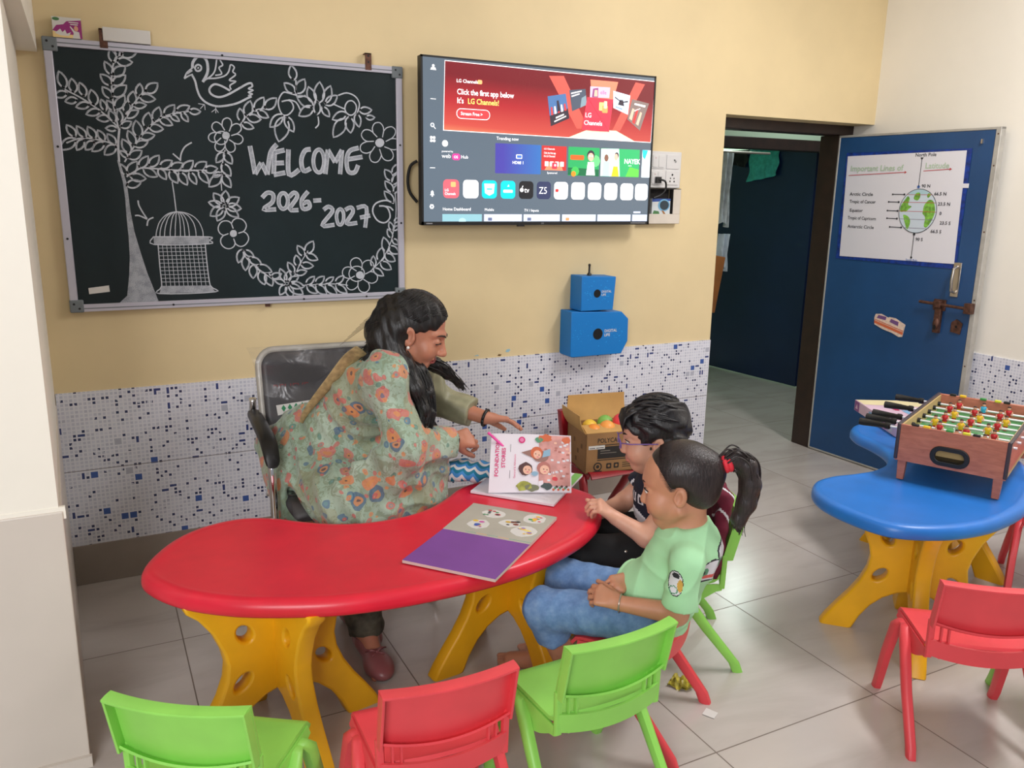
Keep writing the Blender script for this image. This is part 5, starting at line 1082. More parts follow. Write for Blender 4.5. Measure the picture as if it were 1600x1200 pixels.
def head(B, F, child=False, lids=0.0):
    s = F.s; A = F.ax(); R3 = lambda a, b, c: (a * s, b * s, c * s)
    cr = (.078, .098, .088) if child else (.074, .096, .086)
    B.ell(F(0, -.012, .036), R3(*cr), A, .02 * s)
    B.ell(F(0, .030, -.036), R3(.060 if child else .057, .064, .076), A, .03 * s)
    B.ell(F(0, .052, -.094), R3(.026, .026, .022), A, .022 * s)
    for q in (-1, 1):
        B.cone(F(q * .052, .0, -.060), F(q * .018, .058, -.098), .018 * s, .016 * s, .02 * s)
        B.ell(F(q * .036, .060, -.040), R3(.028, .026, .030), A, .02 * s)
        B.cone(F(q * .010, .088, .022), F(q * .046, .066, .020), .010 * s, .008 * s, .014 * s)
        B.ell(F(q * .032, .092, -.001), R3(.019, .012, .011), A, .010 * s, True)
        B.ell(F(q * .032, .0785, -.003), R3(.0165, .0125, .0125), A, .004 * s)
        B.cone(F(q * .017, .092, .0035 - .004 * lids), F(q * .046, .076, .001 - .004 * lids), .0036 * s, .003 * s, .004 * s)
        ek = .84 if child else 1.0; ex = .081 if child else .0775
        B.ell(F(q * ex, -.008, -.012), R3(.009, .021 * ek, .034 * ek), F.ax_tilt(.25), .008 * s)
        B.ell(F(q * (ex + .009), -.003, -.010), R3(.0095, .012 * ek, .021 * ek), F.ax_tilt(.25), .003 * s, True)
        B.ell(F(q * .0775, .008, -.016), R3(.006, .006, .008), A, .004 * s)
        B.ell(F(q * .011, .101, -.042), R3(.009, .010, .0075), A, .008 * s)
        B.ell(F(q * .006, .108, -.048), R3(.0032, .005, .003), A, .003 * s, True)
    if child:
        B.ell(F(0, .034, .040), R3(.060, .058, .052), A, .03 * s)
        for q in (-1, 1): B.ell(F(q * .034, .054, -.044), R3(.033, .032, .034), A, .025 * s)
    nl = -.006 if child else .004
    B.cone(F(0, .090, .004), F(0, .106 + nl, -.034), .0075 * s, .0105 * s, .012 * s)
    B.ell(F(0, .108 + nl, -.038), R3(.0105, .010, .0095), A, .008 * s)
    B.ell(F(0, .0865, -.066), R3(.023, .011, .007), A, .006 * s)
    B.ell(F(0, .0855, -.0765), R3(.020, .011, .0075), A, .006 * s)
    B.cone(F(-.021, .088, -.0712), F(.021, .088, -.0712), .0022 * s, .0022 * s, .003 * s, True)
def lip_mask(F, P):
    Q = F.loc(P); return (Q[:, 1] > .076) & (np.abs(Q[:, 0]) < .023) & (((Q[:, 2] + .0712) / .0135) ** 2 + (Q[:, 0] / .0235) ** 2 < 1)
def hand(B, w_, f, n, sc=1.0, curl=(.35, .4, .3), side=1, spread=.06, thumb=(.5, .35), tc=.35):
    """palm, four fingers and a thumb; f fingers, n out of the palm, side picks the thumb edge"""
    f = unit(f); n = unit(np.array(n, float) - f * (np.array(n, float) @ f)); l = np.cross(n, f) * side; w_ = np.array(w_, float)
    L = (.068, .076, .071, .056); rad = (.0088, .0090, .0086, .0076)
    B.cone(w_, w_ + f * .03 * sc, .020 * sc, .022 * sc, .012 * sc)
    for i in range(4):
        k = w_ + (f * (.084 - .004 * abs(i - 1)) + l * (.029 - .0185 * i) - n * .003) * sc
        B.cone(w_ + (f * .018 + l * (.014 - .009 * i)) * sc, k, .0125 * sc, .0115 * sc, .012 * sc)
        a = curl[0] + .06 * i; d0 = unit(f + l * spread * (1.2 - i)); p = k
        for j, fr_ in enumerate((.46, .30, .24)):
            d = unit(d0 * math.cos(a) + n * math.sin(a)); q = p + d * L[i] * fr_ * sc; r0 = rad[i] * (1 - .10 * j) * sc
            B.cone(p, q, r0, r0 * .93, .003 * sc); p = q; a += curl[min(j + 1, 2)]
    t0 = w_ + (f * .022 + l * .020 + n * .006) * sc; d = unit(f * math.cos(thumb[0]) + l * math.sin(thumb[0]) + n * thumb[1]); t1 = t0 + d * .042 * sc
    d2 = unit(d + f * tc + n * .1); t2 = t1 + d2 * .032 * sc; d3 = unit(d2 + f * tc * .8 + n * tc * .4); t3 = t2 + d3 * .026 * sc
    B.cone(t0, t1, .0150 * sc, .0115 * sc, .012 * sc); B.cone(t1, t2, .0108 * sc, .0098 * sc, .003 * sc); B.cone(t2, t3, .0096 * sc, .0082 * sc, .003 * sc)
def foot(B, ank, toe, sc=1.0, shoe=False):
    ank = np.array(ank, float); toe = np.array(toe, float); d = toe - ank; d[2] = 0; L = np.linalg.norm(d); f = d / L; l = np.array((-f[1], f[0], 0))
    z = lambda p, h: np.array((p[0], p[1], h))
    heel = z(ank - f * .035 * sc, .030 * sc); ball = z(toe - f * .045 * sc, .020 * sc)
    B.cone(ank, heel, .030 * sc, .028 * sc, .02); B.cone(heel, ball, .027 * sc, .024 * sc, .02); B.cone(ank + f * .01, ball, .028 * sc, .018 * sc, .03)
    if shoe:
        B.ell(z(toe - f * .03 * sc, .022 * sc), (.050 * sc, .036 * sc, .024 * sc), (f, l, (0, 0, 1)), .03)
        return
    for i, (o_, ln, r) in enumerate(((-.027, .040, .0115), (-.010, .036, .0085), (.004, .032, .008), (.017, .026, .0075), (.028, .018, .007))):
        p = ball + (f * .006 + l * o_) * sc; B.cone(ball + l * o_ * .8 * sc, p, .016 * sc, .0105 * sc, .008); B.cone(p, z(p + f * (ln + .008) * sc, .010 * sc), r * sc * .98, r * sc, .0015)

# ------------------------------------------------------------------ skin, hair and cloth materials
def skin_mat(name, c, red):
    t = NT(name); n = t.noise(t.pos(), 22, 4); n2 = t.noise(t.pos(), 9, 2)
    a = t.ramp(n, [(.3, rgba(tuple(v * .93 for v in c))), (.7, rgba(c))]); t.base(t.mix(t.math('MULTIPLY', n2, .35), a, rgba(red)))
    t.rough(.48); t.b.inputs['Subsurface Weight'].default_value = .12; t.b.inputs['Subsurface Radius'].default_value = (.01, .004, .002); t.b.inputs['Subsurface Scale'].default_value = .5
    t.bump(t.noise(t.pos(), 500, 2), .04, .0006); return t.m
SK_W = skin_mat('skin_warm_brown', (190, 130, 102), (184, 104, 84)); SK_B = skin_mat('skin_light', (220, 168, 142), (216, 140, 122)); SK_G = skin_mat('skin_medium', (206, 148, 116), (196, 124, 98))
LIP_W = mat('lips_rose', (150, 74, 70), .4); LIP_C = mat('lips_pink', (200, 128, 110), .45)
def hair_mat(name, c, hi):
    t = NT(name); p = t.pos(); mp = t.n('ShaderNodeMapping'); t.l(p, mp.inputs[0]); mp.inputs['Scale'].default_value = (60, 60, 9); n = t.noise(mp.outputs[0], 4, 4, .6, .8)
    t.base(t.ramp(n, [(.35, rgba(c)), (.75, rgba(hi))])); t.rough(.36); t.bump(n, .5, .003); return t.m
H_W = hair_mat('black_hair', (12, 10, 10), (26, 22, 22)); H_B = hair_mat('black_boy_hair', (16, 15, 18), (42, 40, 44)); H_G = hair_mat('dark_brown_hair', (24, 18, 19), (58, 46, 46))
EYEW = mat('eye_white', (226, 220, 214), .25); IRIS = mat('dark_iris', (34, 20, 14), .2); LASH = mat('lash_black', (18, 13, 12), .6)
def cloth_bump(t, s=900, k=.15): t.bump(t.noise(t.pos(), s, 2), k, .0008)
def floral():
    """sage chiffon printed with coral, orange and blue feather-eye flowers"""
    t = NT('floral_dupatta'); p = t.pos()
    wob = t.n('ShaderNodeTexNoise'); t.l(p, wob.inputs[0]); wob.inputs['Scale'].default_value = 14; wob.inputs['Detail'].default_value = 2
    vm = t.n('ShaderNodeVectorMath', operation='MULTIPLY_ADD'); t.l(wob.outputs['Color'], vm.inputs[0]); vm.inputs[1].default_value = (.045, .045, .045); t.l(p, vm.inputs[2])
    P = vm.outputs[0]; n = t.noise(p, 7, 4, .6)
    base = t.ramp(n, [(.3, rgba((122, 144, 122))), (.5, rgba((156, 178, 158))), (.7, rgba((176, 196, 178)))])
    streak = t.noise(p, 34, 4, .7, 1.5); base = t.mix(t.math('MULTIPLY', t.math('GREATER_THAN', streak, .53), .5), base, rgba((112, 122, 88)))
    base = t.mix(t.math('MULTIPLY', t.math('GREATER_THAN', t.noise(p, 5, 2), .56), .35), base, rgba((150, 140, 100)))
    def motif(scale, r, cols, ring, seed, dens):
        nonlocal base
        v = t.n('ShaderNodeTexVoronoi'); mp = t.n('ShaderNodeMapping'); t.l(P, mp.inputs[0]); mp.inputs['Location'].default_value = (seed, seed * .7, seed * .3); t.l(mp.outputs[0], v.inputs['Vector'])
        v.inputs['Scale'].default_value = scale; v.inputs['Randomness'].default_value = .85
        s = t.n('ShaderNodeSeparateColor'); t.l(v.outputs['Color'], s.inputs[0]); on = t.math('LESS_THAN', s.outputs[1], dens)
        d = v.outputs['Distance']
        c = t.ramp(s.outputs[0], cols); c.node.color_ramp.interpolation = 'CONSTANT'
        base = t.mix(t.math('MULTIPLY', on, t.math('MULTIPLY', t.math('LESS_THAN', d, r), .74)), base, c)
        base = t.mix(t.math('MULTIPLY', on, t.math('MULTIPLY', t.math('LESS_THAN', d, r * .55), .8)), base, ring[0]); base = t.mix(t.math('MULTIPLY', on, t.math('MULTIPLY', t.math('LESS_THAN', d, r * .26), .8)), base, ring[1])
    motif(18, .42, [(0, rgba((206, 104, 96))), (.34, rgba((214, 122, 70))), (.62, rgba((60, 92, 128))), (.8, rgba((200, 90, 88)))], (rgba((206, 140, 84)), rgba((58, 58, 74))), 2.3, .62)
    motif(29, .36, [(0, rgba((66, 104, 140))), (.4, rgba((196, 96, 92))), (.7, rgba((84, 128, 112)))], (rgba((110, 150, 150)), rgba((210, 130, 84))), 6.1, .42)
    motif(46, .34, [(0, rgba((210, 140, 80))), (.5, rgba((188, 84, 92)))], (rgba((196, 120, 96)), rgba((150, 170, 140))), 9.7, .22)
    t.base(base); t.rough(.72); t.b.inputs['Sheen Weight'].default_value = .25
    w_ = t.n('ShaderNodeTexWave'); t.l(p, w_.inputs['Vector']); w_.inputs['Scale'].default_value = 26; w_.inputs['Distortion'].default_value = 9; w_.inputs['Detail'].default_value = 3
    t.bump(w_.outputs['Fac'], .22, .003); return t.m
FLORAL = floral()
KURTA = mat('sage_silk', (152, 150, 122), .45, var=.10, vscale=18, bump=.25, bscale=30); TANB = mat('tan_pleated_border', (168, 148, 104), .7, var=.14, vscale=60, bump=.6, bscale=160)
NAVY = mat('navy_jersey', (26, 28, 46), .85, var=.1, bump=.15, bscale=700); BLACKT = mat('black_twill', (15, 15, 17), .85, bump=.15, bscale=600); MINT = mat('mint_jersey', (172, 226, 176), .8, var=.03, bump=.12, bscale=700)
def denim():
    t = NT('blue_denim'); p = t.pos(); n = t.noise(p, 38, 6, .65); n2 = t.noise(p, 700, 2)
    t.base(t.ramp(n, [(.2, rgba((84, 118, 168))), (.5, rgba((110, 146, 194))), (.85, rgba((146, 174, 210)))])); t.rough(.85); t.bump(n2, .3, .001); return t.m
DENIM = denim()
PRW = mat('print_white', (218, 218, 224), .7); PRG = mat('print_green', (90, 150, 116), .7); PRK = mat('print_dark', (40, 44, 50), .7); PRR = mat('print_coral', (214, 92, 84), .7); PRO = mat('print_ochre', (206, 160, 70), .7)

def strands(b, spine, rad, n, r0, r1, m, seed, spread_end=1.0, nseg=5):
    """a lock of hair: n tapering strands round a spine"""
    rg = random.Random(seed); S = smooth_pts(spine, 5, False); N = len(S)
    for i in range(n):
        o = Vector((rg.gauss(0, 1), rg.gauss(0, 1), rg.gauss(0, 1))) * rad * .5; ph = rg.uniform(0, 6)
        cut = N - rg.randint(0, N // 4); pts = []; rr = []
        for j in range(max(4, cut)):
            q = j / (N - 1); a = .55 + .45 * math.sin(math.pi * min(1, q * 1.2 + .15)); a *= (1 + (spread_end - 1) * q)
            pts.append(Vector(S[min(j, N - 1)]) + o * a + Vector((math.sin(ph + 6 * q), math.cos(ph * 1.3 + 5 * q), 0)) * rad * .12); rr.append(r0 * (1 - q) + r1 * q)
        b.tube(pts, rr, m, nseg)
def eye(F, parent, q, open_=1.0, fy=.0835):
    b = MB(); M = Matrix(((F.r[0], F.f[0], F.u[0], 0), (F.r[1], F.f[1], F.u[1], 0), (F.r[2], F.f[2], F.u[2], 0), (0, 0, 0, 1))); s = F.s
    c = F(q * .033, fy, -.0035)
    T = Matrix.Translation(Vector(c)) @ M
    b.ball((0, 0, 0), (.0135 * s, .0118 * s, .0085 * s * open_), EYEW, 14, T); b.ball((q * .0005, .0062 * s, -.001 * s), (.0062 * s, .0062 * s, .0062 * s * open_), IRIS, 12, T); b.build('eye', parent, angle=180)
def brow(F, parent, m, q, th=.0028):
    b = MB(); b.tube([F(q * .012, .1005, .019), F(q * .022, .0975, .0235), F(q * .036, .088, .024), F(q * .050, .072, .018)], [th * F.s, th * 1.15 * F.s, th * F.s, th * .5 * F.s], m, 6, flat=(1.5, .8)); b.build('eyebrow', parent, angle=180)
def lash(F, parent, q, lids=0.0, th=.0017, fy=0.0):
    b = MB(); d = -.0075 * lids
    b.tube([F(q * .018, .0905 + fy, -.002 + d), F(q * .026, .0935 + fy, .003 + d), F(q * .037, .0915 + fy, .0035 + d), F(q * .050, .081 + fy, -.001 + d)], [th * .7 * F.s, th * F.s, th * F.s, th * 1.1 * F.s], LASH, 6); b.build('eyelashes', parent, angle=180)

# ------------------------------------------------------------------ the teacher
def teacher():
    t = thing('person', 'woman in a sage kurta and floral dupatta seated leaning over open book', 'person', (.72, -.52, 0))
    inv = Matrix.Translation((-.72, .52, 0))
    def par(o): o.parent = t; o.matrix_parent_inverse = inv; return o
    F = Frame((.905, -.805, 1.018), (.80, -.47, -.37), 0.0, .95)
    pel = V3(.70, -.50, .55); che = V3(.80, -.685, .82); nk = V3(.865, -.745, .925); Rs = V3(.785, -.865, .905); Ls = V3(.975, -.62, .875)
    Re = V3(.80, -.955, .69); Rw = V3(1.0, -.86, .662); Le = V3(1.075, -.565, .715); Lw = V3(1.195, -.70, .675)
    kR = V3(.66, -.86, .50); kL = V3(.87, -.83, .50); aR = V3(.69, -.90, .085); aL = V3(.70, -.72, .085)
    B = Body(.0036); head(B, F, False, 1.0)
    B.cone(F(0, -.035, -.05), nk, .050, .052, .03); B.cone(nk - (0, 0, .03), Rs, .036, .036, .03); B.cone(nk - (0, 0, .03), Ls, .036, .036, .03)
    B.cone(nk, che, .07, .095, .05); B.cone(che, pel, .10, .12, .05); B.cone(Rs, Re, .040, .036, .02); B.cone(Re, Rw, .036, .0235, .02); B.cone(Ls, Le, .040, .036, .02); B.cone(Le, Lw, .036, .0235, .02)
    for k_, a_, s_ in ((kR, aR, -.05), (kL, aL, .06)): B.cone(pel + (s_, -.03, -.02), k_, .085, .06, .04); B.cone(k_, a_, .055, .034, .02)
    foot(B, aR, (.69, -1.055, .02), .95); foot(B, aL, (.715, -.865, .02), .95)
    hand(B, Rw, (.93, .25, -.10), (.15, .75, -.65), .95, (.45, .75, .55), -1 if False else 1, .03, (.45, .5), .5)
    hand(B, Lw, (.93, -.15, -.18), (-.05, -.25, -1), .95, (.18, .22, .18), -1, .05, (.6, .25), .3)
    o = B.mesh('body', [SK_W, LIP_W], None, lambda P: lip_mask(F, P)); par(o)
    for q in (-1, 1): par_brow = None; brow(F, o, mat('brow_dark', (40, 28, 24), .8), q, .0019); lash(F, o, q, .9, .0018)
    # kurta: loose tunic with elbow sleeves and long skirt
    K = Body(.0045)
    K.cone(pel, che, .148, .122, .05); K.cone(che, nk - (0.02, -.02, .05), .118, .072, .05); K.cone(nk - (0, 0, .045), Rs, .045, .048, .05); K.cone(nk - (0, 0, .045), Ls, .045, .052, .05)
    K.cone(Ls, Le, .056, .054, .03); K.cone(Le, Le + (Lw - Le) * .72, .054, .052, .02, flat=True); K.cone(Rs, Re, .046, .044, .03); K.cone(Re, Re + (Rw - Re) * .8, .044, .036, .02, flat=True)
    for k_, a_, s_ in ((kR, aR, -.05), (kL, aL, .06)): K.cone(pel + (s_, -.03, -.03), k_, .098, .066, .04); K.cone(k_, k_ + (a_ - k_) * .5, .064, .070, .04, flat=True)
    K.dispf = lambda X, Y, Z: .0035 * np.sin(62 * X + 40 * Z) * np.sin(35 * Y - 48 * Z) + .002 * np.sin(120 * (X + Y) + 30 * Z)
    k = par(K.mesh('kurta', [KURTA], None)); 
    Tr = Body(.0045)
    for k_, a_ in ((kR, aR), (kL, aL)): Tr.cone(k_ - (0, 0, .05), a_ + (0, 0, -.012), .070, .056, .03, flat=True)
    Tr.dispf = lambda X, Y, Z: .005 * np.sin(90 * Z + 20 * X) * np.sin(50 * X + 40 * Y)
    par(Tr.mesh('trousers', [mat('dark_sage_print', (74, 72, 62), .85, var=.4, vscale=24)], None))
    # dupatta: over the near shoulder, arm and lap, hanging to both sides
    D = Body(.0045)
    cam_side = unit((-.46, -.89, 0)); off = cam_side * .020
    D.cone(pel + off, che + off, .150, .120, .04); D.cone(che + off, Rs + (-.01, -.005, -.015), .110, .058, .05); D.cone(nk + (-.045, -.04, -.030), Rs + (0, 0, -.006), .040, .053, .05)
    D.trim(nk + (.06, .07, -.16), (.93, .30, .1), .30, .01); D.trim(nk + (.02, .10, -.05), (.55, .82, .2), .20, .01)
    D.cone(Rs, Re, .056, .062, .05); D.cone(Re, Re + (Rw - Re) * .95, .067, .050, .03, flat=True)
    D.cone(pel + (-.06, -.04, -.01), kR, .128, .102, .06); D.cone(pel + (.06, -.04, -.01), kL, .124, .100, .06)
    D.quad(Re + (0, 0, -.04), Rw + (-.02, .01, -.03), (.955, -.845, .40), (.74, -.935, .41), .018, .05); D.quad(Re, (.74, -.945, .41), (.62, -.905, .38), (.68, -.88, .62), .014, .05)
    D.quad(kR + (0, -.07, .0), kL + (.03, -.06, 0), (.90, -.87, .33), (.66, -.95, .33), .013, .05)
    # fall on the left: over the chair seat and arm
    D.quad((.62, -.56, .68), (.50, -.38, .60), (.492, -.60, .34), (.60, -.74, .42), .016, .06); D.quad((.60, -.50, .70), (.58, -.34, .66), (.50, -.36, .56), (.52, -.60, .52), .016, .06)
    D.quad((.505, -.42, .58), (.505, -.66, .52), (.503, -.62, .30), (.503, -.46, .40), .012, .03)
    D.trim((.7, -.7, .20), (0, 0, -1), .5) if False else None
    def folds(X, Y, Z):
        a = X * .8 - Y * .45 + Z * .9; b = X * .3 + Y * .9 - Z * .6; c = X * .6 + Y * .3 - Z * .2
        return .010 * np.abs(np.sin(30 * a + 2.0 * np.sin(11 * b) + .8 * np.sin(31 * c))) - .006 + .004 * np.sin(47 * c + 2.5 * np.sin(19 * a)) + .0012 * np.sin(110 * b + 40 * a)
    D.dispf = folds
    d = par(D.mesh('dupatta', [FLORAL], None, None, 1)); d['label'] = 'sheer floral printed dupatta'
    # tan border running down the back edge
    b = MB(); P0 = V3(.765, -.845, .965); bk = [V3(.735, -.79, .965), V3(.700, -.75, .93), V3(.655, -.71, .86), V3(.615, -.66, .79), V3(.588, -.62, .735), V3(.578, -.60, .70)]
    secs = []
    for i, q in enumerate(smooth_pts(bk, 5, False)):
        w_ = .030 * (1 - .75 * i / 26); q = Vector(q); secs.append(rsec(q, Vector((.50, .12, -.42)).normalized(), Vector((-.45, -.62, .35)).normalized(), w_ * 1.7, w_ * 1.1, 12))
    b.loft(secs, TANB); o2 = b.build('dupatta_border', d, sub=1, angle=180)
    # hair
    Hh = Body(.0034)
    Hh.ell(F(0, -.014, .040), tuple(F.s * v for v in (.0795, .1035, .0925)), F.ax(), .01); Hh.ell(F(0, -.065, -.01), tuple(F.s * v for v in (.070, .060, .075)), F.ax(), .03)
    Hh.trim(F(0, .094, .052), F.f * .52 - F.u * .85, .120 * F.s, .012); Hh.trim(F(0, .085, -.06), F.f * .96 + F.u * .1, .13 * F.s, .006)
    for q in (-1, 1): Hh.ell(F(q * .082, .004, -.020), tuple(F.s * v for v in (.020, .024, .034)), F.ax(), .004, True)
    W3 = lambda *a: [np.array(p, float) for p in a]
    locks = [(W3(F(.066, -.050, .0), F(.070, -.052, -.06), (.838, -.872, .925), (.866, -.905, .855), (.884, -.922, .79), (.868, -.935, .735), (.850, -.935, .70)), (.034, .030, .027, .022, .017, .011, .004), .026, 120, 1.0),
             (W3(F(.062, -.03, -.03), F(.064, -.025, -.09), (.895, -.850, .90), (.912, -.89, .835), (.916, -.91, .77), (.896, -.925, .715)), (.022, .020, .017, .013, .009, .003), .018, 60, 1.0),
             (W3(F(-.062, -.035, -.02), F(-.066, -.03, -.10), (1.000, -.735, .885), (1.046, -.725, .850), (1.085, -.722, .815), (1.104, -.722, .792)), (.028, .025, .021, .016, .010, .004), .020, 80, 1.0),
             (W3(F(.0, -.10, .03), F(.01, -.105, -.05), (.815, -.770, .975), (.775, -.765, .952), (.745, -.77, .930)), (.05, .05, .040, .026, .008), .034, 130, 1.5),
             (W3(F(.05, -.08, .01), F(.05, -.09, -.06), (.812, -.835, .958), (.772, -.845, .945)), (.04, .040, .030, .008), .028, 80, 1.4)]
    for sp, rc, _, _, _ in locks: Hh.chain(sp, rc, .02)
    Hh.dispf = lambda X, Y, Z: .0016 * np.sin(210 * (X * .9 - Y * .4) + 60 * Z) + .0010 * np.sin(330 * (X * .4 + Y * .9) - 40 * Z)
    h_ = par(Hh.mesh('hair', [H_W], None, None, 1))
    b = MB()
    for k_, (sp, rc, rad, n_, se) in enumerate(locks): strands(b, sp, rad, n_, .0026, .0007, H_W, k_ + 1, se, 4)
    strands(b, W3(F(-.060, .0, -.09), (1.02, -.76, .885), (1.065, -.75, .84), (1.11, -.74, .785)), .007, 9, .0016, .0006, H_W, 16)
    for i in range(7):
        a = F(.02 * i - .05, -.105, .0); b.tube([Vector(a), Vector(a) + Vector((-.05, .01, .010 - .004 * i)), Vector(a) + Vector((-.085 - .008 * i, .01, -.014 - .009 * i))], [.0009, .0007, .0004], H_W, 4)
    for q in (-1, 1):     # combed away from the centre parting
        for i in range(46):
            rg = random.Random(500 + i); y0 = .078 - .0036 * i; pts = []
            for k in range(7):
                e = k / 6; an = q * (.03 + 1.5 * e); y = y0 - .055 * e * e - .012 * e + rg.uniform(-.002, .002); rr = math.sqrt(max(.03, 1 - ((y + .014) / .1045) ** 2))
                pts.append(F(math.sin(an) * .0806 * rr, y, .040 + math.cos(an) * .0936 * rr))
            b.tube(pts, [.0010, .0018, .0019, .0019, .0018, .0015, .0008], H_W, 4)
    b.build('hair_locks', h_, angle=180)
    b = MB(); b.ball(F(.083, .004, -.045), .0052, mat('pearl', (235, 230, 222), .2), 12); par(b.build('earring', None, angle=180))
    def bangle(name, a, c, pos, r, th, m):
        d_ = unit(c - a); p = a + (c - a) * pos; e1 = unit(np.cross(d_, (0, 0, 1))); e2 = np.cross(d_, e1); b = MB()
        b.tube([tuple(p + (e1 * math.cos(i * math.pi / 10) + e2 * math.sin(i * math.pi / 10)) * r) for i in range(21)], th, m, 8); par(b.build(name, None, angle=180))
    bangle('bracelet', Le, Lw, 1.02, .0285, .0052, BLACKP); bangle('bangle', Re, Rw, 1.03, .0275, .0035, BLACKP)
    # shoe on the visible foot and its pair
    MAUVE = mat('mauve_shoe_leather', (142, 84, 86), .35); SOLE = mat('dark_sole', (50, 34, 34), .6)
    for a_, toe in ((aR, V3(.69, -1.055, .02)), (aL, V3(.715, -.865, .02))):
        S_ = Body(.0036); foot(S_, a_ * (1, 1, 0) + (0, 0, .05), toe, 1.10, True); S_.ell(tuple(toe * (1, 1, 0) + np.array((0, .02, .020))), (.040, .060, .026), None, .02)
        S_.trim((a_[0], a_[1] + .01, .058), (0, .28, .96), .085, .004)
        s_ = par(S_.mesh('shoe', [MAUVE, SOLE], None, lambda P: P[:, 2] < .008, 1)); b = MB()
        c = Vector((toe[0], toe[1] + .048, .060))
        for q in (-1, 1): b.tube([c, c + Vector((q * .016, .006, .008)), c + Vector((q * .032, .012, .002)), c + Vector((q * .014, .012, .001)), c], .0028, MAUVE, 6); b.tube([c, c + Vector((q * .020, -.016, -.002))], .0024, MAUVE, 6)
        b.ball(c, .006, MAUVE, 8); b.build('bow', s_, angle=180)
teacher()

def creases(X, Y, Z, amp, k=1.0):
    a = X * .75 - Y * .55 + Z * .45; b = X * .5 + Y * .75 - Z * .55; c = X * .3 - Y * .4 - Z * .85
    m = .5 + .5 * np.sin(13 * b * k + 1.7 * np.sin(9 * c))
    f = (1 - np.abs(np.sin(30 * k * a + 2.4 * np.sin(13 * b * k) + 1.3 * np.sin(21 * c)))) ** 2.2
    g = (1 - np.abs(np.sin(26 * k * c + 2.1 * np.sin(17 * a * k) + .7))) ** 2.6
    return -amp * (f * m + .7 * g * (1 - m)) + .35 * amp
def kid_torso(S, hip, shc, nk, L, Rr, wd, k=.04):
    S.cone(hip + (L - Rr) * .0, shc - (0, 0, .06), wd, wd * .92, k)
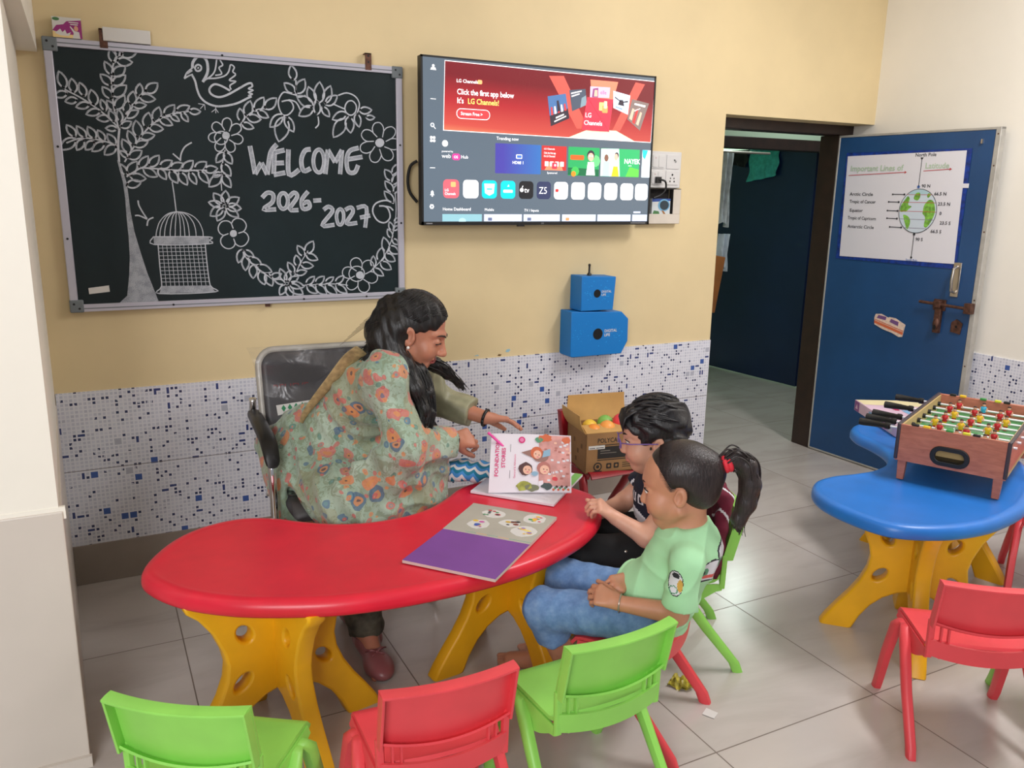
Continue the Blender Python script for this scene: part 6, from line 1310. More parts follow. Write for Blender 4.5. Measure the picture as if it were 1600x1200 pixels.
# ------------------------------------------------------------------ the girl
def girl():
    t = thing('person', 'girl with ponytail in pale green shirt and jeans on the red chair', 'person', (1.27, -1.55, 0)); inv = Matrix.Translation((-1.27, 1.55, 0))
    def par(o): o.parent = t; o.matrix_parent_inverse = inv; return o
    F = Frame((1.305, -1.640, .722), (-.74, .66, -.13), 0.0, .90)
    hip = V3(1.285, -1.575, .365); shc = V3(1.338, -1.650, .555); nk = V3(1.335, -1.648, .612); Ls = V3(1.262, -1.742, .560); Rs = V3(1.408, -1.565, .565)
    Le = V3(1.252, -1.728, .415); Lw = V3(1.150, -1.628, .418); Re = V3(1.37, -1.50, .43); Rw = V3(1.235, -1.545, .435)
    kL = V3(1.03, -1.435, .338); kR = V3(1.178, -1.300, .340); aL = V3(1.15, -1.43, .06); aR = V3(1.172, -1.255, .062)
    B = Body(.0030); head(B, F, True)
    B.cone(F(0, -.03, -.06), nk, .040, .042, .025); B.cone(nk - (0, 0, .045), Ls, .028, .030, .02); B.cone(nk - (0, 0, .045), Rs, .028, .030, .02); B.cone(shc, hip, .075, .082, .04)
    B.cone(Ls, Le, .032, .028, .02); B.cone(Le, Lw, .029, .020, .015); B.cone(Rs, Re, .032, .028, .02); B.cone(Re, Rw, .029, .020, .015)
    for k_, a_, s_ in ((kL, aL, (-.05, -.035)), (kR, aR, (.05, .04))): B.cone(hip + (s_[0], s_[1], -.02), k_, .055, .045, .03); B.cone(k_, a_, .042, .026, .02)
    foot(B, aL, (1.115, -1.315, .02), .80); foot(B, aR, (1.050, -1.135, .02), .84)
    hand(B, Lw, (-.62, .72, .16), (.42, .35, -.65), .78, (.55, .75, .5), 1, .02, (.6, .4), .4); hand(B, Rw, (-.86, -.30, .02), (-.1, .45, -.85), .78, (.5, .7, .5), -1, .02, (.6, .3), .4)
    o = par(B.mesh('body', [SK_G, LIP_C], None, lambda P: lip_mask(F, P)))
    for q in (-1, 1): eye(F, o, q); brow(F, o, mat('brow_brown', (60, 42, 34), .8), q, .0022); lash(F, o, q, 0, .0018, .003)
    # shirt
    S = Body(.0029); up = unit(shc - hip)
    S.cone(hip + up * .005 - V3(0, 0, .045), shc, .100, .088, .03); S.cone(hip - V3(0, 0, .05), hip + (0, 0, .03), .103, .1, .02); S.cone(shc, nk - (0, 0, .012), .080, .046, .04); S.cone(nk - (0, 0, .035), Ls, .042, .044, .04); S.cone(nk - (0, 0, .035), Rs, .042, .044, .04)
    S.cone(Ls, Ls + (Le - Ls) * .86, .040, .047, .02, flat=True); S.cone(Rs, Rs + (Re - Rs) * .80, .040, .047, .02, flat=True)
    S.trim(hip - (0, 0, .062), (0, 0, -1), .16); S.trim(tuple(nk + np.array((-.004, .004, .010))), (-.12, .12, .98), .105)
    S.dispf = lambda X, Y, Z: creases(X, Y, Z, .0085)
    lf = unit((-.68, -.72, 0)); bk = unit((.66, -.70, 0)); fw = -bk
    def prt(P):
        out = np.zeros(len(P), int)
        def blob(c, a, b, ra, rb, m, dep, n):
            d = P - c; e = np.abs(d @ n) < dep; q = (d @ a / ra) ** 2 + (d @ b / rb) ** 2 < 1; out[e & q] = m
        z = V3(0, 0, 1); c = V3(1.345, -1.728, .515); ax = unit(np.array((.80, .56, .16)) + .0)
        for o_, zz, ra, rb in ((0, 0, .060, .034), (.06, .03, .05, .030), (-.045, -.045, .035, .030)): blob(c + ax * o_ + z * zz, ax, z, ra, rb, 3, .06, bk)
        for o_, zz, ra, rb in ((0, 0, .055, .029), (.06, .03, .045, .025), (-.045, -.045, .030, .025)): blob(c + ax * o_ + z * zz, ax, z, ra, rb, 1, .06, bk)
        for o_, zz, ra, rb, m in ((-.02, .0, .014, .016, 2), (.03, .012, .013, .015, 2), (.075, .035, .012, .014, 2), (-.045, -.045, .013, .012, 4), (.005, -.018, .022, .006, 4), (-.02, .0, .006, .007, 3), (.03, .012, .006, .006, 3), (.075, .035, .005, .006, 3)): blob(c + ax * o_ + z * zz, ax, z, ra, rb, m, .06, bk)
        c2 = Ls + (Le - Ls) * .30 + lf * .042 + fw * .018; a2 = fw
        for o_, zz, ra, rb, m in ((0, 0, .020, .034, 3), (0, 0, .018, .031, 1), (0, .020, .010, .008, 3), (-.012, -.004, .007, .016, 5), (.004, -.018, .012, .010, 2), (.004, -.018, .009, .007, 1)): blob(c2 + a2 * o_ + z * zz, a2, z, ra, rb, m, .035, lf)
        return out
    s_ = par(S.mesh('shirt', [MINT, PRW, PRG, PRK, PRR, PRO], None, prt, 1)); s_['label'] = 'pale mint green shirt'
    # jeans
    J = Body(.0038)
    J.ell(tuple(hip - np.array((0, 0, .022))), (.098, .092, .052), None, .03)
    for k_, a_, s2 in ((kL, aL, (-.05, -.035)), (kR, aR, (.05, .04))):
        J.cone(hip + (s2[0], s2[1], -.02), k_, .066, .055, .035); J.cone(k_, k_ + (a_ - k_) * .34, .054, .052, .02, flat=True)
    J.dispf = lambda X, Y, Z: creases(X, Y, Z, .0042, .9) + .0016 * np.sin(70 * Z + 50 * X) * np.sin(90 * Y - 40 * X)
    j_ = par(J.mesh('jeans', [DENIM], None, None, 1))
    b = MB()   # hair
    Hh = Body(.0034)
    Hh.ell(F(0, -.014, .041), tuple(F.s * v for v in (.0825, .1030, .0915)), F.ax(), .01); Hh.ell(F(0, -.060, -.005), tuple(F.s * v for v in (.066, .056, .066)), F.ax(), .03); Hh.ell(F(0, -.095, .045), tuple(F.s * v for v in (.04, .035, .04)), F.ax(), .03)
    Hh.trim(F(0, .058, .062), F.f * .82 - F.u * .57, .130 * F.s, .014); Hh.trim(F(0, .045, -.055), F.f * .97 - F.u * .1, .13 * F.s, .010)
    for q in (-1, 1): Hh.ell(F(q * .082, -.004, -.020), tuple(F.s * v for v in (.024, .030, .038)), F.ax(), .004, True)
    h_ = par(Hh.mesh('hair', [H_G], None, None, 1))
    Rv = Vector((.889, -.458, 0)); bp = Vector(F(0, -.128, .060)); Zv = Vector((0, 0, 1))
    for i in range(80):   # combed strands from the hairline to the band
        rg = random.Random(i); an = -2.0 + 4.0 * i / 79; pts = []
        for k in range(7):
            q = k / 6; y = .046 * (1 - q) - .12 * q; rr = math.sin(math.acos(max(-1, min(1, (y + .014) / .105)))) if abs(y + .014) < .105 else .05
            rr = max(rr, .12); pts.append(F(math.sin(an) * .0832 * rr * (1 - q * q * .5), y, .041 + math.cos(an) * .0922 * rr * (1 - q * q * .4) + .018 * q * q))
        if min(F.loc(np.array([p]))[0][2] for p in pts) < .005: continue
        b.tube(pts, [.0006, .0014, .0016, .0016, .0016, .0016, .0016], H_G, 4)
    tail = [bp, bp + Rv * .028 + Zv * .016, bp + Rv * .058 - Zv * .006, bp + Rv * .070 - Zv * .055, bp + Rv * .064 - Zv * .105, bp + Rv * .048 - Zv * .150, bp + Rv * .050 - Zv * .178]
    strands(b, tail, .020, 170, .0026, .0007, H_G, 11, 1.25, 4)
    Tl = Body(.0034); Tl.chain([np.array(q) for q in tail], (.016, .021, .025, .027, .025, .019, .007), .01); par(Tl.mesh('ponytail_core', [H_G], None, None, 1)).name = 'ponytail'
    b.build('ponytail', h_, angle=180)
    b = MB(); ax_ = (Rv * .9 + Zv * .3).normalized(); e1 = ax_.cross(Vector((.458, .889, 0))).normalized(); e2 = ax_.cross(e1); REDB = mat('red_hair_band', (222, 44, 62), .6)
    for off_ in (-.004, .006): b.tube([bp + Rv * .006 + ax_ * off_ + (e1 * math.cos(i * math.pi / 8) + e2 * math.sin(i * math.pi / 8)) * .0165 for i in range(17)], .0075, REDB, 8)
    par(b.build('hair_band', None, angle=180))
    d_ = unit(Lw - Le); e1 = unit(np.cross(d_, (0, 0, 1))); e2 = np.cross(d_, e1); b = MB(); b.tube([tuple(Lw + d_ * .002 + (e1 * math.cos(i * math.pi / 10) + e2 * math.sin(i * math.pi / 10)) * .0235) for i in range(21)], .0022, STEEL, 6); par(b.build('bracelet', None, angle=180))
girl()

# ------------------------------------------------------------------ the boy
def boy():
    t = thing('person', 'boy with purple glasses in navy printed shirt on the green chair', 'person', (1.6, -1.27, 0)); inv = Matrix.Translation((-1.6, 1.27, 0))
    def par(o): o.parent = t; o.matrix_parent_inverse = inv; return o
    F = Frame((1.520, -1.238, .716), (-.86, .48, -.10), 0.0, .92)
    hip = V3(1.580, -1.265, .37); shc = V3(1.560, -1.258, .545); nk = V3(1.553, -1.256, .600); Ls = V3(1.515, -1.368, .555); Rs = V3(1.605, -1.150, .555)
    Le = V3(1.415, -1.372, .452); Lw = V3(1.345, -1.308, .500); Re = V3(1.52, -1.10, .45); Rw = V3(1.37, -1.165, .455)
    kL = V3(1.275, -1.215, .345); kR = V3(1.37, -1.01, .350); aL = V3(1.24, -1.17, .06); aR = V3(1.36, -.97, .06)
    B = Body(.0034); head(B, F, True)
    B.cone(F(0, -.03, -.06), nk, .042, .044, .025); B.cone(nk - (0, 0, .045), Ls, .028, .032, .02); B.cone(nk - (0, 0, .045), Rs, .028, .032, .02); B.cone(shc, hip, .08, .085, .04)
    B.cone(Ls, Le, .034, .031, .02); B.cone(Le, Lw, .031, .0215, .015); B.cone(Rs, Re, .034, .030, .02); B.cone(Re, Rw, .030, .021, .015)
    for k_, a_, s_ in ((kL, aL, (-.03, -.05)), (kR, aR, (.03, .05))): B.cone(hip + (s_[0], s_[1], -.02), k_, .06, .048, .03); B.cone(k_, a_, .045, .028, .02)
    foot(B, aL, (1.14, -1.115, .02), .8); foot(B, aR, (1.26, -.92, .02), .8)
    hand(B, Lw, (-.72, .30, .58), (-.45, .55, -.55), .80, (.75, .85, .6), 1, .03, (.5, .45), .5); hand(B, Rw, (-.85, -.35, .05), (.1, .1, -1), .80, (.6, .8, .5), -1, .02, (.6, .3), .4)
    o = par(B.mesh('body', [SK_B, LIP_C], None, lambda P: lip_mask(F, P)))
    for q in (-1, 1): eye(F, o, q); brow(F, o, LASH, q, .0024); lash(F, o, q, 0, .0016, .003)
    S = Body(.0038)
    S.cone(hip - V3(0, 0, .04), shc, .108, .095, .03); S.cone(shc, nk - (0, 0, .012), .085, .050, .04); S.cone(nk - (0, 0, .035), Ls, .046, .048, .04); S.cone(nk - (0, 0, .035), Rs, .046, .048, .04)
    S.cone(Ls, Ls + (Le - Ls) * .50, .048, .052, .02, flat=True); S.cone(Rs, Rs + (Re - Rs) * .55, .048, .052, .02, flat=True); S.trim(hip - (0, 0, .058), (0, 0, -1), .17)
    S.dispf = lambda X, Y, Z: creases(X, Y, Z, .0055)
    fw = unit((-.89, .455, 0)); lf = unit((-.455, -.89, 0)); z = V3(0, 0, 1)
    def prt(P):
        out = np.zeros(len(P), int); d = P - (shc + fw * .09); e = (P - shc) @ fw > .02
        a = d @ lf; h = P[:, 2]
        out[e & ((a / .085) ** 2 + ((h - .435) / .055) ** 2 < 1) & ((a / .055) ** 2 + ((h - .425) / .030) ** 2 > 1)] = 1
        for i in range(6):
            c = -.085 + .034 * i; out[e & (np.abs(a - c) < .011) & (np.abs(h - .525) < .016) & ~((np.abs(a - c) < .004) & (np.abs(h - .525 + .003 * (-1) ** i) < .010))] = 1
        out[e & (np.abs(a) < .09) & (np.abs(h - .373) < .010) & (np.sin(a * 160) > -.3)] = 2
        return out
    s_ = par(S.mesh('shirt', [NAVY, PRW, mat('print_grey', (120, 118, 122), .7)], None, prt, 1)); s_['label'] = 'navy shirt with a white print'
    J = Body(.004); J.ell(tuple(hip - np.array((0, 0, .022))), (.105, .105, .056), None, .03)
    for k_, a_, s2 in ((kL, aL, (-.03, -.05)), (kR, aR, (.03, .05))): J.cone(hip + (s2[0], s2[1], -.02), k_, .078, .068, .035); J.cone(k_, k_ + (a_ - k_) * .82, .066, .058, .02, flat=True)
    J.dispf = lambda X, Y, Z: creases(X, Y, Z, .0065, 1.1)
    j_ = par(J.mesh('trousers', [BLACKT], None, None, 1)); b = MB()
    for p in ((1.385, -1.313, .385), (1.50, -1.34, .39)): b.ball(p, (.008, .006, .008), STEEL, 10)
    b.build('stud_buttons', j_, angle=180)
    Hh = Body(.0034)
    Hh.ell(F(0, -.016, .046), tuple(F.s * v for v in (.092, .112, .096)), F.ax(), .01); Hh.ell(F(0, -.060, -.004), tuple(F.s * v for v in (.072, .056, .062)), F.ax(), .03); Hh.ell(F(0, .062, .066), tuple(F.s * v for v in (.060, .036, .036)), F.ax(), .02)
    Hh.trim(F(0, .104, .044), F.f * .34 - F.u * .94, .085 * F.s, .004); Hh.trim(F(0, .075, -.06), F.f * .90 - F.u * .45, .125 * F.s, .004)
    for q in (-1, 1): Hh.ell(F(q * .088, -.006, -.022), tuple(F.s * v for v in (.026, .026, .036)), F.ax(), .004, True); Hh.cone(F(q * .079, .020, .02), F(q * .077, .018, -.018), .009, .004, .006)
    def tuft(X, Y, Z):
        P = np.stack([X - F.o[0], Y - F.o[1], Z - F.o[2]], -1); a = P @ F.r; b_ = P @ F.f; c = P @ F.u
        return .0034 * np.sin(150 * a + 60 * b_ + 3 * np.sin(60 * c)) + .0024 * np.sin(110 * b_ - 90 * c)
    Hh.dispf = tuft; h_ = par(Hh.mesh('hair', [H_B], None)); b = MB()
    for i in range(90):
        rg = random.Random(100 + i); an = rg.uniform(-1.5, 1.5); y0 = rg.uniform(-.09, .04); pts = []
        for k in range(5):
            q = k / 4; y = y0 + .062 * q; rr = math.sqrt(max(.05, 1 - ((y + .016) / .116) ** 2)); pts.append(F(math.sin(an + .2 * q) * .0935 * rr, y, .047 + math.cos(an + .2 * q) * .099 * rr - (.014 * max(0, y - .06) / .03)))
        if F.loc(np.array([pts[-1]]))[0][2] < .03: continue
        b.tube(pts, [.001, .0032, .0034, .0026, .0008], H_B, 5)
    for i in range(16):
        x = -.062 + .008 * i; b.tube([F(x * .8, .055, .104), F(x * .95, .094, .086), F(x, .104, .060), F(x * 1.02, .103, .044 - .006 * (i % 3))], [.003, .005, .0045, .001], H_B, 5)
    b.build('fringe', h_, angle=180)
    FR = mat('purple_frame', (122, 96, 168), .3); g = MB(); y0 = .117
    for q in (-1, 1):
        g.tube([F(q * .034 + .021 * math.cos(i * math.pi / 10), y0 - .004 * abs(math.cos(i * math.pi / 10)), -.006 + .017 * math.sin(i * math.pi / 10)) for i in range(21)], .0017, FR, 6)
        g.tube([F(q * .055, y0 - .006, .000), F(q * .077, .085, .000), F(q * .084, .02, -.002), F(q * .084, -.006, -.004)], .0019, FR, 6)
    g.tube([F(-.013, y0, -.002), F(0, y0 + .003, .001), F(.013, y0, -.002)], .0016, FR, 6); par(g.build('glasses', None, angle=180))
boy()
# maroon jacket between the boy and the chair back
Jk = Body(.0042); cx = V3(1.606, -1.267, 0); fw = unit((-.893, .45, 0)); rt = unit((.45, .893, 0))
def jl(x, y, z): return tuple(cx + rt * x + fw * y + V3(0, 0, z))
Jk.quad(jl(-.130, -.125, .54), jl(.130, -.125, .54), jl(.125, -.105, .30), jl(-.125, -.105, .30), .012, .02); Jk.cone(jl(-.125, -.120, .545), jl(.125, -.120, .545), .016, .016, .02); Jk.cone(jl(-.125, -.112, .50), jl(-.128, -.098, .33), .020, .024, .02); Jk.cone(jl(-.02, -.112, .585), jl(-.115, -.115, .56), .018, .022, .03)
Jk.dispf = lambda X, Y, Z: .004 * np.sin(70 * (X + Y) + 50 * Z) * np.sin(45 * X - 60 * Z)
MARN = mat('maroon_fleece', (104, 24, 48), .9, var=.12, vscale=20, bump=.3, bscale=300)
o = Jk.mesh('jacket', [MARN, PRW], None, lambda P: ((np.sin(90 * P[:, 0] + 70 * P[:, 2]) > .93) & (P[:, 2] > .47)).astype(int), 1); tag(o, 'maroon jacket hung over the back of the boy\'s green chair', 'jacket')

# ------------------------------------------------------------------ the teacher's chair
LEATHER = mat('charcoal_leatherette', (52, 50, 54), .42, bump=.2, bscale=300); BEIGE = mat('beige_seat_underside', (170, 152, 124), .6)
def film():
    m = bpy.data.materials.new('clear_plastic_film'); m.use_nodes = True; t = m.node_tree; t.nodes.clear()
    o = t.nodes.new('ShaderNodeOutputMaterial'); mx = t.nodes.new('ShaderNodeMixShader'); tr = t.nodes.new('ShaderNodeBsdfTransparent'); gl = t.nodes.new('ShaderNodeBsdfGlossy')
    gl.inputs['Roughness'].default_value = .30; gl.inputs[0].default_value = (.7, .7, .72, 1); tr.inputs[0].default_value = (.95, .95, .95, 1)
    nz = t.nodes.new('ShaderNodeTexNoise'); nz.inputs['Scale'].default_value = 9; nz.inputs['Distortion'].default_value = 1.5; tc = t.nodes.new('ShaderNodeTexCoord'); t.links.new(tc.outputs['Object'], nz.inputs['Vector'])
    bp = t.nodes.new('ShaderNodeBump'); bp.inputs['Strength'].default_value = .5; bp.inputs['Distance'].default_value = .012; t.links.new(nz.outputs[0], bp.inputs['Height']); t.links.new(bp.outputs[0], gl.inputs['Normal'])
    lw = t.nodes.new('ShaderNodeFresnel'); lw.inputs[0].default_value = 1.5; t.links.new(bp.outputs[0], lw.inputs['Normal'])
    ad = t.nodes.new('ShaderNodeMath'); ad.operation = 'ADD'; ad.inputs[1].default_value = .02; t.links.new(lw.outputs[0], ad.inputs[0])
    t.links.new(ad.outputs[0], mx.inputs[0]); t.links.new(tr.outputs[0], mx.inputs[1]); t.links.new(gl.outputs[0], mx.inputs[2]); t.links.new(mx.outputs[0], o.inputs[0]); return m
FILM = film()
def visitor_chair():
    t = thing('visitor_chair', 'charcoal office chair with chrome arms and plastic-wrapped back against the tiles', 'chair', (.745, -.50, 0), R(-2))
    X = .245
    def bk(x, z): return (x, .232 + .10 * (z - .88) / .36 + .012 * (x / X) ** 2 * -1, z)      # reclined back plane
    b = MB(); out = rrpts(-X, .50, X, .885, .055, 6)
    n = len(out)
    def off(d, s): return [(p[0] * s, bk(p[0], p[1])[1] + d, .69 + (p[1] - .69) * s) for p in out]
    b.loft([off(.016, .93), off(.010, .975), off(-.004, .985), off(-.016, .96), off(-.020, .90)], LEATHER); b.build('backrest', t, angle=60)
    b = MB(); P = [bk(x, z) for x, z in out]; b.tube(P + [P[0]], .013, ALU, 10); b.build('back_frame', t, angle=180)
    b = MB(); b.loft([rsec((0, y, z), (1, 0, 0), (0, 0, 1), w_, h_, 16) for y, z, w_, h_ in ((.14, .455, .40, .03), (.12, .46, .46, .06), (-.05, .455, .47, .066), (-.22, .452, .47, .06), (-.262, .438, .45, .04), (-.27, .43, .42, .02))], LEATHER); b.build('seat', t, angle=50)
    b = MB(); b.box(-.21, -.24, .405, .21, .12, .424, BEIGE); b.build('seat_board', t, bevel=.005)
    for s in (-1, 1):
        b = MB(); x = s * .272
        b.tube(smooth_pts([(x, .20, .72), (x, .205, .64), (x, .15, .630), (x, -.10, .628), (x, -.158, .60), (x, -.175, .50), (x, -.180, .30), (x, -.185, .06), (x, -.170, .02), (x, -.10, .014), (x, .22, .014)], 5, False), .0125, CHROME, 12)
        b.tube([(x, -.02, .44), (s * .20, -.02, .43)], .010, CHROME, 8); b.tube([(x, .205, .66), (s * X, .205, .66)], .010, CHROME, 8)
        b.build('arm_frame', t, angle=180)
        b = MB(); b.loft([rsec((x, y, z), (1, 0, 0), (0, .25, 1), w_, h_, 12) for y, z, w_, h_ in ((.21, .660, .028, .018), (.19, .664, .044, .034), (.04, .662, .050, .036), (-.10, .655, .052, .038), (-.155, .638, .052, .040), (-.185, .612, .046, .044), (-.192, .600, .03, .03))], BLACKP); b.build('armrest_pad', t, angle=60)
        b = MB(); b.box(x - .014, .19, 0, x + .014, .225, .012, BLACKP); b.box(x - .014, -.16, 0, x + .014, -.12, .012, BLACKP); b.build('glide', t)
    b = MB(); b.tube([(-.272, .22, .014), (.272, .22, .014)], .0125, CHROME, 10); b.build('base_bar', t)
    Rm = mat('faded_red_lettering', (116, 44, 50), .6)
    b = MB(); b.text('BELIEVE', -.205, .745, .026, 0, Rm, .01); b.text('IN YOU', .02, .745, .026, 0, Rm, .01); sh = Matrix.Translation((0, .205 + .10 * (.76 - .88) / .36, 0)); b.v = [tuple(sh @ Vector(v)) for v in b.v]; b.build('lettering', t)
    b = MB(); gm = mat('label_green', (20, 130, 84), .6)
    def LP(x, z): return (x, .202 + .10 * (z - .88) / .36 - .001, z)
    b.add([LP(-.195, .640), LP(.03, .655), LP(.025, .715), LP(-.20, .700)], [(0, 1, 2, 3)], WHITEC)
    for i in range(4):
        for k in (0, 1): 
            x = -.175 + .022 * i; z = .662 + .026 * k + .0014 * i; b.add([tuple(np.array(LP(x + a, z + c)) - (0, .0012, 0)) for a, c in ((-.008, 0), (0, -.012), (.008, 0), (0, .012))], [(0, 1, 2, 3)], gm)
    b.add([tuple(np.array(LP(*q)) - (0, .0012, 0)) for q in ((-.10, .648), (-.078, .65), (-.055, .708), (-.085, .706))], [(0, 1, 2, 3)], gm)
    k0 = len(b.v); b.text('AN ISO 9001', -.045, .676, .0125, 0, mat('label_grey_text', (52, 56, 54), .7), .01)
    for i in range(k0, len(b.v)): v = b.v[i]; q = LP(v[0], v[2] + .004); b.v[i] = (q[0], q[1] - .0016, q[2])
    b.build('sticker_label', t, smooth=False)
    b = MB()
    def fs(u, v):
        x = -.285 + .57 * u; z = .905 - .36 * v; y = .185 + .10 * (z - .88) / .36 - .010 * math.sin(9 * u + 4 * v) - .012 * math.sin(17 * v - 6 * u) - .02 * v; return (x + .02 * math.sin(7 * v), y, z)
    b.grid(fs, 26, 20, FILM)
    b.grid(lambda u, v: (-.23 + .46 * u, -.285 + .20 * v, .487 + .008 * math.sin(13 * u + 5 * v) + .008 * math.sin(23 * v) - .05 * max(0, .15 - v) / .15), 16, 10, FILM); b.build('plastic_film', t, angle=180)
visitor_chair()

# ------------------------------------------------------------------ books, pen and pouch on the red table
ZT = .4998
PURP = mat('purple_card', (124, 70, 152), .6, var=.03); GREYP = mat('grey_page', (176, 172, 160), .7, var=.03); BLOCK = mat('page_block_edge', (206, 186, 178), .8); TEALC = mat('teal_edge_print', (80, 160, 140), .6); ORG = mat('orange_edge_print', (228, 160, 90), .6)
def bil(a, b_, c, d, u, v): return np.array(a) * (1 - u) * (1 - v) + np.array(b_) * u * (1 - v) + np.array(c) * u * v + np.array(d) * (1 - u) * v
def slab(mb, q, z0, z1, mtop, mside):
    V = [(x, y, z0) for x, y in q] + [(x, y, z1) for x, y in q]
    mb.add(V, [(3, 2, 1, 0)], mside); mb.add(V, [(4, 5, 6, 7)], mtop); mb.add(V, [(0, 1, 5, 4), (1, 2, 6, 5), (2, 3, 7, 6), (3, 0, 4, 7)], mside)
def sticker_book():
    a, bq, c, d, e, f = (.839, -1.182), (1.0, -1.039), (1.178, -1.245), (1.013, -1.383), (.664, -1.327), (.836, -1.530)
    t = thing('sticker_book', 'open picture book with purple lower page and grey sticker page on red table', 'book', (.926, -1.2825, ZT))
    o3 = lambda q: (q[0] - .926, q[1] + 1.2825)
    A, Bq, Cq, Dq, Eq, Fq = map(o3, (a, bq, c, d, e, f))
    def ccw(q): return q if sum(q[i][0] * q[(i + 1) % 4][1] - q[(i + 1) % 4][0] * q[i][1] for i in range(4)) > 0 else q[::-1]
    b = MB(); slab(b, ccw([A, Dq, Fq, Eq]), 0, .008, PURP, BLOCK); b.build('purple_page', t, bevel=.001)
    b = MB(); slab(b, ccw([A, Bq, Cq, Dq]), 0, .009, GREYP, BLOCK); b.build('grey_page', t, bevel=.001)
    b = MB()
    for i in range(8):
        u0, u1 = i / 8, (i + 1) / 8
        p = [bil(A, Dq, Cq, Bq, u0, -.01), bil(A, Dq, Cq, Bq, u1, -.01), bil(A, Dq, Cq, Bq, u1, .045), bil(A, Dq, Cq, Bq, u0, .045)]
        if i in (0, 1): continue
        b.add([(q[0], q[1], .0094 - .004 * (k < 2)) for k, q in enumerate(p)], [(0, 1, 2, 3)], ORG if i in (3, 5) else TEALC)
    b.build('spine_edge', t)
    rg = random.Random(4)
    for u, v, ru, rv, cols in ((.30, .33, .13, .16, ((200, 90, 170), (230, 190, 60), (60, 90, 180))), (.34, .74, .15, .14, ((190, 60, 60), (70, 150, 90), (40, 40, 50))), (.60, .52, .13, .13, ((130, 60, 46), (210, 170, 60), (60, 60, 60))), (.80, .80, .14, .16, ((60, 160, 80), (220, 60, 110), (240, 190, 60))), (.82, .34, .15, .18, ((236, 196, 90), (240, 220, 120), (150, 120, 190)))):
        b = MB()
        def pt(du, dv, z): q = bil(A, Dq, Cq, Bq, u + du, v + dv); return (q[0], q[1], z)
        k = 14; sh = [(ru * math.cos(i * 2 * math.pi / k) * rg.uniform(.85, 1.05), rv * math.sin(i * 2 * math.pi / k) * rg.uniform(.85, 1.05)) for i in range(k)]
        b.add([pt(x, y, .0098) for x, y in sh] + [pt(x, y, .009) for x, y in sh], [tuple(range(k))] + [(i, i + k, (i + 1) % k + k, (i + 1) % k) for i in range(k)], WHITEC)
        for j in range(9):
            col = cols[j % 3]; m_ = mat('sticker_ink_%d_%d_%d' % col, col, .6); x, y = rg.uniform(-.6, .6) * ru, rg.uniform(-.6, .6) * rv; r = rg.uniform(.014, .034)
            b.add([pt(x + r * 1.1 * math.cos(i * math.pi / 4), y + r * math.sin(i * math.pi / 4), .0101 + .0001 * j) for i in range(8)], [tuple(range(8))], m_)
        b.build('picture_sticker', t)
sticker_book()
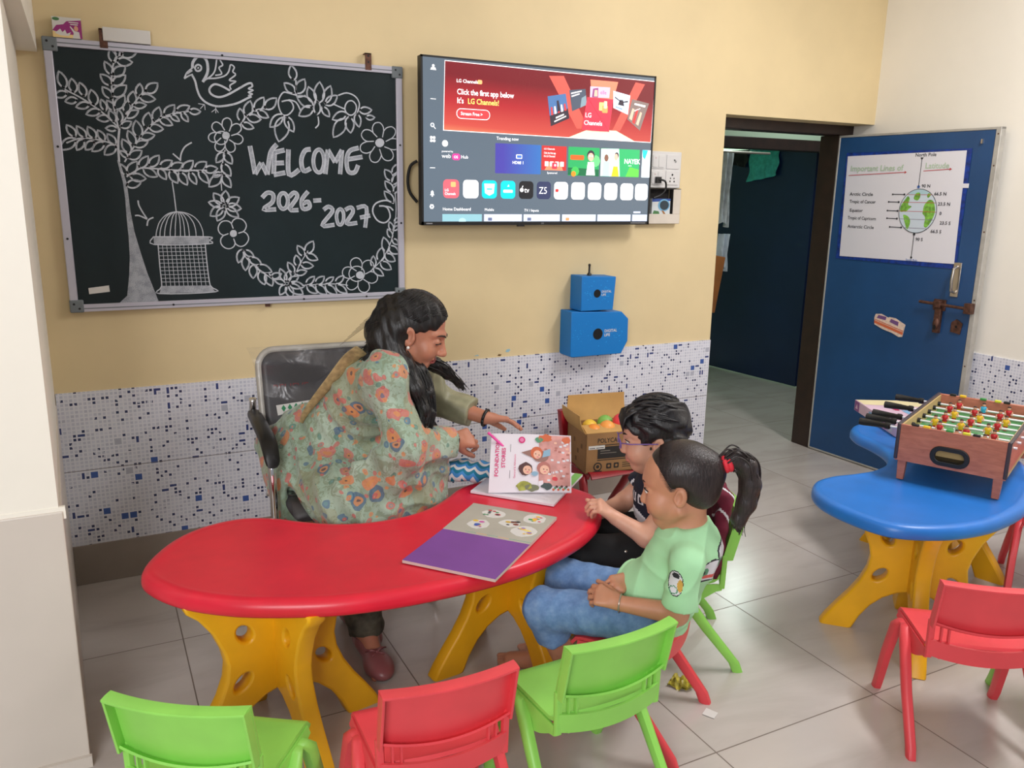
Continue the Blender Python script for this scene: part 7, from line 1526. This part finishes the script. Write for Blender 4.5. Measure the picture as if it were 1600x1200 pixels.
def story_book():
    t = thing('story_book', 'open white storybook with one pink-lettered cover page held upright by the teacher', 'book', (1.2, -1.0, ZT))
    O = np.array((1.2, -1.0, ZT))
    A, Bc, C, D = (1.036, -.934), (1.222, -1.150), (1.452, -.948), (1.266, -.732)
    PG = mat('white_page', (228, 222, 230), .7); GE = mat('green_page_edge', (120, 180, 90), .6)
    b = MB(); slab(b, [(x - 1.2, y + 1.0) for x, y in (A, Bc, C, D)], 0, .007, PG, PG); b.build('lower_page', t, bevel=.001)
    b = MB(); c2 = [bil(A, Bc, C, D, u, v) - (1.2, -1.0) for u, v in ((.9, .6), (1, .6), (1, 1), (.9, 1))]; b.add([(q[0], q[1], .0076) for q in c2], [(0, 1, 2, 3)], GE); b.build('green_margin', t)
    BL, BR, TR, TL = np.array((1.078, -.981, .510)), np.array((1.320, -1.092, .510)), np.array((1.367, -1.0, .668)), np.array((1.143, -.865, .668))
    n = unit(np.cross(BR - BL, TL - BL)); n = n if n @ np.array((-.45, -.89, 0)) > 0 else -n
    def S(u, v, lift=0.0): return tuple(bil(BL, BR, TR, TL, u, v) + n * (.012 * math.sin(math.pi * v) * (1 - u) + .006 * math.sin(2.4 * u) + lift) - O)
    b = MB(); b.grid(lambda u, v: S(u, v), 16, 12, PG, th=.0012); b.grid(lambda u, v: S(u, v, -.006 * (1 - v)), 16, 12, PG, th=.001); b.build('cover_page', t)
    b = MB()
    def P(pts, m, k): b.add([S(u, v, .0012 + .0004 * k) for u, v in pts], [tuple(range(len(pts)))], m)
    def blob(cu, cv, ru, rv, m, k, n_=14, seed=0, j=.0):
        rg = random.Random(seed); P([(cu + ru * math.cos(i * 2 * math.pi / n_) * (1 + rg.uniform(-j, j)), cv + rv * math.sin(i * 2 * math.pi / n_) * (1 + rg.uniform(-j, j))) for i in range(n_)], m, k)
    HOT = mat('hot_pink_ink', (212, 40, 116), .6); ROSE = mat('dusty_rose_wash', (206, 150, 144), .7, var=.1, vscale=30); BRK = mat('brick_rose', (180, 116, 108), .7); SKN2 = mat('drawn_skin', (232, 184, 160), .7); OH = mat('orange_hair_ink', (206, 106, 70), .7); BH = mat('brown_hair_ink', (88, 60, 60), .7); BUSH = mat('olive_bush', (150, 152, 70), .7, var=.2, vscale=60); DB = mat('dark_bush', (70, 84, 84), .7); LB = mat('light_blue_ink', (140, 176, 200), .7)
    def rect(u0, v0, u1, v1, m, k, ns=5):
        for i in range(ns):
            a, c = u0 + (u1 - u0) * i / ns, u0 + (u1 - u0) * (i + 1) / ns; P([(a, v0), (c, v0), (c, v1), (a, v1)], m, k)
    for i in range(9): rect(.60 + .0, .10 + .098 * i, .985, .10 + .098 * (i + 1), ROSE, 1)
    rg = random.Random(2)
    for i in range(46): u = rg.uniform(.66, .96); v = rg.uniform(.15, .92); P([(u, v), (u + .035, v), (u + .035, v + .035), (u, v + .035)], rg.choice((BRK, SKN2, PRW, ROSE)), 2)
    P([(.60, .10), (.66, .10), (.63, .5), (.60, .52)], PG, 2); blob(.68, .93, .08, .07, OH, 3, 12, 1, .2); blob(.60, .90, .05, .05, PRG, 3, 10, 2, .2); blob(.94, .90, .05, .06, OH, 3, 10, 5, .2)
    blob(.62, .60, .10, .10, mat('cloak_brown', (150, 112, 104), .7), 3); P([(.38, .66), (.56, .74), (.60, .52)], MATS['cloak_brown'], 3); blob(.57, .66, .075, .11, OH, 4); blob(.58, .63, .05, .075, SKN2, 5); P([(.64, .58), (.74, .62), (.74, .74), (.66, .70)], LB, 4)
    blob(.44, .38, .085, .11, BH, 4, 12, 3, .1); blob(.46, .36, .055, .075, SKN2, 5); blob(.66, .40, .085, .11, BRK, 4); blob(.67, .37, .058, .08, SKN2, 5); blob(.55, .30, .04, .04, LB, 5)
    for cu, cv in ((.44, .37), (.48, .36), (.66, .38), (.70, .37), (.56, .64), (.60, .62)): blob(cu, cv, .007, .010, BH, 6, 8)
    for cu, cv in ((.465, .325), (.675, .335), (.585, .585)): blob(cu, cv, .016, .006, HOT, 6, 8)
    blob(.42, .10, .10, .08, BUSH, 3, 12, 7, .2); blob(.52, .07, .10, .06, mat('grey_olive_bush', (120, 122, 96), .7), 3, 12, 8, .2); blob(.70, .10, .07, .06, DB, 3, 12, 9, .25); blob(.80, .22, .035, .04, mat('flower_red', (212, 70, 80), .7), 4, 8, 4, .2)
    for i in range(10): blob(.78 + .02 * i, .04 + .05 * ((i * 7) % 3) / 2, .016, .022, (OH, PRG, BH)[i % 3], 4, 8, i, .2)
    blob(.385, .885, .042, .060, HOT, 3); blob(.385, .885, .026, .038, mat('pale_pink_ink', (226, 130, 176), .6), 4)
    # sideways lettering along the left of the page
    def txt(s, u0, v0, size, m, bold=.02, k=3):
        q = MB(); q.text(s, 0, 0, size, 0, m, bold)
        b.add([S(u0 - z / .27, v0 + x / .19, .0012 + .0004 * k) for x, _, z in q.v], q.f, m)
    txt('FOUNDATION', .105, .245, .0125, HOT, .03); txt('STORIES', .185, .39, .0125, HOT, .03); txt('General & Adventure', .315, .22, .0062, HOT, .0)
    P([(.245, .22), (.249, .22), (.249, .80), (.245, .80)], PRK, 3)
    b.build('cover_print', t, smooth=False)
    b = MB()
    for i in range(6):
        q = [bil(A, Bc, C, D, u, v) - (1.2, -1.0) for u, v in ((.3, .08 + .03 * i), (.9 - .05 * (i % 3), .08 + .03 * i), (.9 - .05 * (i % 3), .087 + .03 * i), (.3, .087 + .03 * i))]
        b.add([(p[0], p[1], .0074) for p in q], [(0, 1, 2, 3)], mat('faint_text', (196, 192, 200), .8))
    b.build('page_text', t)
story_book()
b = MB(); HP = mat('pink_pen_plastic', (232, 70, 160), .4); b.tube([(0, 0, 0), (.004, -.004, -.004), (.05, -.045, -.055), (.056, -.050, -.062)], [.003, .0045, .0045, .0015], HP, 8); b.tube([(-.006, .004, .006), (0, 0, 0)], [.005, .005], HP, 8)
o = b.build('pink_pen', None, angle=60); o.location = (1.128, -.885, .672); tag(o, 'pink pen held in the teacher\'s hand over the page', 'pen')
def chevron():
    t = NT('teal_scallop_cloth'); p = t.pos(); s = t.n('ShaderNodeSeparateXYZ'); t.l(p, s.inputs[0])
    a = t.math('ADD', t.math('MULTIPLY', s.outputs[1], .8), s.outputs[2]); a = t.math('ADD', a, t.math('MULTIPLY', t.math('ABSOLUTE', t.math('SINE', t.math('MULTIPLY', s.outputs[0], 90))), .016))
    f = t.math('FRACT', t.math('MULTIPLY', a, 22)); c = t.ramp(f, [(0, rgba((20, 112, 140))), (.34, rgba((206, 204, 206))), (.66, rgba((60, 130, 190)))]); c.node.color_ramp.interpolation = 'CONSTANT'
    t.base(c); t.rough(.85); t.bump(t.noise(p, 400, 2), .2, .001); return t.m
Pz = Body(.004); Pz.ell((0, 0, .030), (.085, .060, .028), None, .02); Pz.ell((-.03, -.02, .028), (.06, .045, .026), None, .03); Pz.cone((-.07, -.01, .022), (.07, .02, .030), .02, .022, .03)
Pz.dispf = lambda X, Y, Z: .004 * np.sin(70 * X + 30 * Y) * np.sin(50 * Y - 20 * X) + .002 * np.sin(140 * X)
o = Pz.mesh('cloth_pouch', [chevron()], None, None, 1); o.location = (1.075, -.832, ZT + .010); o.rotation_euler = (0, 0, -.75); tag(o, 'teal, blue and white scalloped cloth pouch behind the upright page', 'pouch')
